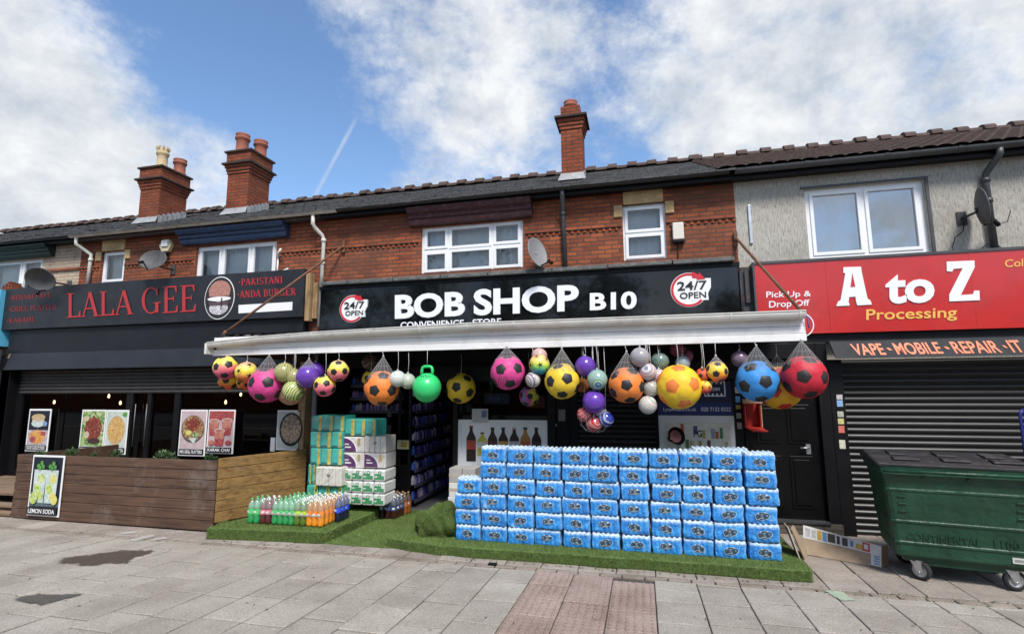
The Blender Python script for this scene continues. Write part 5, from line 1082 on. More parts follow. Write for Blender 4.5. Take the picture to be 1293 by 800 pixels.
# ------------------------------------------------------------------ paper packs
def film_over(name, col, var=.12): return pm(name, col, .28, var, 14, .006, 30, coat=.35)
def paper_pack(name, label, x0, x1, y0, y1, z0, z1, deco, cat='paper pack', group='packs of tissue and toilet rolls'):
    t = thing(name, label, cat, ((x0+x1)/2, (y0+y1)/2, z0), group); w, h = x1-x0, z1-z0
    def front(mb, u0, u1, v0, v1, m=0, l=.003): mb.prism([(x0+w*u0, y0-.0005, z0+h*v0), (x0+w*u1, y0-.0005, z0+h*v0), (x0+w*u1, y0-.0005, z0+h*v1), (x0+w*u0, y0-.0005, z0+h*v1)], (0, -l, 0), m)
    b = MB()
    if deco == 'teal':
        n = 3
        for i in range(n): b.box(x0+w*i/n+.003, x0+w*(i+1)/n-.003, y0, y1, z0, z1)
        b.build('wrapper', film_over('teal_wrap', (.05, .40, .33)), t, bevel=.02, seg=3); s = MB()
        for i in range(n): front(s, i/n+.23*1.0, i/n+.31, .03, .97, 0); front(s, i/n+.03, i/n+.20, .04, .16, 1)
        s.build('label', [film_over('yellow_strip', (.55, .42, .07), .5), pm('teal_dark', (.01, .12, .13), .4)], t)
    elif deco == 'tealyellow':
        for i in range(3): b.box(x0+w*i/3+.003, x0+w*(i+1)/3-.003, y0, y1, z0, z1)
        b.build('wrapper', film_over('teal_wrap', (.05, .40, .33)), t, bevel=.02, seg=3); s = MB()
        for i in range(3):
            front(s, i/3+.235, i/3+.325, .0, 1, 0)
            for k in range(5): front(s, i/3+.255, i/3+.305, .08+.18*k, .18+.18*k, 1, .005)
        s.build('label', [film_over('bright_yellow_strip', (.72, .60, .04), .15), pm('teal_dark', (.01, .12, .13), .4)], t)
    elif deco in ('purple', 'purple2'):
        b.box(x0, x1, y0, y1, z0, z1); b.build('wrapper', film_over('white_wrap', (.68, .65, .62)), t, bevel=.015, seg=3); s = MB()
        c = x0+w*(.12 if deco == 'purple' else .05); pts = [(x0+.008, y0-.0006, z0+.012)]+[(min(x1-.01, x0+.008+w*.62*math.cos(R(a))), y0-.0006, z0+.012+(h-.03)*math.sin(R(a))) for a in range(0, 91, 9)]
        s.prism(pts, (0, -.003, 0)); ring(s, x0+.01, z0+.012, w*.66, w*.62, y0-.001, y0-.004, 0, 88, 18, 1, (h-.03)/(w*.62)); front(s, .70, .82, .45, .9, 2); front(s, .12, .40, .30, .38, 1, .005); front(s, .1, .3, .5, .56, 1, .005)
        s.build('label', [pm('plum_print', (.10, .018, .12), .35, .2, 9), WHITE, pm('gold_print', (.50, .33, .10), .4)], t)
    elif deco == 'white':
        for i in range(4): b.box(x0+w*i/4+.002, x0+w*(i+1)/4-.002, y0, y1, z0, z1)
        b.build('wrapper', film_over('cream_wrap', (.66, .63, .57)), t, bevel=.018, seg=3); s = MB(); front(s, .46, .58, .52, .64, 0); s.build('label', pm('grey_print', (.18, .18, .18), .5), t)
    else:
        nx, nz2 = deco
        for i in range(nx):
            for k in range(nz2): b.box(x0+w*i/nx+.003, x0+w*(i+1)/nx-.003, y0, y1, z0+h*k/nz2+.003, z0+h*(k+1)/nz2-.003)
        b.build('wrapper', film_over('roll_white', (.70, .71, .68)), t, bevel=.028, seg=3); s = MB()
        for i in range(nx):
            for k in range(nz2):
                u = (i+.5)/nx; v = (k+.5)/nz2; cx_, cz_ = x0+w*u, z0+h*v
                front(s, u-.11, u+.11, v-.10, v-.05); front(s, u-.10, u+.05, v+.0, v+.05); front(s, u-.04, u+.11, v-.04, v-.01, 0)
                ring(s, cx_+.012, cz_+.045, .026, .018, y0-.0006, y0-.0036, 0, 360, 16)
        s.build('label', pm('green_print', (.03, .30, .10), .4, .4, 40), t)
    f = MB(); f.quad((x0+.01, y0-.008, z0+.01), (x1-.01, y0-.008, z0+.01), (x1-.01, y0-.008, z1-.01), (x0+.01, y0-.008, z1-.01)); f.build('clear_film', CLEARF, t, solid=False)
    return t
def clearfilm():
    m, nt, b = nodes('clear_film'); N = nt.nodes; N.remove(b); tr = N.new('ShaderNodeBsdfTransparent'); g = N.new('ShaderNodeBsdfGlossy'); g.inputs['Roughness'].default_value = .12
    mx = N.new('ShaderNodeMixShader'); v = cvec(nt); mp = nt.nodes.new('ShaderNodeMapping'); mp.inputs['Rotation'].default_value = (0, R(40), 0); nt.links.new(v, mp.inputs[0]); n = nnoise(nt, mp.outputs[0], 5, 5, .6, (1, 1, 5))
    nt.links.new(ramp(nt, n, [(.50, (.05,)*3), (.72, (.42,)*3)]), mx.inputs[0]); nt.links.new(tr.outputs[0], mx.inputs[1]); nt.links.new(g.outputs[0], mx.inputs[2]); nt.links.new(mx.outputs[0], N['Material Output'].inputs[0])
    bp = N.new('ShaderNodeBump'); bp.inputs['Distance'].default_value = .03; nt.links.new(n, bp.inputs['Height']); nt.links.new(bp.outputs[0], g.inputs['Normal']); return m
CLEARF = clearfilm()
def papers():
    Y = 7.62
    def xz(px, py, Yv): p = at(px, py, Yv); return p.x, p.z
    def pk(lb, l, r, t, b, deco, Yv=Y, dep=.36, name='tissue_pack'):
        (x0, z1), (x1, _), (_, z0) = xz(l, t, Yv), xz(r, (t+b)/2, Yv), xz(l, b, Yv); return paper_pack(name, lb, x0, x1, Yv, Yv+dep, z0, z1, deco)
    zb = LH
    pk('teal and yellow wrapped tissue pack, lowest at left of the paper stack', 387, 431.5, 612, 652, 'tealyellow', 7.50)
    pk('teal tissue pack standing just above the yellow banded lowest one', 389, 402.5, 585.5, 611.5, 'teal', 7.55)
    pk('plain cream pack leaning in front of the teal packs, above the lemon banded pack', 398.5, 431, 589, 613, 'white', 7.44, .2)
    pk('teal tissue pack in the second tier from the top of the left column, lower one', 392, 432, 565, 586, 'teal', 7.55)
    pk('teal tissue pack in the left column directly under the top tier', 392, 432, 544.5, 564.5, 'teal', 7.55)
    pk('teal tissue pack at the top left of the paper stack', 394, 435, 524, 544, 'teal', 7.60)
    pk('teal tissue pack at the top right of the paper stack', 435.5, 475, 528.5, 550, 'teal', 7.62)
    pk('white and plum patterned paper pack, upper left of its four', 433, 459.5, 551, 570.5, 'purple', 7.62)
    pk('blank cream paper pack, upper right beside the plum patterned ones', 460, 487, 550, 571, 'white', 7.62)
    pk('white and plum patterned paper pack, lower left of its four', 433, 459.5, 571, 590, 'purple2', 7.62)
    pk('white and plum patterned paper pack, lower right of its four', 460, 487, 571.5, 590, 'purple', 7.62)
    pk('wide white toilet roll bale with green print at the bottom of the stack', 430, 485.5, 591, 636.5, (4, 3), 7.56, .4, 'toilet_roll_bale')
papers()
# ------------------------------------------------------------------ toy balls
def trunc_ico():
    p = (1+5**.5)/2; V = []
    for a, b, c in ((0, 1, 3*p), (1, 2+p, 2*p), (p, 2, 2*p+1)):
        for sa in (1, -1):
            for sb in (1, -1):
                for s3 in (1, -1):
                    q = (a*sa, b*sb, c*s3)
                    for k in range(3): V.append(tuple(round(x, 6) for x in (q[k], q[(k+1) % 3], q[(k+2) % 3])))
    V = sorted(set(tuple(0. if abs(x) < 1e-9 else x for x in v) for v in V)); V = np.array(V)
    D = np.linalg.norm(V[:, None]-V[None], axis=2); nb = [list(np.where((D[i] > .1) & (D[i] < 2.1))[0]) for i in range(len(V))]
    faces = set()
    for i in range(len(V)):
        for j in nb[i]:
            for k in nb[i]:
                if j >= k: continue
                n = np.cross(V[j]-V[i], V[k]-V[i]); d = (V-V[i]) @ n; on = np.where(abs(d) < 1e-4)[0]
                if (d < 1e-4).all() or (d > -1e-4).all(): faces.add(tuple(sorted(on)))
    out = []
    for f in faces:
        c = V[list(f)].mean(0); u = V[f[0]]-c; u /= np.linalg.norm(u); w = np.cross(c/np.linalg.norm(c), u)
        out.append(sorted(f, key=lambda i: math.atan2((V[i]-c) @ w, (V[i]-c) @ u)))
    return V/np.linalg.norm(V[0]), out
TIV, TIF = trunc_ico()
def football_mesh(mats, star=False, sub=3):
    mb = MB()
    def tri(a, b, c, m, edge):
        """edge: set of corner pairs lying on a seam: 'bc' sinks a little"""
        idx = {}; vs = []; fs = []
        for i in range(sub+1):
            for j in range(sub+1-i):
                k = sub-i-j; p = (a*i+b*j+c*k)/sub; p = p/np.linalg.norm(p); r = 1.
                if edge and i == 0: r = .972
                elif edge and i == 1: r = .996
                idx[(i, j)] = len(vs); vs.append(tuple(p*r))
        for i in range(sub):
            for j in range(sub-i):
                fs.append((idx[(i, j)], idx[(i+1, j)], idx[(i, j+1)]))
                if j < sub-i-1: fs.append((idx[(i+1, j)], idx[(i+1, j+1)], idx[(i, j+1)]))
        mb.add(vs, fs, m, True)
    for f in TIF:
        P = [TIV[i] for i in f]; c = sum(P)/len(P); n = len(P); pent = n == 5
        for i in range(n):
            a, b = P[i], P[(i+1) % n]
            if pent and star:
                i0 = c*.62+(P[i-1]+a)/2*.38; i1 = c*.62+(a+b)/2*.38; a2, b2 = a*.97+c*.03, b
                tri(c, i0, a, 1, False); tri(c, a, i1, 1, False); tri(a, b, i1, 0, False)
            else: tri(c, a, b, 1 if pent else 0, True)
    me = bpy.data.meshes.new('ball'); me.from_pydata(mb.v, [], mb.f); [me.materials.append(m) for m in mats]
    me.polygons.foreach_set('material_index', mb.m); me.polygons.foreach_set('use_smooth', mb.sm)
    bm = bmesh.new(); bm.from_mesh(me); bmesh.ops.remove_doubles(bm, verts=bm.verts, dist=1e-4)
    from mathutils import noise as nz
    sd = Vector((len(KM)*3.1, 1, 2))
    for v in bm.verts: v.co *= 1+.016*nz.noise(v.co*1.3+sd)+.003*nz.noise(v.co*5+sd)
    bmesh.ops.recalc_face_normals(bm, faces=bm.faces); bm.to_mesh(me); bm.free(); return me
def sphere_mesh(mat):
    b = MB(); b.ball((0, 0, 0), 1, 32, 20); me = bpy.data.meshes.new('ball'); me.from_pydata(b.v, [], b.f); me.materials.append(mat); me.polygons.foreach_set('use_smooth', [True]*len(b.f)); return me
def bm_(name, col, rough=.58, v_=.10): return pm('ball_'+name, col, rough, v_, 3, .002, 9, dirt=(tuple(c*.6+.02 for c in col), 2.2, .25))
def grad_mat(name, stops, ax=2, wob=.5):              # air-brushed colour bands printed on the ball
    m, nt, b = nodes(name); v = cvec(nt); s = nt.nodes.new('ShaderNodeSeparateXYZ'); nt.links.new(v, s.inputs[0])
    f = math_(nt, 'ADD', math_(nt, 'ADD', math_(nt, 'MULTIPLY', s.outputs[ax], .5), .5), math_(nt, 'MULTIPLY', math_(nt, 'SUBTRACT', nnoise(nt, v, 1.2, 3), .5), wob)); nt.links.new(ramp(nt, f, stops), b.inputs['Base Color']); b.inputs['Roughness'].default_value = .42; return m
def marble_mat(name, cols, scale=2., dist=4., rings=False, rough=.22):
    m, nt, b = nodes(name); v = cvec(nt); w = nt.nodes.new('ShaderNodeTexWave'); w.wave_type = 'RINGS' if rings else 'BANDS'
    if rings: w.rings_direction = 'Y'
    else: w.bands_direction = 'DIAGONAL'
    w.inputs['Scale'].default_value = scale; w.inputs['Distortion'].default_value = dist; w.inputs['Detail'].default_value = 3; nt.links.new(v, w.inputs[0])
    n = len(cols); c = ramp(nt, w.outputs['Fac'], [(i/(n-1) if n > 1 else 0, x) for i, x in enumerate(cols)]); nt.links.new(c, b.inputs['Base Color']); b.inputs['Roughness'].default_value = rough; b.inputs['Coat Weight'].default_value = .3; return m
PB = bm_('patch_black', (.016, .015, .016), .5, .2)
YP = grad_mat('yellow_pink', [(.12, (.75, .10, .22)), (.42, (.78, .26, .20)), (.58, (.75, .62, .06)), (.8, (.76, .70, .12)), (.97, (.75, .40, .30))])
YO = grad_mat('yellow_orange', [(.15, (.75, .12, .03)), (.45, (.78, .35, .03)), (.6, (.78, .60, .05)), (.95, (.75, .45, .1))])
PS = grad_mat('pink_star', [(.15, (.75, .2, .06)), (.4, (.75, .6, .06)), (.62, (.72, .68, .1)), (.9, (.75, .35, .25))])
RB = grad_mat('rainbow', [(.1, (.04, .30, .55)), (.35, (.20, .60, .12)), (.55, (.62, .66, .08)), (.85, (.78, .50, .2))])
KIND = {
 'yp': ('F', [YP, PB]), 'yo': ('F', [YO, PB]), 'star': ('S', [PS, PB]), 'rain': ('S', [RB, PB]), 'redstar': ('S', [grad_mat('red_star', [(.2, (.7, .06, .05)), (.5, (.75, .3, .04)), (.8, (.78, .55, .05))]), PB]),
 'pink': ('F', [bm_('pink', (.62, .05, .24)), PB]), 'orange': ('F', [bm_('orange', (.74, .20, .03)), PB]), 'yellow': ('F', [bm_('yellow', (.72, .50, .025)), PB]), 'yor': ('F', [bm_('warm_yellow', (.78, .50, .02)), bm_('patch_orange', (.72, .19, .03))]),
 'blue': ('F', [bm_('blue', (.03, .23, .58)), PB]), 'red': ('F', [bm_('red', (.50, .012, .03)), PB]), 'yr': ('F', [bm_('deep_yellow', (.70, .36, .015)), bm_('patch_red', (.5, .02, .02))]), 'pm': ('F', [grad_mat('pink_multi', [(.1, (.55, .06, .2)), (.4, (.06, .2, .45)), (.6, (.6, .06, .25)), (.85, (.5, .5, .05))], 0, 1.2), PB]), 'redor': ('F', [bm_('red_orange', (.62, .09, .03)), PB]),
 'purple': ('P', bm_('purple', (.125, .045, .36), .16)), 'olive': ('P', marble_mat('olive_marble', [(.10, .11, .02), (.45, .42, .14), (.58, .55, .32), (.18, .18, .03)], 1.5, 5)), 'olive2': ('P', marble_mat('lime_marble', [(.08, .20, .02), (.45, .50, .14), (.62, .60, .36)], 1.6, 5)), 'rose': ('P', marble_mat('rose_clear', [(.45, .18, .15), (.40, .28, .14), (.50, .25, .22)], 1.2, 4)),
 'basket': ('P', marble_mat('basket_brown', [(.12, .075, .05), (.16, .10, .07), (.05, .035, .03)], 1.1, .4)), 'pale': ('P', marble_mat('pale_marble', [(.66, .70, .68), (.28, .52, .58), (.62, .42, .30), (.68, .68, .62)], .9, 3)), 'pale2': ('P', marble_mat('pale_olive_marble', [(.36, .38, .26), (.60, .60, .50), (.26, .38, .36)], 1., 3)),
 'blush': ('P', marble_mat('blush', [(.55, .30, .28), (.60, .48, .44), (.5, .25, .22)], 1.2, 5)), 'eye': ('P', marble_mat('ringed_marble', [(.03, .03, .14), (.58, .55, .54), (.38, .28, .24), (.62, .60, .58)], 1.1, .8, True)), 'teal': ('P', marble_mat('teal_stripe', [(.01, .17, .26), (.60, .70, .66), (.02, .24, .32), (.62, .62, .15), (.01, .2, .28)], 1.5, 2.2)),
 'glit': ('P', marble_mat('silver_glitter', [(.08, .07, .08), (.42, .40, .42), (.14, .12, .14), (.62, .60, .62)], 9, 7)), 'stripe': ('P', marble_mat('striped_white', [(.64, .62, .62), (.62, .60, .58), (.03, .07, .30), (.62, .6, .58), (.50, .16, .15)], 1.2, 1.2)), 'stripe2': ('P', marble_mat('striped_buff', [(.60, .56, .52), (.22, .12, .10), (.62, .59, .54), (.14, .26, .22)], 1.4, 1.6)), 'mint': ('P', marble_mat('mint_stripe', [(.64, .60, .58), (.08, .38, .20), (.64, .62, .60), (.56, .18, .20), (.66, .62, .62)], .75, 1.2)),
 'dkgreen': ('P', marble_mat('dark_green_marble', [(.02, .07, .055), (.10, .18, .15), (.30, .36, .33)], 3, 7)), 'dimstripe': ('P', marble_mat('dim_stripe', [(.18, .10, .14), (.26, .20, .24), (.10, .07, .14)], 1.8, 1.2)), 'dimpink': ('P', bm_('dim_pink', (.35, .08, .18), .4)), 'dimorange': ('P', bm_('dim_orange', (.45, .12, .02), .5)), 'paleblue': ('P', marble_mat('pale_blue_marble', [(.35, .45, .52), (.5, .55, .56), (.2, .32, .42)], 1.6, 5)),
 'redwhite': ('P', marble_mat('red_white', [(.45, .02, .02), (.5, .03, .03), (.55, .5, .48), (.4, .02, .02)], .9, 3)), 'bluewhite': ('P', marble_mat('blue_white', [(.02, .03, .25), (.03, .05, .32), (.4, .42, .5)], .8, 3))}
KM = {}
def kmesh(k):
    if k not in KM:
        t, m = KIND[k]; KM[k] = sphere_mesh(m) if t == 'P' else football_mesh(m, t == 'S')
    return KM[k]
CORD = pm('white_cord', (.55, .54, .52), .8, .2, 20); NET = pm('net_string', (.42, .42, .43), .6, .2, 20)
def ball(k, px, py, pr, Y, label, net=0, top=None, rot=None, cord=True):
    c = at(px, py, Y); dist = np.linalg.norm(np.array(c)-np.array((0, 0, CH))); zdepth = float(np.dot(np.array(c)-np.array((0, 0, CH)), FW)); r = pr*zdepth/FPX
    t = thing('toy_ball', label, 'ball', c, 'toy balls hanging under the awning')
    o = bpy.data.objects.new('ball', kmesh(k)); COL.objects.link(o); o.parent = t; o.scale = (r,)*3; o.rotation_euler = rot or (rnd.uniform(-.4, .4), rnd.uniform(-.4, .4), rnd.uniform(0, 6.3))
    if k not in ('stripe', 'mint', 'eye', 'purple') and rot is None and KIND[k][0] != 'P': o.rotation_euler = (rnd.uniform(-.25, .25), rnd.uniform(-.25, .25), rnd.uniform(-.7, .7))
    ztop = 2.60-c.z if top is None else top
    if net:
        n = 14; b = MB(); H_ = net*r; ap = Vector((rnd.uniform(-.1, .1)*r, 0, r*1.0+H_))
        th = math.acos(r/(r+H_))
        for i in range(n):
            a = 2*math.pi*i/n; q = Vector((r*math.sin(th)*math.cos(a), r*math.sin(th)*math.sin(a), r*math.cos(th)))*1.01; b.tube([ap, q], .0012, 3, caps=False)
        for f in (.45, .72): 
            P = [ap.lerp(Vector((r*math.sin(th)*math.cos(2*math.pi*i/n), r*math.sin(th)*math.sin(2*math.pi*i/n), r*math.cos(th)))*1.01, f) for i in range(n+1)]; b.tube(P, .0013, 3, caps=False)
        sh = MB(); 
        sh.add([ap]+[Vector((r*math.sin(th)*math.cos(2*math.pi*i/n), r*math.sin(th)*math.sin(2*math.pi*i/n), r*math.cos(th)))*1.005 for i in range(n)], [(0, 1+i, 1+(i+1) % n) for i in range(n)], 0, True)
        lpart(b, 'net', NET, t); lpart(sh, 'mesh_bag', NETM, t, solid=False)
        b = MB(); b.tube([ap, Vector((0, 0, max(ztop, ap.z+.02)))], .004, 5); b.ball(ap, .014, 8, 6); lpart(b, 'cord', CORD, t)
    elif cord:
        b = MB(); b.tube([Vector((0, 0, r*.96)), Vector((.01, 0, (r+ztop)/2)), Vector((0, .0, max(ztop, r+.03)))], .0035, 5); b.lathe([(.012, r*.98), (.012, r*.98+.02)], 8, caps=True); lpart(b, 'cord', CORD, t)
    return t, r
def netmat():
    m, nt, b = nodes('fine_net'); N = nt.nodes; N.remove(b); tr = N.new('ShaderNodeBsdfTransparent'); d = N.new('ShaderNodeBsdfDiffuse'); d.inputs[0].default_value = (.35, .35, .36, 1); mx = N.new('ShaderNodeMixShader'); mx.inputs[0].default_value = .17
    nt.links.new(tr.outputs[0], mx.inputs[1]); nt.links.new(d.outputs[0], mx.inputs[2]); nt.links.new(mx.outputs[0], N['Material Output'].inputs[0]); return m
NETM = netmat(); F0 = 7.13
BALLS = [
 ('yp', 285, 464, 15, F0, 'yellow and pink ball with black patches hanging first at far left', 0), ('yo', 289, 479, 13, 7.3, 'orange and yellow ball peeping out below the far left ball', 0), ('star', 311, 470, 13.5, F0+.03, 'yellow and pink ball with black stars left of the large pink one', 0), ('yo', 309, 483, 9.5, 7.3, 'orange ball under the black starred ball at the left', 0),
 ('pink', 337, 486, 22, F0, 'large pink ball with black patches in a net, left one', .75), ('olive', 359, 470, 12.5, F0-.05, 'olive marbled ball touching the left large pink ball', 0), ('olive', 372, 476, 10.5, F0, 'smallest pale olive marbled ball left of the purple ball', 0), ('olive2', 370, 493, 13, F0-.03, 'lime green marbled ball hanging lowest of the left cluster', 0), ('rose', 368, 494, 17, 7.35, 'rosy see-through ball behind the lime marbled one', 0),
 ('purple', 389, 475, 14.5, F0-.04, 'glossy purple ball at left above the timber side panel', .55), ('purple', 398, 469, 12, 7.35, 'purple ball half hidden behind the left purple one', 0), ('yp', 410, 487, 13.5, F0, 'yellow and pink ball with black patches, lower of the pair', 0), ('yp', 427, 468, 13.5, F0+.03, 'yellow and pink ball with black patches, upper of the pair', 0),
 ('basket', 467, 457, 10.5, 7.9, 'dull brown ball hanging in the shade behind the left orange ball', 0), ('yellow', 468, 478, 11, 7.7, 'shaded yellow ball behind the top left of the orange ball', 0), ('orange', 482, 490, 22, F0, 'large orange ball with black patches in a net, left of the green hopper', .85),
 ('pale', 502, 478, 10.5, F0-.05, 'pale blue and white marbled ball in front of the left orange ball', 0), ('pale2', 515, 481, 10, F0+.05, 'pale olive marbled ball touching the green hopper ball', 0),
 ('yellow', 582, 490, 19, 8.05, 'shaded yellow ball with black patches behind, right of the green hopper', 0), ('pink', 641, 470, 22, F0, 'large pink ball with printed black letters in the middle', .5), ('blush', 681, 449, 10, F0+.06, 'small blush pink ball right under the fascia above the rainbow star ball', 0), ('rain', 681, 460, 13, F0, 'rainbow ball with black stars right of the lettered pink ball', 0), ('eye', 673, 479, 10, F0, 'pale ball with a dark ringed spot below the rainbow ball', 0), ('pm', 668, 500, 12.5, 7.9, 'shaded pink multicoloured ball above the drinks picture', 0),
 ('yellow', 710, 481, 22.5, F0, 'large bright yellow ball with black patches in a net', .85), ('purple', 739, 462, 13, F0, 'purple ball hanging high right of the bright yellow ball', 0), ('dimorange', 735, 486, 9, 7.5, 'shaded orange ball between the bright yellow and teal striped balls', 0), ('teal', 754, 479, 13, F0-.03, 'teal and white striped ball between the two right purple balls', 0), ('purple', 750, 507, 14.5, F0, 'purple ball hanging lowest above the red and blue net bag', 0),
 ('redwhite', 738, 523, 9.5, 7.2, 'red and white ball at the left of the net bag', 0), ('redwhite', 750, 535, 10, 7.2, 'red and white ball at the bottom of the net bag', 0), ('bluewhite', 765, 529, 10, 7.2, 'blue ball at the right of the net bag', 0), ('glit', 757, 519, 7, 7.2, 'silver ball at the top of the net bag', 0),
 ('orange', 791, 486, 22.5, F0, 'large orange ball with black patches in a net, right of the teal striped ball', .9), ('glit', 808, 451, 12.5, F0-.05, 'silver glitter ball right under the fascia', 0), ('stripe', 818, 469, 11, F0-.02, 'white ball with dark blue stripes below the silver glitter ball', 0), ('dkgreen', 833, 456, 11.5, 7.3, 'dark green marbled ball right of the silver glitter ball', 0), ('stripe', 832, 475, 9.5, 7.2, 'small white striped ball half behind the biggest yellow ball', 0), ('stripe2', 822, 490, 10.5, F0+.02, 'buff striped ball between the right orange and biggest yellow ball', 0), ('mint', 818, 511, 11.5, F0-.02, 'white, pink and mint striped ball hanging lowest beside the phone poster', 0),
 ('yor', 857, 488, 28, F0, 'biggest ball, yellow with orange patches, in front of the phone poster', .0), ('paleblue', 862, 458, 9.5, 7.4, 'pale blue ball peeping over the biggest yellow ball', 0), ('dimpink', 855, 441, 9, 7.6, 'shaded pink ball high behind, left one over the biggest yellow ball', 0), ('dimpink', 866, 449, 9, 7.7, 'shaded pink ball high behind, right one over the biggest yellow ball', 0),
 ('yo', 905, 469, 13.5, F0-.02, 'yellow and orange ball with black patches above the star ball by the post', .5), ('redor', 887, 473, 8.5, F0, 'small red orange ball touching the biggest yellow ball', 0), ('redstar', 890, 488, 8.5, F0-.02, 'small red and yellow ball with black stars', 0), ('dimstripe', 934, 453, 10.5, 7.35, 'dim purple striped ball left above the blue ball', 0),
 ('blue', 956, 481, 25.8, F0, 'large blue ball with black patches in a net near the black door', .75), ('yr', 984, 489, 27, 7.45, 'large yellow ball with red patches behind the blue and red ones', .5), ('red', 1015, 476, 27, F0, 'large red ball with black patches in a net at far right', .75)]
for k, px, py, pr, Y, lb, net in BALLS:
    t, r = ball(k, px, py, pr, Y, lb, net)
    if 'printed' in lb:                                # letters printed across the pink ball
        b = MB()
        for i, (u, w) in enumerate(((-.20, .05), (-.06, .05), (.08, .05), (.2, .07))):
            for a in range(4): z = .10-.07*a; d1 = Vector((u+.02*a, -math.sqrt(max(.01, 1-u*u-z*z)), z))*r*1.004; b.add([d1, d1+Vector((w*r, .0, -.01*r)), d1+Vector((w*r, 0, -.05*r)), d1+Vector((0, 0, -.05*r))], [(0, 1, 2, 3)])
        M = Matrix.Rotation(.35, 4, 'Y') @ Matrix.Translation((.03*r, -.02*r, -.30*r)); b.v = [tuple(M @ Vector(v)) for v in b.v]; lpart(b, 'lettering', PB, t, solid=False)
# the green hopper with its handle
def hopper():
    c = at(539, 489, F0); r = 18*float(np.dot(np.array(c)-np.array((0, 0, CH)), FW))/FPX
    t = thing('hopper_ball', 'bright green hopper ball with a loop handle on top', 'hopper ball', c); g = pm('hopper_green', (.035, .56, .16), .28, .05, 3)
    b = MB(); b.lathe([(.001, -r)]+[(r*math.cos(a), r*math.sin(a)*(1.04 if a < 0 else 1.0)) for a in [R(-80+8*i) for i in range(20)]]+[(r*.3, r*.97), (r*.1, r*1.0), (.001, r)], 32); lpart(b, 'ball', g, t)
    b = MB(); w = r*.40; P = [(-w, 0, r*.86)]+[(-w+.02*w, 0, r*1.22), (-w*.85, 0, r*1.40), (-w*.5, 0, r*1.47), (w*.5, 0, r*1.47), (w*.85, 0, r*1.40), (w, 0, r*1.22), (w, 0, r*.86)]; b.tube(P, r*.105, 10); lpart(b, 'handle', g, t)
    b = MB(); b.tube([(0, 0, r*1.5), (0, 0, 2.60-c.z)], .0035, 5); lpart(b, 'cord', CORD, t)
    b = MB()
    for i in range(7): x = (-.5+.16*i)*r*.8; z = r*(.74+.05*math.sin(i*2.1)); y = -math.sqrt(max(.001, r*r*1.0-x*x-z*z))-.002; b.add([(x, y, z), (x+.07*r, y, z-.02*r), (x+.08*r, y, z+.07*r), (x+.01*r, y+.02*r, z+.08*r)], [(0, 1, 2, 3)])
    lpart(b, 'print', PB, t, solid=False)
hopper()
c_ = at(751, 528, 7.2); b = MB(); n = 12
for i in range(n):
    a = 2*math.pi*i/n; P = [c_+Vector((.02*math.cos(a), .02*math.sin(a), .22))]+[c_+Vector((rr*math.cos(a), rr*.8*math.sin(a), z)) for rr, z in ((.13, .10), (.205, .02), (.20, -.08), (.12, -.16), (.02, -.19))]; b.tube(P, .0015, 3, caps=False)
b.tube([c_+Vector((0, 0, .22)), c_+Vector((.0, 0, 2.6-c_.z))], .003, 4)
tag(b.build('net_bag', NET), 'net bag holding the small red and blue balls below the purple ball', 'net bag')
# ------------------------------------------------------------------ posters
def pnoise(name, cols, scale, rough=.35):
    m, nt, b = nodes(name); v = cvec(nt); vo = nt.nodes.new('ShaderNodeTexVoronoi'); vo.inputs['Scale'].default_value = scale; nt.links.new(v, vo.inputs['Vector']); s = nt.nodes.new('ShaderNodeSeparateColor'); nt.links.new(vo.outputs['Color'], s.inputs[0])
    f = math_(nt, 'ADD', math_(nt, 'MULTIPLY', s.outputs[0], .6), math_(nt, 'MULTIPLY', nnoise(nt, v, scale*.8, 5), .4)); n = len(cols); nt.links.new(ramp(nt, f, [(.2+.6*i/(n-1), c) for i, c in enumerate(cols)]), b.inputs['Base Color']); b.inputs['Roughness'].default_value = rough; return m
FOOD = {'greens': pnoise('print_salad', [(.04, .14, .03), (.20, .36, .08), (.50, .52, .32), (.10, .22, .05)], 26), 'meat': pnoise('print_meat', [(.09, .018, .015), (.26, .05, .03), (.14, .03, .025), (.40, .14, .08)], 30), 'pizza': pnoise('print_pizza', [(.50, .28, .08), (.62, .45, .16), (.45, .20, .06), (.64, .52, .26)], 34), 'rice': pnoise('print_noodle', [(.10, .07, .05), (.35, .25, .17), (.50, .42, .32), (.16, .10, .07)], 40), 'fries': pnoise('print_fries', [(.55, .22, .05), (.66, .40, .10), (.5, .14, .05), (.62, .36, .12)], 30), 'tea': pnoise('print_tea', [(.38, .12, .09), (.48, .20, .15), (.30, .09, .07)], 8), 'berry': pnoise('print_berry', [(.30, .03, .04), (.45, .10, .10), (.20, .05, .05)], 28), 'grill': pnoise('print_grill', [(.20, .10, .06), (.42, .25, .12), (.12, .05, .03), (.5, .42, .2)], 30), 'lime': pnoise('print_lime', [(.25, .42, .05), (.50, .60, .15), (.62, .66, .35), (.22, .40, .08)], 22), 'lemon': pnoise('print_lemon', [(.62, .55, .08), (.66, .62, .25), (.5, .55, .15)], 20), 'ice': pnoise('print_ice', [(.45, .55, .55), (.62, .68, .66), (.32, .48, .40)], 24), 'mint': pnoise('print_mint', [(.04, .22, .04), (.12, .38, .08), (.05, .15, .04)], 34)}
PINKW = pnoise('print_pinkwood', [(.45, .34, .36), (.55, .43, .45), (.50, .38, .40)], 12); NAVY = pm('print_navy', (.012, .016, .03), .35, .3, 6); PBLK = pm('print_band', (.014, .014, .016), .35, .1); PALEG = pnoise('print_paletop', [(.5, .55, .5), (.58, .6, .56), (.42, .5, .42)], 10)
GLASSP = pm('print_glass', (.52, .60, .56), .3, .2, 20); BUN = pnoise('print_bun', [(.42, .30, .16), (.52, .40, .24), (.48, .34, .18)], 30)
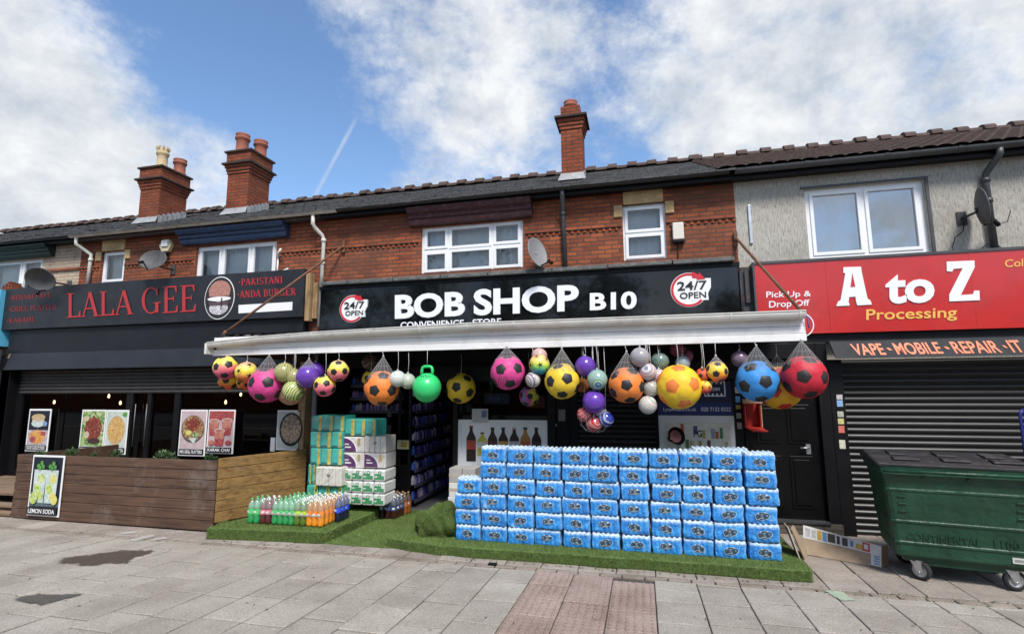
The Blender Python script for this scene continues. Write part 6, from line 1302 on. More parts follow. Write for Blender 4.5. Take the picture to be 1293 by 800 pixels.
def poster(name, label, bl, br, tr, tl, Y, pic, words=None, cat='poster', group='food posters on the restaurant front', tilt=0.):
    P = [at(*p, Y) for p in (bl, br, tr, tl)]
    x0, x1 = (P[0].x+P[3].x)/2, (P[1].x+P[2].x)/2; z0, z1 = (P[0].z+P[1].z)/2, (P[2].z+P[3].z)/2; w, h = x1-x0, z1-z0
    t = thing(name, label, cat, ((x0+x1)/2, Y, z0), group)
    b = MB(); b.box(x0, x1, Y, Y+.012, z0, z1); b.build('board', WHITE, t, bevel=.002)
    lay = [0]
    def L(): lay[0] += 1; return -.001-.0012*lay[0]
    X = lambda u: x0+w*u; Z = lambda v: z0+h*v
    def poly(pts, mat, nm='picture'): b = MB(); l = L(); b.prism([(X(u), Y+l+.001, Z(v)) for u, v in pts], (0, -.001, 0)); b.build(nm, mat, t)
    def rect(u0, u1, v0, v1, mat, nm='picture'): poly([(u0, v0), (u1, v0), (u1, v1), (u0, v1)], mat, nm)
    def ell(cu, cv, ru, rv, mat, wob=.0, nm='picture'): poly([(cu+ru*math.cos(2*math.pi*i/24)*(1+wob*math.sin(i*2.7)), cv+rv*math.sin(2*math.pi*i/24)*(1+wob*math.cos(i*3.1))) for i in range(24)], mat, nm)
    pic(rect, ell, poly)
    if words:
        rect(.04, .96, .03, .15, PBLK, 'caption_band'); l = L()
        for i, wd in enumerate(words): v0 = .055 if len(words) == 1 else .095-.05*i; text(wd, tq(X(.09), X(.91), Z(v0), Z(v0+(.07 if len(words) == 1 else .036)), Y+l), WHITE, t, .012, .001)
    return t
def lemon(rect, ell, poly):
    rect(.04, .96, .03, .97, NAVY); rect(.04, .96, .16, .30, pm('print_slate', (.10, .14, .16), .4, .4, 12))
    for cu, m in ((.30, 'lime'), (.70, 'lemon')):
        poly([(cu-.17, .22), (cu+.16, .22), (cu+.19, .76), (cu-.20, .76)], GLASSP); poly([(cu-.14, .24), (cu+.13, .24), (cu+.16, .70), (cu-.17, .70)], FOOD['ice'])
        ell(cu+.04, .62, .11, .075, FOOD[m], .1); ell(cu-.05, .46, .10, .08, FOOD['lime'], .1); ell(cu+.06, .34, .09, .07, FOOD[m], .1)
        for d, e in ((-.08, .82), (.02, .87), (.08, .81), (-.02, .79)): ell(cu+d, e, .05, .035, FOOD['mint'], .3)
    ell(.20, .30, .12, .10, FOOD['lime'], .05); ell(.85, .28, .10, .08, FOOD['lemon'], .05)
def burger(rect, ell, poly):
    rect(.05, .95, .16, .96, NAVY); rect(.05, .95, .16, .50, pm('print_tablecloth', (.45, .40, .42), .4, .4, 14)); ell(.48, .34, .36, .16, FOOD['fries'], .2); ell(.30, .28, .14, .07, FOOD['berry'], .1); ell(.75, .42, .12, .05, FOOD['berry'], .1)
    ell(.47, .66, .30, .09, GLASSP, .05); rect(.2, .75, .69, .74, pm('print_cheese', (.55, .55, .50), .4, .3, 30)); ell(.47, .80, .31, .085, BUN, .03); ell(.80, .65, .10, .06, pm('print_blue', (.18, .30, .45), .4))
def platter(rect, ell, poly): rect(.04, .96, .16, .97, FOOD['greens']); ell(.52, .56, .36, .28, FOOD['meat'], .12); ell(.28, .42, .10, .08, pm('print_onion', (.55, .45, .32), .4, .3, 30), .1); ell(.6, .28, .25, .07, pm('print_dark', (.06, .025, .03), .4, .4, 20), .1); ell(.22, .8, .12, .06, pm('print_onion', (.5,)*3), .2)
def pizza(rect, ell, poly): rect(.04, .96, .16, .97, PALEG); ell(.5, .54, .44, .36, GLASSP); ell(.5, .54, .40, .33, BUN); ell(.5, .54, .36, .295, FOOD['pizza'], .04); ell(.85, .90, .10, .05, FOOD['mint'], .2)
def mixgrill(rect, ell, poly): rect(.04, .96, .16, .97, PINKW); ell(.5, .58, .43, .30, pm('print_plate', (.10, .085, .08), .3)); ell(.5, .60, .40, .27, FOOD['grill'], .06); ell(.5, .68, .26, .14, FOOD['meat'], .2); ell(.35, .50, .12, .05, FOOD['lemon'], .2); ell(.62, .46, .12, .05, FOOD['greens'], .2); poly([(.38, .38), (.68, .40), (.58, .25)], GLASSP)
def tea(rect, ell, poly):
    rect(.04, .96, .16, .97, PINKW); rect(.04, .96, .75, .97, FOOD['berry'])
    for cu, cv in ((.24, .60), (.73, .62), (.48, .38)): poly([(cu-.20, cv+.14), (cu+.20, cv+.14), (cu+.15, cv-.20), (cu-.15, cv-.20)], FOOD['berry']); ell(cu, cv+.14, .20, .05, GLASSP); ell(cu, cv+.14, .17, .038, FOOD['tea']); rect(cu-.17, cu+.17, cv-.05, cv+.10, FOOD['tea'])
    ell(.2, .25, .12, .06, FOOD['tea'], .1); ell(.82, .26, .12, .05, FOOD['berry'], .2)
def karahi(rect, ell, poly): rect(.04, .96, .04, .96, PALEG); ell(.62, .52, .50, .42, PBLK); ell(.62, .53, .43, .36, FOOD['rice'], .03)
PO = 8.445
poster('food_poster', 'far left poster showing a burger over a plate of fried food', (31, 569), (58.5, 570), (66, 516), (38, 516), PO, burger, ['SIGNATURE BURGER', 'WITH WINGS & FRIES'])
poster('food_poster', 'poster of grilled meat on green salad, left of the pizza poster', (99, 571), (130, 572.5), (134, 517), (104, 517), PO, platter, ['CHICKEN CHARGHA'])
poster('food_poster', 'poster of a round pizza on a pale background', (131, 573), (158, 573.5), (163, 517.5), (134.5, 517), PO, pizza, ['KARAHI PIZZA'])
poster('food_poster', 'poster of a dark mixed grill bowl on pink boards', (224, 575), (258, 575.5), (262.5, 517), (229, 517), 8.40, mixgrill, ['MIX GRILL PLATTERS'])
poster('food_poster', 'poster of three cups of pink brown tea', (260, 574), (294, 571), (297.5, 517), (263.5, 517), 8.40, tea, ['KARAK CHAI'])
poster('food_poster', 'poster of noodles in a black wok beside the timber pilaster', (347.5, 569), (377.5, 567), (380, 517), (351, 518), 8.20, karahi)
b = MB(); p = at(344, 568, 8.22); b.box(p.x-.05, p.x+.04, 8.22, 8.235, p.z-.02, p.z+.22); tag(b.build('folded_card', WHITE), 'small white folded card left of the noodle wok poster', 'card')
poster('drink_poster', 'tall white framed poster of two lemon drinks leaning on the planter front', (32.5, 650.5), (74, 652.5), (82, 575), (43.5, 574), 6.575, lemon, ['LEMON SODA'], group=None)
# ------------------------------------------------------------------ drinks picture and phone poster
def drinks():
    Y = 8.44; t = thing('drinks_picture', 'white framed panel with pictures of seven drink bottles behind the water packs', 'poster', (-2.25, Y, .6)); x0, x1, z0, z1 = -3.015, -1.495, .60, 1.525
    b = MB(); b.box(x0, x1, Y, Y+.03, z0, z1); b.build('board', pm('panel_white', (.80, .81, .81), .4, .05, 2), t); b = MB(); w = .05
    b.box(x0, x1, Y-.015, Y-.001, z1-w, z1); b.box(x0, x1, Y-.015, Y-.001, z0, z0+w); b.box(x0, x0+w, Y-.015, Y-.001, z0+w, z1-w); b.box(x1-w, x1, Y-.015, Y-.001, z0+w, z1-w); b.build('frame', UPVC, t)
    dark = pm('print_cola', (.025, .010, .008), .3, .3, 20)
    for i, (px, top, base, wd, body, lab, cap) in enumerate(((595, 538, 582, 12, dark, (.42, .06, .04), (.25, .02, .02)), (609, 546, 575, 12, pm('print_yellow', (.55, .50, .05), .4), (.62, .60, .58), (.05, .05, .05)), (622, 540, 582, 12, dark, (.10, .02, .02), (.03, .03, .03)), (635.5, 540, 582, 12, dark, (.50, .30, .06), (.03, .03, .03)), (649.5, 540, 582, 12, dark, (.42, .42, .45), (.5, .5, .5)), (663.5, 540, 582, 12.5, pm('print_gold', (.45, .22, .05), .4), (.42, .10, .03), (.03, .03, .03)), (677.5, 540, 582, 11.5, dark, (.05, .03, .03), (.03, .03, .03)))):
        a, c = at(px, top, Y), at(px, base, Y); zt, zb, r = a.z, c.z, wd/2*8.95/FPX; cx = (a.x+c.x)/2; h = zt-zb
        pr = [(r*.98, 0), (r, .05), (r, .62), (r*.9, .70), (r*.45, .82), (r*.32, .88), (r*.32, .96)]
        b = MB(); b.prism([(cx+p, Y-.002, zb+h*q) for p, q in pr]+[(cx-p, Y-.002, zb+h*q) for p, q in reversed(pr)], (0, -.004, 0)); bt = b.build('bottle_print', body, t)
        b = MB(); b.box(cx-r*1.0, cx+r*1.0, Y-.008, Y-.0062, zb+h*.34, zb+h*.60); b.build('label_print', pm('drink_label_%d' % i, lab, .4, .3, 25), bt)
        b = MB(); b.box(cx-r*.38, cx+r*.38, Y-.008, Y-.002, zb+h*.955, zb+h*1.02); b.build('cap_print', pm('drink_cap_%d' % i, cap, .4), bt)
    b = MB(); p = at(606, 525, 8.39); b.box(p.x-.14, p.x+.14, 8.392, 8.398, p.z-.09, p.z+.12); b.box(p.x+.03, p.x+.12, 8.389, 8.3915, p.z-.02, p.z+.09, 1); tag(b.build('paper_notice', [pm('notice_paper', (.45, .47, .48), .7, .1, 10), pm('notice_photo', (.10, .16, .25), .5, .5, 30)]), 'white paper notice with a small photo at the top left of the drinks panel', 'notice')
    for (px, py, w2, h2, col, lb) in ((586, 515, .13, .07, (.03, .20, .15), 'dim teal box above the drinks panel near the doorway'), (627, 503, .22, .09, (.04, .10, .16), 'dim bluish toy box on the shelf above the drinks panel'), (676, 507, .16, .10, (.28, .09, .05), 'dim reddish patterned box at right above the drinks panel')):
        p = at(px, py, 8.62); t2 = thing('toy_box', lb, 'box', p); b = MB(); b.box(p.x-w2, p.x+w2, 8.62, 8.75, p.z-h2, p.z+h2); b.build('box_body', pm(lb[:12]+'toy', col, .5, .5, 18), t2, bevel=.004); b = MB(); b.box(p.x-w2*.6, p.x+w2*.3, 8.616, 8.6195, p.z-h2*.4, p.z+h2*.5); b.build('box_print', pm(lb[4:12]+'print', (min(1, col[0]*2.5), col[1]*1.8, col[2]*2.2), .5, .6, 26), t2)
    b = MB(); b.box(-3.0, -1.52, 8.56, 8.9, 1.56, 1.60); tag(b.build('display_shelf', DARKF), 'dark shelf above the white drinks panel', 'shelf')
    # vertical lettering on the dark post
    t = thing('post_sign', 'narrow black sign with white upright lettering beside the drinks panel', 'sign', (-1.24, 8.44, 1.7)); b = MB(); b.box(-1.34, -1.14, 8.435, 8.455, 1.15, 2.1); b.build('board', BLACKP, t)
    p, q = at(695, 520, 8.43), at(704, 560, 8.43); text('Vape', [(q.x-.01, 8.434, q.z+.02), (q.x-.01, 8.434, p.z), (p.x+.0, 8.434, p.z), (p.x+.0, 8.434, q.z+.02)][0:4], WHITE, t, .02, .003)
    p = at(709, 524, 8.43); b = MB(); b.box(p.x-.05, p.x+.06, 8.428, 8.434, p.z-.09, p.z+.09); b.build('grey_plate', pm('plate_grey', (.22, .22, .23), .5), t)
drinks()
def phone():
    Y = 8.43; t = thing('phone_poster', 'dark blue poster with a phone number over a white picture panel', 'poster', (.78, Y, 1.1)); x0, x1 = .24, 1.325
    nv = pm('poster_navy', (.010, .014, .05), .3, .15, 3); bl = pm('poster_blue', (.012, .03, .16), .3, .1, 3)
    b = MB(); b.box(x0, x1, Y, Y+.03, .92, 2.14); b.build('board', nv, t); b = MB(); b.box(x0, x1, Y-.004, Y-.001, 1.625, 1.80); b.build('blue_band', bl, t)
    text('LycaMobile.co.uk', tq(x0+.08, x0+.56, 1.665, 1.735, Y-.0045), WHITE, t, .004, .002); text('020 7132 0322', tq(x0+.63, x0+1.05, 1.68, 1.74, Y-.0045), WHITE, t, .01, .002)
    b = MB(); u0, u1, v0, v1 = .93, 1.23, 1.90, 2.13
    for q in ((u0, u1, v1-.015, v1), (u0, u1, v0, v0+.015), (u0, u0+.015, v0+.015, v1-.015), (u1-.015, u1, v0+.015, v1-.015)): b.box(q[0], q[1], Y-.004, Y-.001, q[2], q[3])
    for k in range(4):
        for z in (v0+.0155, v1-.045): b.box(u0+.045+.062*k, u0+.068+.062*k, Y-.0035, Y-.0012, z, z+.029)
    b.build('frame_print', WHITE, t); text('eSIM', tq(u0+.08, u1-.08, 1.985, 2.035, Y-.001), WHITE, t, .01, .003)
    b = MB(); b.box(x0, x1, Y-.02, Y-.001, .92, 1.615); b.build('white_panel', pm('panel_grey_white', (.76, .77, .77), .4, .06, 2), t)
    b = MB(); b.box(x0+.1, x1-.06, Y-.024, Y-.0205, 1.10, 1.52); b.build('picture_ground', pm('pale_print', (.70, .69, .60), .4, .15, 12), t)
    cols = [(.45, .40, .08), (.12, .07, .05), (.30, .36, .40), (.50, .12, .05), (.08, .22, .10), (.5, .42, .2), (.10, .12, .3), (.4, .3, .1)]
    for k in range(14):
        u = x0+.13+.062*k; w = rnd.uniform(.04, .058); z = rnd.choice([1.13, 1.28, 1.34]); h = rnd.uniform(.09, .17); b = MB(); b.box(u, u+w, Y-.028, Y-.0245, z, z+h); b.build('product_print', pm('prod_%d' % (k % 8), cols[k % 8], .4, .5, 30), t)
    text('PG', tq(.74, .86, 1.30, 1.40, Y-.0285), pm('print_black', (.02,)*3), t, .01, .002)
    p = at(848, 553, 8.30); t2 = thing('loudhailer', 'dark horn loudspeaker lying on the packs in front of the phone poster', 'loudspeaker', p); M = Matrix.Translation(p) @ Matrix.Rotation(R(70), 4, 'X') @ Matrix.Rotation(R(25), 4, 'Y')
    b = MB(); b.lathe([(.02, -.05), (.05, -.04), (.06, .03), (.085, .10), (.13, .15), (.135, .16)], 20, M); b.build('horn', BLACKP, t2); b = MB(); b.lathe([(.001, .06), (.04, .07), (.09, .13)], 20, M); b.build('horn_mouth', pm('dusty_rose', (.25, .10, .10), .6), t2)
phone()
# ------------------------------------------------------------------ shop interior: sachet shelves and gate
def shelves(label, frame_pts, n, plane, base, top, seed):
    """shelving on a plane: plane(u, y/z...) maps along-distance u and depth to world"""
    rr = random.Random(seed); t = thing('shelf_unit', label, 'shelves', plane(0, 0, base)); L = frame_pts
    b = MB(); P = [plane(0, .02, base), plane(L, .02, base), plane(L, .02, top), plane(0, .02, top)]; b.add(P, [(0, 1, 2, 3)]); b.build('back_panel', DARKF, t, solid=False)
    for k in range(n):
        z = base+(top-base)*k/n; b = MB(); b.prism([plane(0, -.22, z), plane(L, -.22, z), plane(L, .0, z), plane(0, .0, z)], (0, 0, .018)); b.prism([plane(0, -.235, z-.03), plane(L, -.235, z-.03), plane(L, -.222, z-.03), plane(0, -.222, z-.03)], (0, 0, .055), 1); b.build('shelf', [DARKF, pm('price_rail', (.10, .10, .16), .4, .5, 40)], t)
    return t, rr
PK = [pm('sachet_violet', (.16, .10, .50), .35, .5, 30), pm('sachet_blue', (.08, .16, .62), .35, .5, 30), pm('sachet_mauve', (.42, .28, .62), .35, .5, 30), pm('sachet_pale', (.66, .62, .78), .35, .5, 40), pm('sachet_dark', (.04, .04, .12), .4, .5, 30)]
SACH = []
for m in PK:
    b = MB(); b.prism([(-.030, -.02, 0), (.030, -.02, 0), (.030, .02, 0), (-.030, .02, 0)], (0, 0, .10)); b.prism([(-.018, -.012, .10), (.018, -.012, .10), (.018, .012, .10), (-.018, .012, .10)], (0, 0, .035)); o = b.build('product_bottle', m, bevel=.004); SACH.append(o.data); bpy.data.objects.remove(o)
SIDE = lambda u, d, z: Vector((-3.98+.0+d*-1, 8.62+u, z))
def stock(t, rr, L, n, base, top, plane, rz, word, frm=.0):
    for k in range(n):
        z = base+(top-base)*k/n+.0185; u = .05+frm
        j = 0
        while u < L-.04:
            j += 1; i = rr.randrange(5); o = bpy.data.objects.new('product_bottle', SACH[i]); COL.objects.link(o); p = plane(u, -.17, z); o.location = p; o.rotation_euler.z = rz; o.scale = (1, 1, rr.uniform(.8, 1.15))
            tag(o, '%s bottle on the %s, %s shelf up, number %d' % (('dark violet', 'dark blue', 'mauve', 'pale lilac', 'near black')[i], word, ORD[k], j), 'bottle', 'bottles on the shop shelves'); u += rr.uniform(.068, .085)
SD = lambda u, d, z: Vector((-3.86-d*1.0-.24, 8.62+u, z))
pl = lambda u, d, z: Vector((-4.10-d, 8.62+u, z))
t_, rr_ = shelves('tall dark shelves of violet bottles inside the doorway', 1.9, 9, pl, .12, 2.40, 3); stock(t_, rr_, 1.9, 9, .12, 2.40, pl, math.pi/2, 'doorway shelves')
pl2 = lambda u, d, z: Vector((-5.45+u, 9.3+d, z))
t_, rr_ = shelves('dim shelves of violet goods behind the paper pack stack', 1.15, 3, pl2, 1.62, 2.35, 4); stock(t_, rr_, 1.15, 3, 1.62, 2.35, pl2, 0, 'shelves behind paper packs')
def gate():
    t = thing('security_gate', 'dark metal security gate standing open at the left of the doorway', 'gate', (-4.2, 8.5, 0)); x0, x1 = at(487, 600, 8.45).x, at(519, 600, 8.45).x; b = MB()
    for x in (x0, x1-.06, (x0+x1)/2-.02): b.box(x, x+.05, 8.43, 8.48, .02, 2.4)
    b.box(x0+.05, x1-.06, 8.435, 8.475, .02, .75); b.box(x0+.05, x1-.06, 8.435, 8.475, 1.05, 1.10); b.build('gate_frame', BLACKP, t, bevel=.004); b = MB()
    for k in range(4): b.box(x0+.02, x0+.10, 8.40, 8.428, 1.28+.28*k, 1.42+.28*k)
    b.build('hinge', GUTG, t)
    p = at(509, 561, 8.42); s = MB(); s.box(p.x-.11, p.x+.11, 8.415, 8.42, p.z-.075, p.z+.075); s.box(p.x-.02, p.x+.09, 8.4125, 8.4145, p.z-.05, p.z+.05, 1); o = s.build('warning_sign', [pm('sign_cream', (.42, .40, .28), .5), pm('sign_yellow', (.60, .45, .05), .5, .3, 40)]); tag(o, 'small yellow and cream warning sign on the open security gate', 'sign')
    for k in range(3): s = MB(); s.box(p.x-.04, p.x+.08, 8.41, 8.4122, p.z-.035+.03*k, p.z-.022+.03*k); q = s.build('lettering', PBLK, o)
gate()
# ------------------------------------------------------------------ wheelie bin
def bin_mat():
    m, nt, b = nodes('bin_green'); v = cvec(nt)
    c = ramp(nt, nnoise(nt, v, 2.5, 6, .65), [(.3, (.006, .038, .019)), (.55, (.009, .053, .027)), (.75, (.016, .068, .038))])
    st = nnoise(nt, v, 7, 6, .7, (3, 3, .25)); c = mixc(nt, ramp(nt, st, [(.55, (0, 0, 0)), (.75, (.5,)*3)]), c, (.045, .065, .050))
    sc1 = nnoise(nt, v, 12, 7, .8, (.25, 1, 5)); c = mixc(nt, ramp(nt, sc1, [(.66, (0, 0, 0)), (.70, (.55,)*3)]), c, (.09, .13, .10))
    nt.links.new(c, b.inputs['Base Color']); nt.links.new(ramp(nt, st, [(.3, (.30,)*3), (.7, (.55,)*3)]), b.inputs['Roughness'])
    bump(nt, b, math_(nt, 'ADD', nnoise(nt, v, 3, 3), math_(nt, 'MULTIPLY', nnoise(nt, v, 60, 4), .05)), .05); return m
def bin_():
    a = R(-10.7); t = thing('waste_container', 'big dark green four wheeled waste container in front of the right shutter', 'bin', (2.50, 6.60, 0), rz=a)
    gn = bin_mat(); lid = pm('bin_lid', (.018, .019, .021), .5, .3, 5, .002, 50, dirt=((.11, .11, .11), 4, .5)); W_, D_, z0, z1 = 1.30, .92, .24, 1.185
    zz = lambda z: .24+(z-.24)*(z1-.24)/.86
    def sec(z, ins): e = .05; x0, x1, y0, y1 = ins, W_-ins, ins*1.1, D_-ins*1.1; return [(x0+e, y0, z), (x1-e, y0, z), (x1-e*.3, y0+e*.3, z), (x1, y0+e, z), (x1, y1-e, z), (x1-e, y1, z), (x0+e, y1, z), (x0, y1-e, z), (x0, y0+e, z), (x0+e*.3, y0+e*.3, z)]
    lv = [(z0, .085), (z0+.02, .072), (.36, .065), (.365, .056), (.385, .056), (.39, .062), (.56, .046), (.565, .037), (.585, .037), (.59, .044), (.86, .020), (.865, .012), (.885, .012), (.89, .020), (1.03, .0), (1.035, -.02), (1.10, -.024)]
    b = MB(); S = [sec(zz(z), i) for z, i in lv]; n = 10; vs = [p for s_ in S for p in s_]; b.add(vs, [(i*n+j, i*n+(j+1) % n, (i+1)*n+(j+1) % n, (i+1)*n+j) for i in range(len(S)-1) for j in range(n)]+[tuple(range(n))]); lpart(b, 'body', gn, t, bevel=.006)
    b = MB(); b.prism([(-.03, -.035, z1+.002), (W_+.03, -.035, z1+.002), (W_+.03, -.035, z1+.03), (-.03, -.035, z1+.03)], (0, .012, 0)); b.box(-.045, W_+.045, -.02, D_+.04, z1+.006, z1+.03)
    b.add([(-.045, -.03, z1+.03), (W_+.045, -.03, z1+.03), (W_+.02, .10, z1+.045), (-.02, .10, z1+.045), (-.045, D_+.04, z1+.03), (W_+.045, D_+.04, z1+.03), (W_+.02, D_-.08, z1+.085), (-.02, D_-.08, z1+.085)], [(0, 1, 2, 3), (3, 2, 6, 7), (7, 6, 5, 4), (0, 3, 7, 4), (1, 5, 6, 2)]); ld = lpart(b, 'lid', lid, t, bevel=.008)
    for x in (.14, .58, 1.0): b = MB(); b.prism([(x, .12, z1+.049), (x+.24, .12, z1+.049), (x+.22, .34, z1+.058), (x+.02, .34, z1+.058)], (0, 0, .022)); b.prism([(x+.03, .45, z1+.066), (x+.2, .45, z1+.066), (x+.18, .72, z1+.08), (x+.04, .72, z1+.08)], (0, 0, .02)); lpart(b, 'lid_panel', lid, ld, bevel=.008)
    b = MB(); b.tube([(.02, -.045, zz(1.06)), (W_-.02, -.045, zz(1.06))], .016, 8); b.box(.0, W_, -.055, -.028, zz(1.03), zz(1.045)); lpart(b, 'front_rail', gn, t)
    for x in (.125, W_-.20):
        for z in (.67, .74, .81): b = MB(); b.box(x, x+.075, .024-.09*(z-.67), .075, zz(z), zz(z)+.012); lpart(b, 'rib', gn, t, bevel=.003)
    for x in (.35, .72): b = MB(); b.box(x, x+.03, -.012, .03, zz(.985), zz(1.01)); lpart(b, 'lug', gn, t, bevel=.003)
    for wd, xa, xb in (('CONTINENTAL', .18, .80), ('1100', .90, 1.10)):
        vs, fs = text_geo(wd, .01); b = MB(); q = [Vector((xa, .066, zz(.40))), Vector((xb, .066, zz(.40))), Vector((xb, .057, zz(.475))), Vector((xa, .057, zz(.475)))]; b.add(quad_map(q, Vector((0, -1, 0)), vs, .007, .0), fs); lpart(b, 'embossed_lettering', gn, t, solid=False)
    b = MB(); b.box(1.03, 1.16, .068, .078, .285, .34); b.box(1.045, 1.145, .0665, .0678, .30, .325, 1); lpart(b, 'plate', [pm('bin_plate', (.55, .55, .52), .5), pm('plate_print', (.25, .25, .25), .5, .4, 40)], t)
    b = MB(); b.box(.16, W_-.16, .13, D_-.13, .20, .238); b.prism([(.32, .14, .16), (W_-.32, .14, .16), (W_-.22, .14, .2), (.2, .14, .2)], (0, .03, 0)); lpart(b, 'under_frame', gn, t)
    zs = STEEL; tyre = pm('tyre_rubber', (.018, .018, .018), .8, .3, 10); hub = pm('hub_grey', (.42, .43, .44), .4, .2, 10, metal=.6)
    for x, y, r_ in ((.26, .17, -35), (W_-.27, .17, 12), (.26, D_-.18, 20), (W_-.27, D_-.18, -20)):
        M = Matrix.Translation((x, y, 0)) @ Matrix.Rotation(R(r_), 4, 'Z'); k = MB(); Mw = M @ Matrix.Translation((.03, 0, .10)) @ Matrix.Rotation(R(90), 4, 'X')
        k.lathe([(.066, -.024), (.092, -.027), (.10, -.016), (.10, .016), (.092, .027), (.066, .024)], 24, Mw, 0); w = lpart(k, 'castor', zs, t); w.data.materials.clear(); w.data.materials.append(tyre)
        k = MB(); k.lathe([(.0001, -.018), (.02, -.02), (.022, -.012), (.056, -.010), (.066, -.024), (.066, .024), (.056, .010), (.022, .012), (.02, .02), (.0001, .018)], 24, Mw); lpart(k, 'rim', hub, w)
        k = MB()
        for s_ in (-1, 1): k.prism([M @ Vector(v) for v in ((-.05, s_*.030, .20), (.06, s_*.030, .20), (.055, s_*.030, .09), (.03, s_*.030, .065), (.008, s_*.030, .09))], M.to_3x3() @ Vector((0, s_*.004, 0)))
        k.prism([M @ Vector(v) for v in ((-.055, -.036, .196), (.065, -.036, .196), (.065, .036, .196), (-.055, .036, .196))], (0, 0, .008)); k.tube([M @ Vector((.03, -.037, .085)), M @ Vector((.03, .037, .085))], .009, 8); lpart(k, 'fork', zs, w)
bin_()
# ------------------------------------------------------------------ card by the door, letter box, dishes, alarms
def cards():
    t = thing('cardboard_box', 'flattened long cardboard box with printed strip lying by the black door', 'box', (2.0, 7.5, 0))
    br = pm('corrugated_card', (.33, .25, .17), .85, .2, 8, .001, 80); wh = pm('printed_white', (.58, .57, .55), .5, .1, 8)
    A, C, A2, C2 = Vector((1.86, 7.38, .004)), Vector((2.56, 7.02, .004)), Vector((1.99, 7.80, .245)), Vector((2.61, 7.10, .215)); nn = (C-A).cross(A2-A).normalized()
    def P(u, v, l): return (A*(1-u)+C*u)*(1-v)+(A2*(1-u)+C2*u)*v+nn*l
    b = MB()
    for i in range(16):
        for j in range(8): b.add([P(i/16, j/8, 0), P((i+1)/16, j/8, 0), P((i+1)/16, (j+1)/8, 0), P(i/16, (j+1)/8, 0)], [(0, 1, 2, 3)])
    b.build('side_panel', br, t); b = MB()
    def strip(u0, u1, v0, v1, m, l=0.):
        for i in range(16 if u1-u0 > .3 else 2): n_ = 16 if u1-u0 > .3 else 2; a, c = u0+(u1-u0)*i/n_, u0+(u1-u0)*(i+1)/n_; [b.add([P(a, v0+(v1-v0)*j/4, .004+l), P(c, v0+(v1-v0)*j/4, .004+l), P(c, v0+(v1-v0)*(j+1)/4, .004+l), P(a, v0+(v1-v0)*(j+1)/4, .004+l)], [(0, 1, 2, 3)], m) for j in range(4)]
    strip(0, 1, .54, 1, 0); strip(.88, 1., .04, .54, 0)
    for q in ((.03, .10, .60, .92, 5), (.12, .18, .62, .9, 5), (.20, .26, .58, .94, 1), (.27, .33, .58, .94, 2), (.34, .44, .6, .94, 3), (.46, .50, .6, .92, 3), (.53, .60, .6, .92, 3), (.63, .67, .64, .88, 2), (.70, .78, .60, .82, 1), (.78, .87, .58, .96, 4)): strip(*q, .002)
    strip(.80, .85, .66, .88, 0, .004); [strip(.915, .985, .10+.11*i, .16+.11*i, 2, .002) for i in range(4)]
    b.build('printed_strip', [wh, pm('print_mustard', (.45, .30, .05), .5), pm('print_steelblue', (.10, .22, .40), .5), pm('print_darkgrey', (.06, .055, .05), .5, .5, 30), pm('print_brightred', (.50, .04, .04), .5), pm('print_lightgrey', (.40, .40, .40), .5, .5, 40)], t, solid=False)
    b = MB(); b.prism([A2, C2, C2+Vector((.12, .12, -.19)), A2+Vector((.10, .10, -.22))], (0, 0, -.010)); b.prism([C, C+Vector((.13, .16, .0)), C2+Vector((.10, .10, 0)), C2], (.006, -.004, 0)); b.build('base_panel', br, t)
    b = MB(); b.prism([(1.80, 7.15, .002), (1.92, 7.45, .002), (1.78, 7.45, .32), (1.68, 7.15, .34)], (.012, -.012, 0)); tag(b.build('leaning_board', br), 'brown board leaning against the right end of the water packs', 'board')
    b = MB(); b.prism([(1.69, 6.75, .002), (1.73, 7.10, .002), (1.60, 7.10, .42), (1.57, 6.8, .44)], (.012, .0, 0)); tag(b.build('leaning_card', pm('pale_card', (.42, .36, .29), .85, .15, 6)), 'pale card sheet tucked behind the right end of the water packs', 'card')
cards()
def letterbox():
    p0, p1 = at(940, 509, 8.25), at(964, 541, 8.25); t = thing('letter_box', 'small open red letter box with pale wooden rim beside the black door', 'letter box', (p0.x, 8.25, p1.z)); x0, x1, z0, z1 = p0.x, p1.x-.02, p1.z+.02, p0.z; rd = pm('letterbox_red', (.48, .03, .025), .5, .15, 6)
    b = MB(); b.box(x0, x1, 8.42, 8.435, z0, z1); b.box(x0, x0+.012, 8.25, 8.42, z0, z1); b.box(x1-.012, x1, 8.25, 8.42, z0, z1); b.box(x0, x1, 8.25, 8.435, z0-.012, z0); b.build('box_body', rd, t)
    b = MB(); b.prism([(x0-.03, 8.22, z1+.002), (x1+.03, 8.22, z1+.002), (x1-.05, 8.435, z1+.07), (x0, 8.435, z1+.07)], (0, 0, .012)); b.box(x1+.001, x1+.014, 8.24, 8.42, z0, z1); b.build('rim', pm('pale_wood', (.45, .28, .16), .7, .2, 10), t)
    b = MB(); b.prism([(x0, 8.245, z0-.012), (x1, 8.245, z0-.012), (x1+.05, 8.08, z0-.05), (x0+.05, 8.08, z0-.05)], (0, 0, .010)); b.build('flap', rd, t)
letterbox()
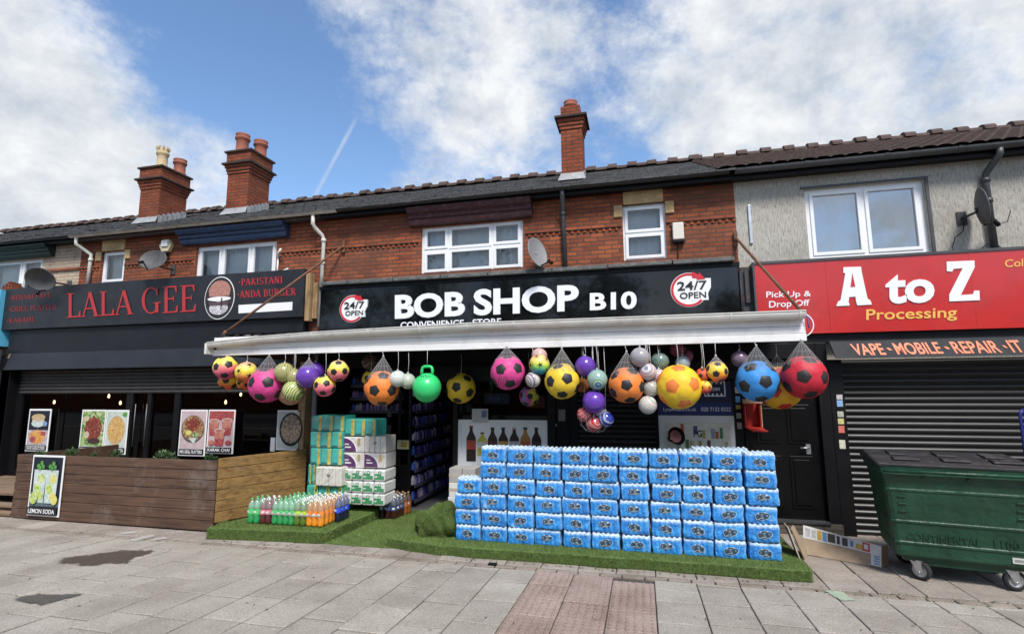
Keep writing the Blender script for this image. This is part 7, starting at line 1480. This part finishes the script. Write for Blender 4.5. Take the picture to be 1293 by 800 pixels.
def dish(label, px, py, Y, rw, rh, yaw, pitch, arm, wallx=None, mat=None, roll=0.):
    c = at(px, py, Y); t = thing('satellite_dish', label, 'satellite dish', c, 'satellite dishes on the shop walls'); M = Matrix.Translation(c) @ Matrix.Rotation(yaw, 4, 'Z') @ Matrix.Rotation(pitch, 4, 'X') @ Matrix.Rotation(-roll, 4, 'Y')
    # dish opening looks along local -Y
    b = MB(); n = 28; pr = [(q, .16*q*q-.0) for q in (0.001, .25, .5, .75, .95, 1.0)]; A = Matrix.Rotation(R(90), 4, 'X')
    vs = []; fs = []
    for q, d in pr:
        for k in range(n): a = 2*math.pi*k/n; vs.append(M @ Vector((rw*q*math.cos(a), -d*rw*1.6+.06, rh*q*math.sin(a))))
    for i in range(len(pr)-1):
        for k in range(n): fs.append((i*n+k, i*n+(k+1) % n, (i+1)*n+(k+1) % n, (i+1)*n+k))
    b.add(vs, fs, 0, True); o = b.build('reflector', mat or DISHM, t, solid=False); s = o.modifiers.new('thick', 'SOLIDIFY'); s.thickness = .012
    b = MB(); f = M @ Vector((arm*.12, -rw*.75, -rh*1.0)); b.tube([M @ Vector((0, .02, -rh*.95)), M @ Vector((arm*.1, -rw*.5, -rh*.8)), f], .012, 6); dr = (M @ Vector((0, 0, 0))-f).normalized(); b.tube([f, f+dr*.09], .028, 8); b.build('feed_arm', BLACKP, t)
    b = MB(); back = M @ Vector((0, .07, 0)); wl = Vector((back.x if wallx is None else wallx, YW-.005, back.z-.06)); b.tube([back, back+Vector((0, .0, -.06)), wl], .018, 6); b.box(wl.x-.06, wl.x+.06, YW-.018, YW-.003, wl.z-.10, wl.z+.10); b.build('wall_mount', GUTG, t)
    return t
dish('grey satellite dish seen from the front on the brick wall between two left windows', 194.5, 329, 8.05, .36, .225, R(0), R(-24), 1, roll=R(-17))
dish('grey satellite dish over the light blue sign at far left', 53, 352, 7.95, .38, .255, R(4), R(26), 1)
dish('tilted grey satellite dish beside the maroon topped window', 679, 318, 8.15, .20, .27, R(52), R(-16), 1, mat=pm('dish_pale', (.20, .20, .205), .5, .15, 6))
dish('dark satellite dish edge on beside the downpipe of the rendered house', 1240, 261, 8.20, .23, .27, R(78), R(-5), 1.2, wallx=at(1219, 273, 8.4).x)
b = MB(); pts = [at(x, y, 8.44) for x, y in ((1218, 280), (1216, 292), (1206, 300), (1203, 312), (1204, 318))]; b.tube(pts, .007, 5); b.tube([at(x, y, 8.44) for x, y in ((1237, 316), (1246, 308), (1258, 307), (1266, 315))], .007, 5); b.tube([at(x, y, 8.2) for x, y in ((1255, 275), (1263, 282), (1272, 280), (1276, 266))], .006, 5); tag(b.build('loose_cable', BLACKP), 'black cables dangling from the satellite dish on the rendered wall', 'cable')
def alarms():
    p = at(856.5, 293, 8.42); t = thing('alarm_box', 'white rectangular alarm box right of the small middle window', 'alarm box', p, 'alarm boxes on the brick walls'); b = MB(); b.box(p.x-.085, p.x+.085, 8.40, 8.498, p.z-.12, p.z+.16); b.build('case', pm('alarm_white', (.66, .63, .55), .5, .1, 4), t, bevel=.014); b = MB(); b.box(p.x-.085, p.x+.09, 8.40, 8.498, p.z-.165, p.z-.121); b.build('base', BLACKP, t, bevel=.006); b = MB(); b.tube([(p.x-.02, 8.48, p.z-.16), (p.x-.02, 8.48, p.z-.42)], .006, 5); b.build('cable', BLACKP, t)
    p = at(209, 310, 8.42); t = thing('alarm_box', 'hexagonal cream alarm box above the left satellite dish', 'alarm box', p, 'alarm boxes on the brick walls'); b = MB(); b.prism([(p.x+.155*math.cos(R(60*i)), 8.40, p.z+.155*math.sin(R(60*i))) for i in range(6)], (0, .098, 0)); b.build('case', pm('alarm_cream', (.66, .56, .36), .5, .12, 5), t, bevel=.02); b = MB(); b.box(p.x-.07, p.x+.09, 8.37, 8.398, p.z-.03, p.z+.10); b.build('front_plate', WHITE, t, bevel=.01); b = MB(); b.lathe([(.05, -.05), (.06, 0), (.04, .03)], 12, Matrix.Translation((p.x+.05, 8.40, p.z-.17)), caps=True); b.build('lamp', BLACKP, t)
alarms()
def trolley():
    t = thing('roll_cage', 'dark blue wire roll cage behind the green bin at the right edge', 'roll cage', (4.62, 7.8, 0)); bl = pm('cage_blue', (.012, .02, .17), .45, .2, 10); p = at(1287, 517, 7.9); x0 = p.x
    b = MB()
    for x in (x0, x0+.75): b.tube([(x, 7.9, .12), (x, 7.9, p.z-.05), (x+.03, 7.9, p.z)], .018, 8); 
    b.tube([(x0+.03, 7.9, p.z), (x0+.72, 7.9, p.z)], .018, 8); b.build('frame', bl, t); b = MB()
    for i in range(1, 9): b.tube([(x0+.083*i, 7.9, .2), (x0+.083*i, 7.9, p.z)], .005, 5)
    for k in range(12): b.tube([(x0, 7.9, .3+.125*k), (x0+.75, 7.9, .3+.125*k)], .005, 5)
    b.build('wire_mesh', bl, t); b = MB(); b.box(x0, x0+.75, 7.55, 7.92, .12, .16); b.build('base', bl, t)
    for x in (x0+.06, x0+.69):
        for y in (7.6, 7.87): b = MB(); b.lathe([(.001, -.015), (.06, -.015), (.06, .015), (.001, .015)], 14, Matrix.Translation((x, y, .06)) @ Matrix.Rotation(R(90), 4, 'X')); b.build('wheel', BLACKP, t)
trolley()
b = MB(); p = gz(622, 713, 0); b.box(p.x-.05, p.x+.05, p.y-.035, p.y+.035, .001, .02); tag(b.build('paving_stop', BLACKP), 'small black metal cover set in the pavement edge', 'cover')
# ------------------------------------------------------------------ street trees and houses across the road (they show in the glossy signs)
def street_tree(x, y, h, r, seed, label):
    rr = random.Random(seed); t = thing('street_tree', label, 'tree', (x, y, 0), 'trees across the road'); z0 = pz(-2.6)-.13
    b = MB(); b.tube([(x, y, z0), (x+.1, y, z0+h*.25), (x, y+.1, z0+h*.5), (x+.1, y, z0+h*.8)], [.22, .17, .12, .04], 8)
    for k in range(7): a = k*.9; b.tube([(x, y, z0+h*(.35+.05*k)), (x+r*.7*math.cos(a), y+r*.7*math.sin(a), z0+h*(.55+.05*k))], [.07, .02], 5)
    b.build('trunk', pm('bark', (.07, .055, .04), .9, .4, 8), t); n = 3600; b = MB(); cl = [Vector((x+rr.gauss(0, r*.5), y+rr.gauss(0, r*.5), z0+h*rr.uniform(.35, 1))) for _ in range(26)]
    for i in range(n):
        c = rr.choice(cl); p = c+Vector((rr.gauss(0, r*.2), rr.gauss(0, r*.2), rr.gauss(0, r*.2))); u = Vector((rr.gauss(0, 1), rr.gauss(0, 1), rr.gauss(0, 1))).normalized()*rr.uniform(.12, .22); w = u.cross(Vector((rr.gauss(0, 1), rr.gauss(0, 1), rr.gauss(0, 1)))).normalized()*.08; b.add([p-w, p+u*.5-w*1.2, p+u, p+u*.5+w*1.2, p+w], [(0, 1, 2, 3, 4)], rr.randrange(2))
    b.build('crown', LEAFS[:2], t, solid=False)
for i, (x, y, h, r) in enumerate(((-21, -13, 9.2, 3.2), (-14.5, -14, 9.6, 3.4), (-8, -13, 9.2, 3.2), (-1.8, -14, 8.0, 2.6), (5.5, -13, 6.4, 2.2), (12, -14, 6.8, 2.6), (18, -13, 6.4, 2.4))):
    street_tree(x, y, h, r, 40+i, ['slim', 'tall spreading', 'broad', 'tall', 'low round', 'large dense', 'thin'][i]+' leafy street tree across the road, behind the viewer')
t = thing('brick_terrace', 'long plain brick terrace across the road, behind the viewer', 'building', (0, -20, 0)); b = MB(); b.box(-60, 60, -28, -20, .2, 5.2); b.build('wall', BR2, t); b = MB(); b.prism([(-60, -19.7, 5.201), (-60, -28.3, 5.201), (-60, -24, 7.4)], (120, 0, 0)); b.build('roof', GUTG, t)
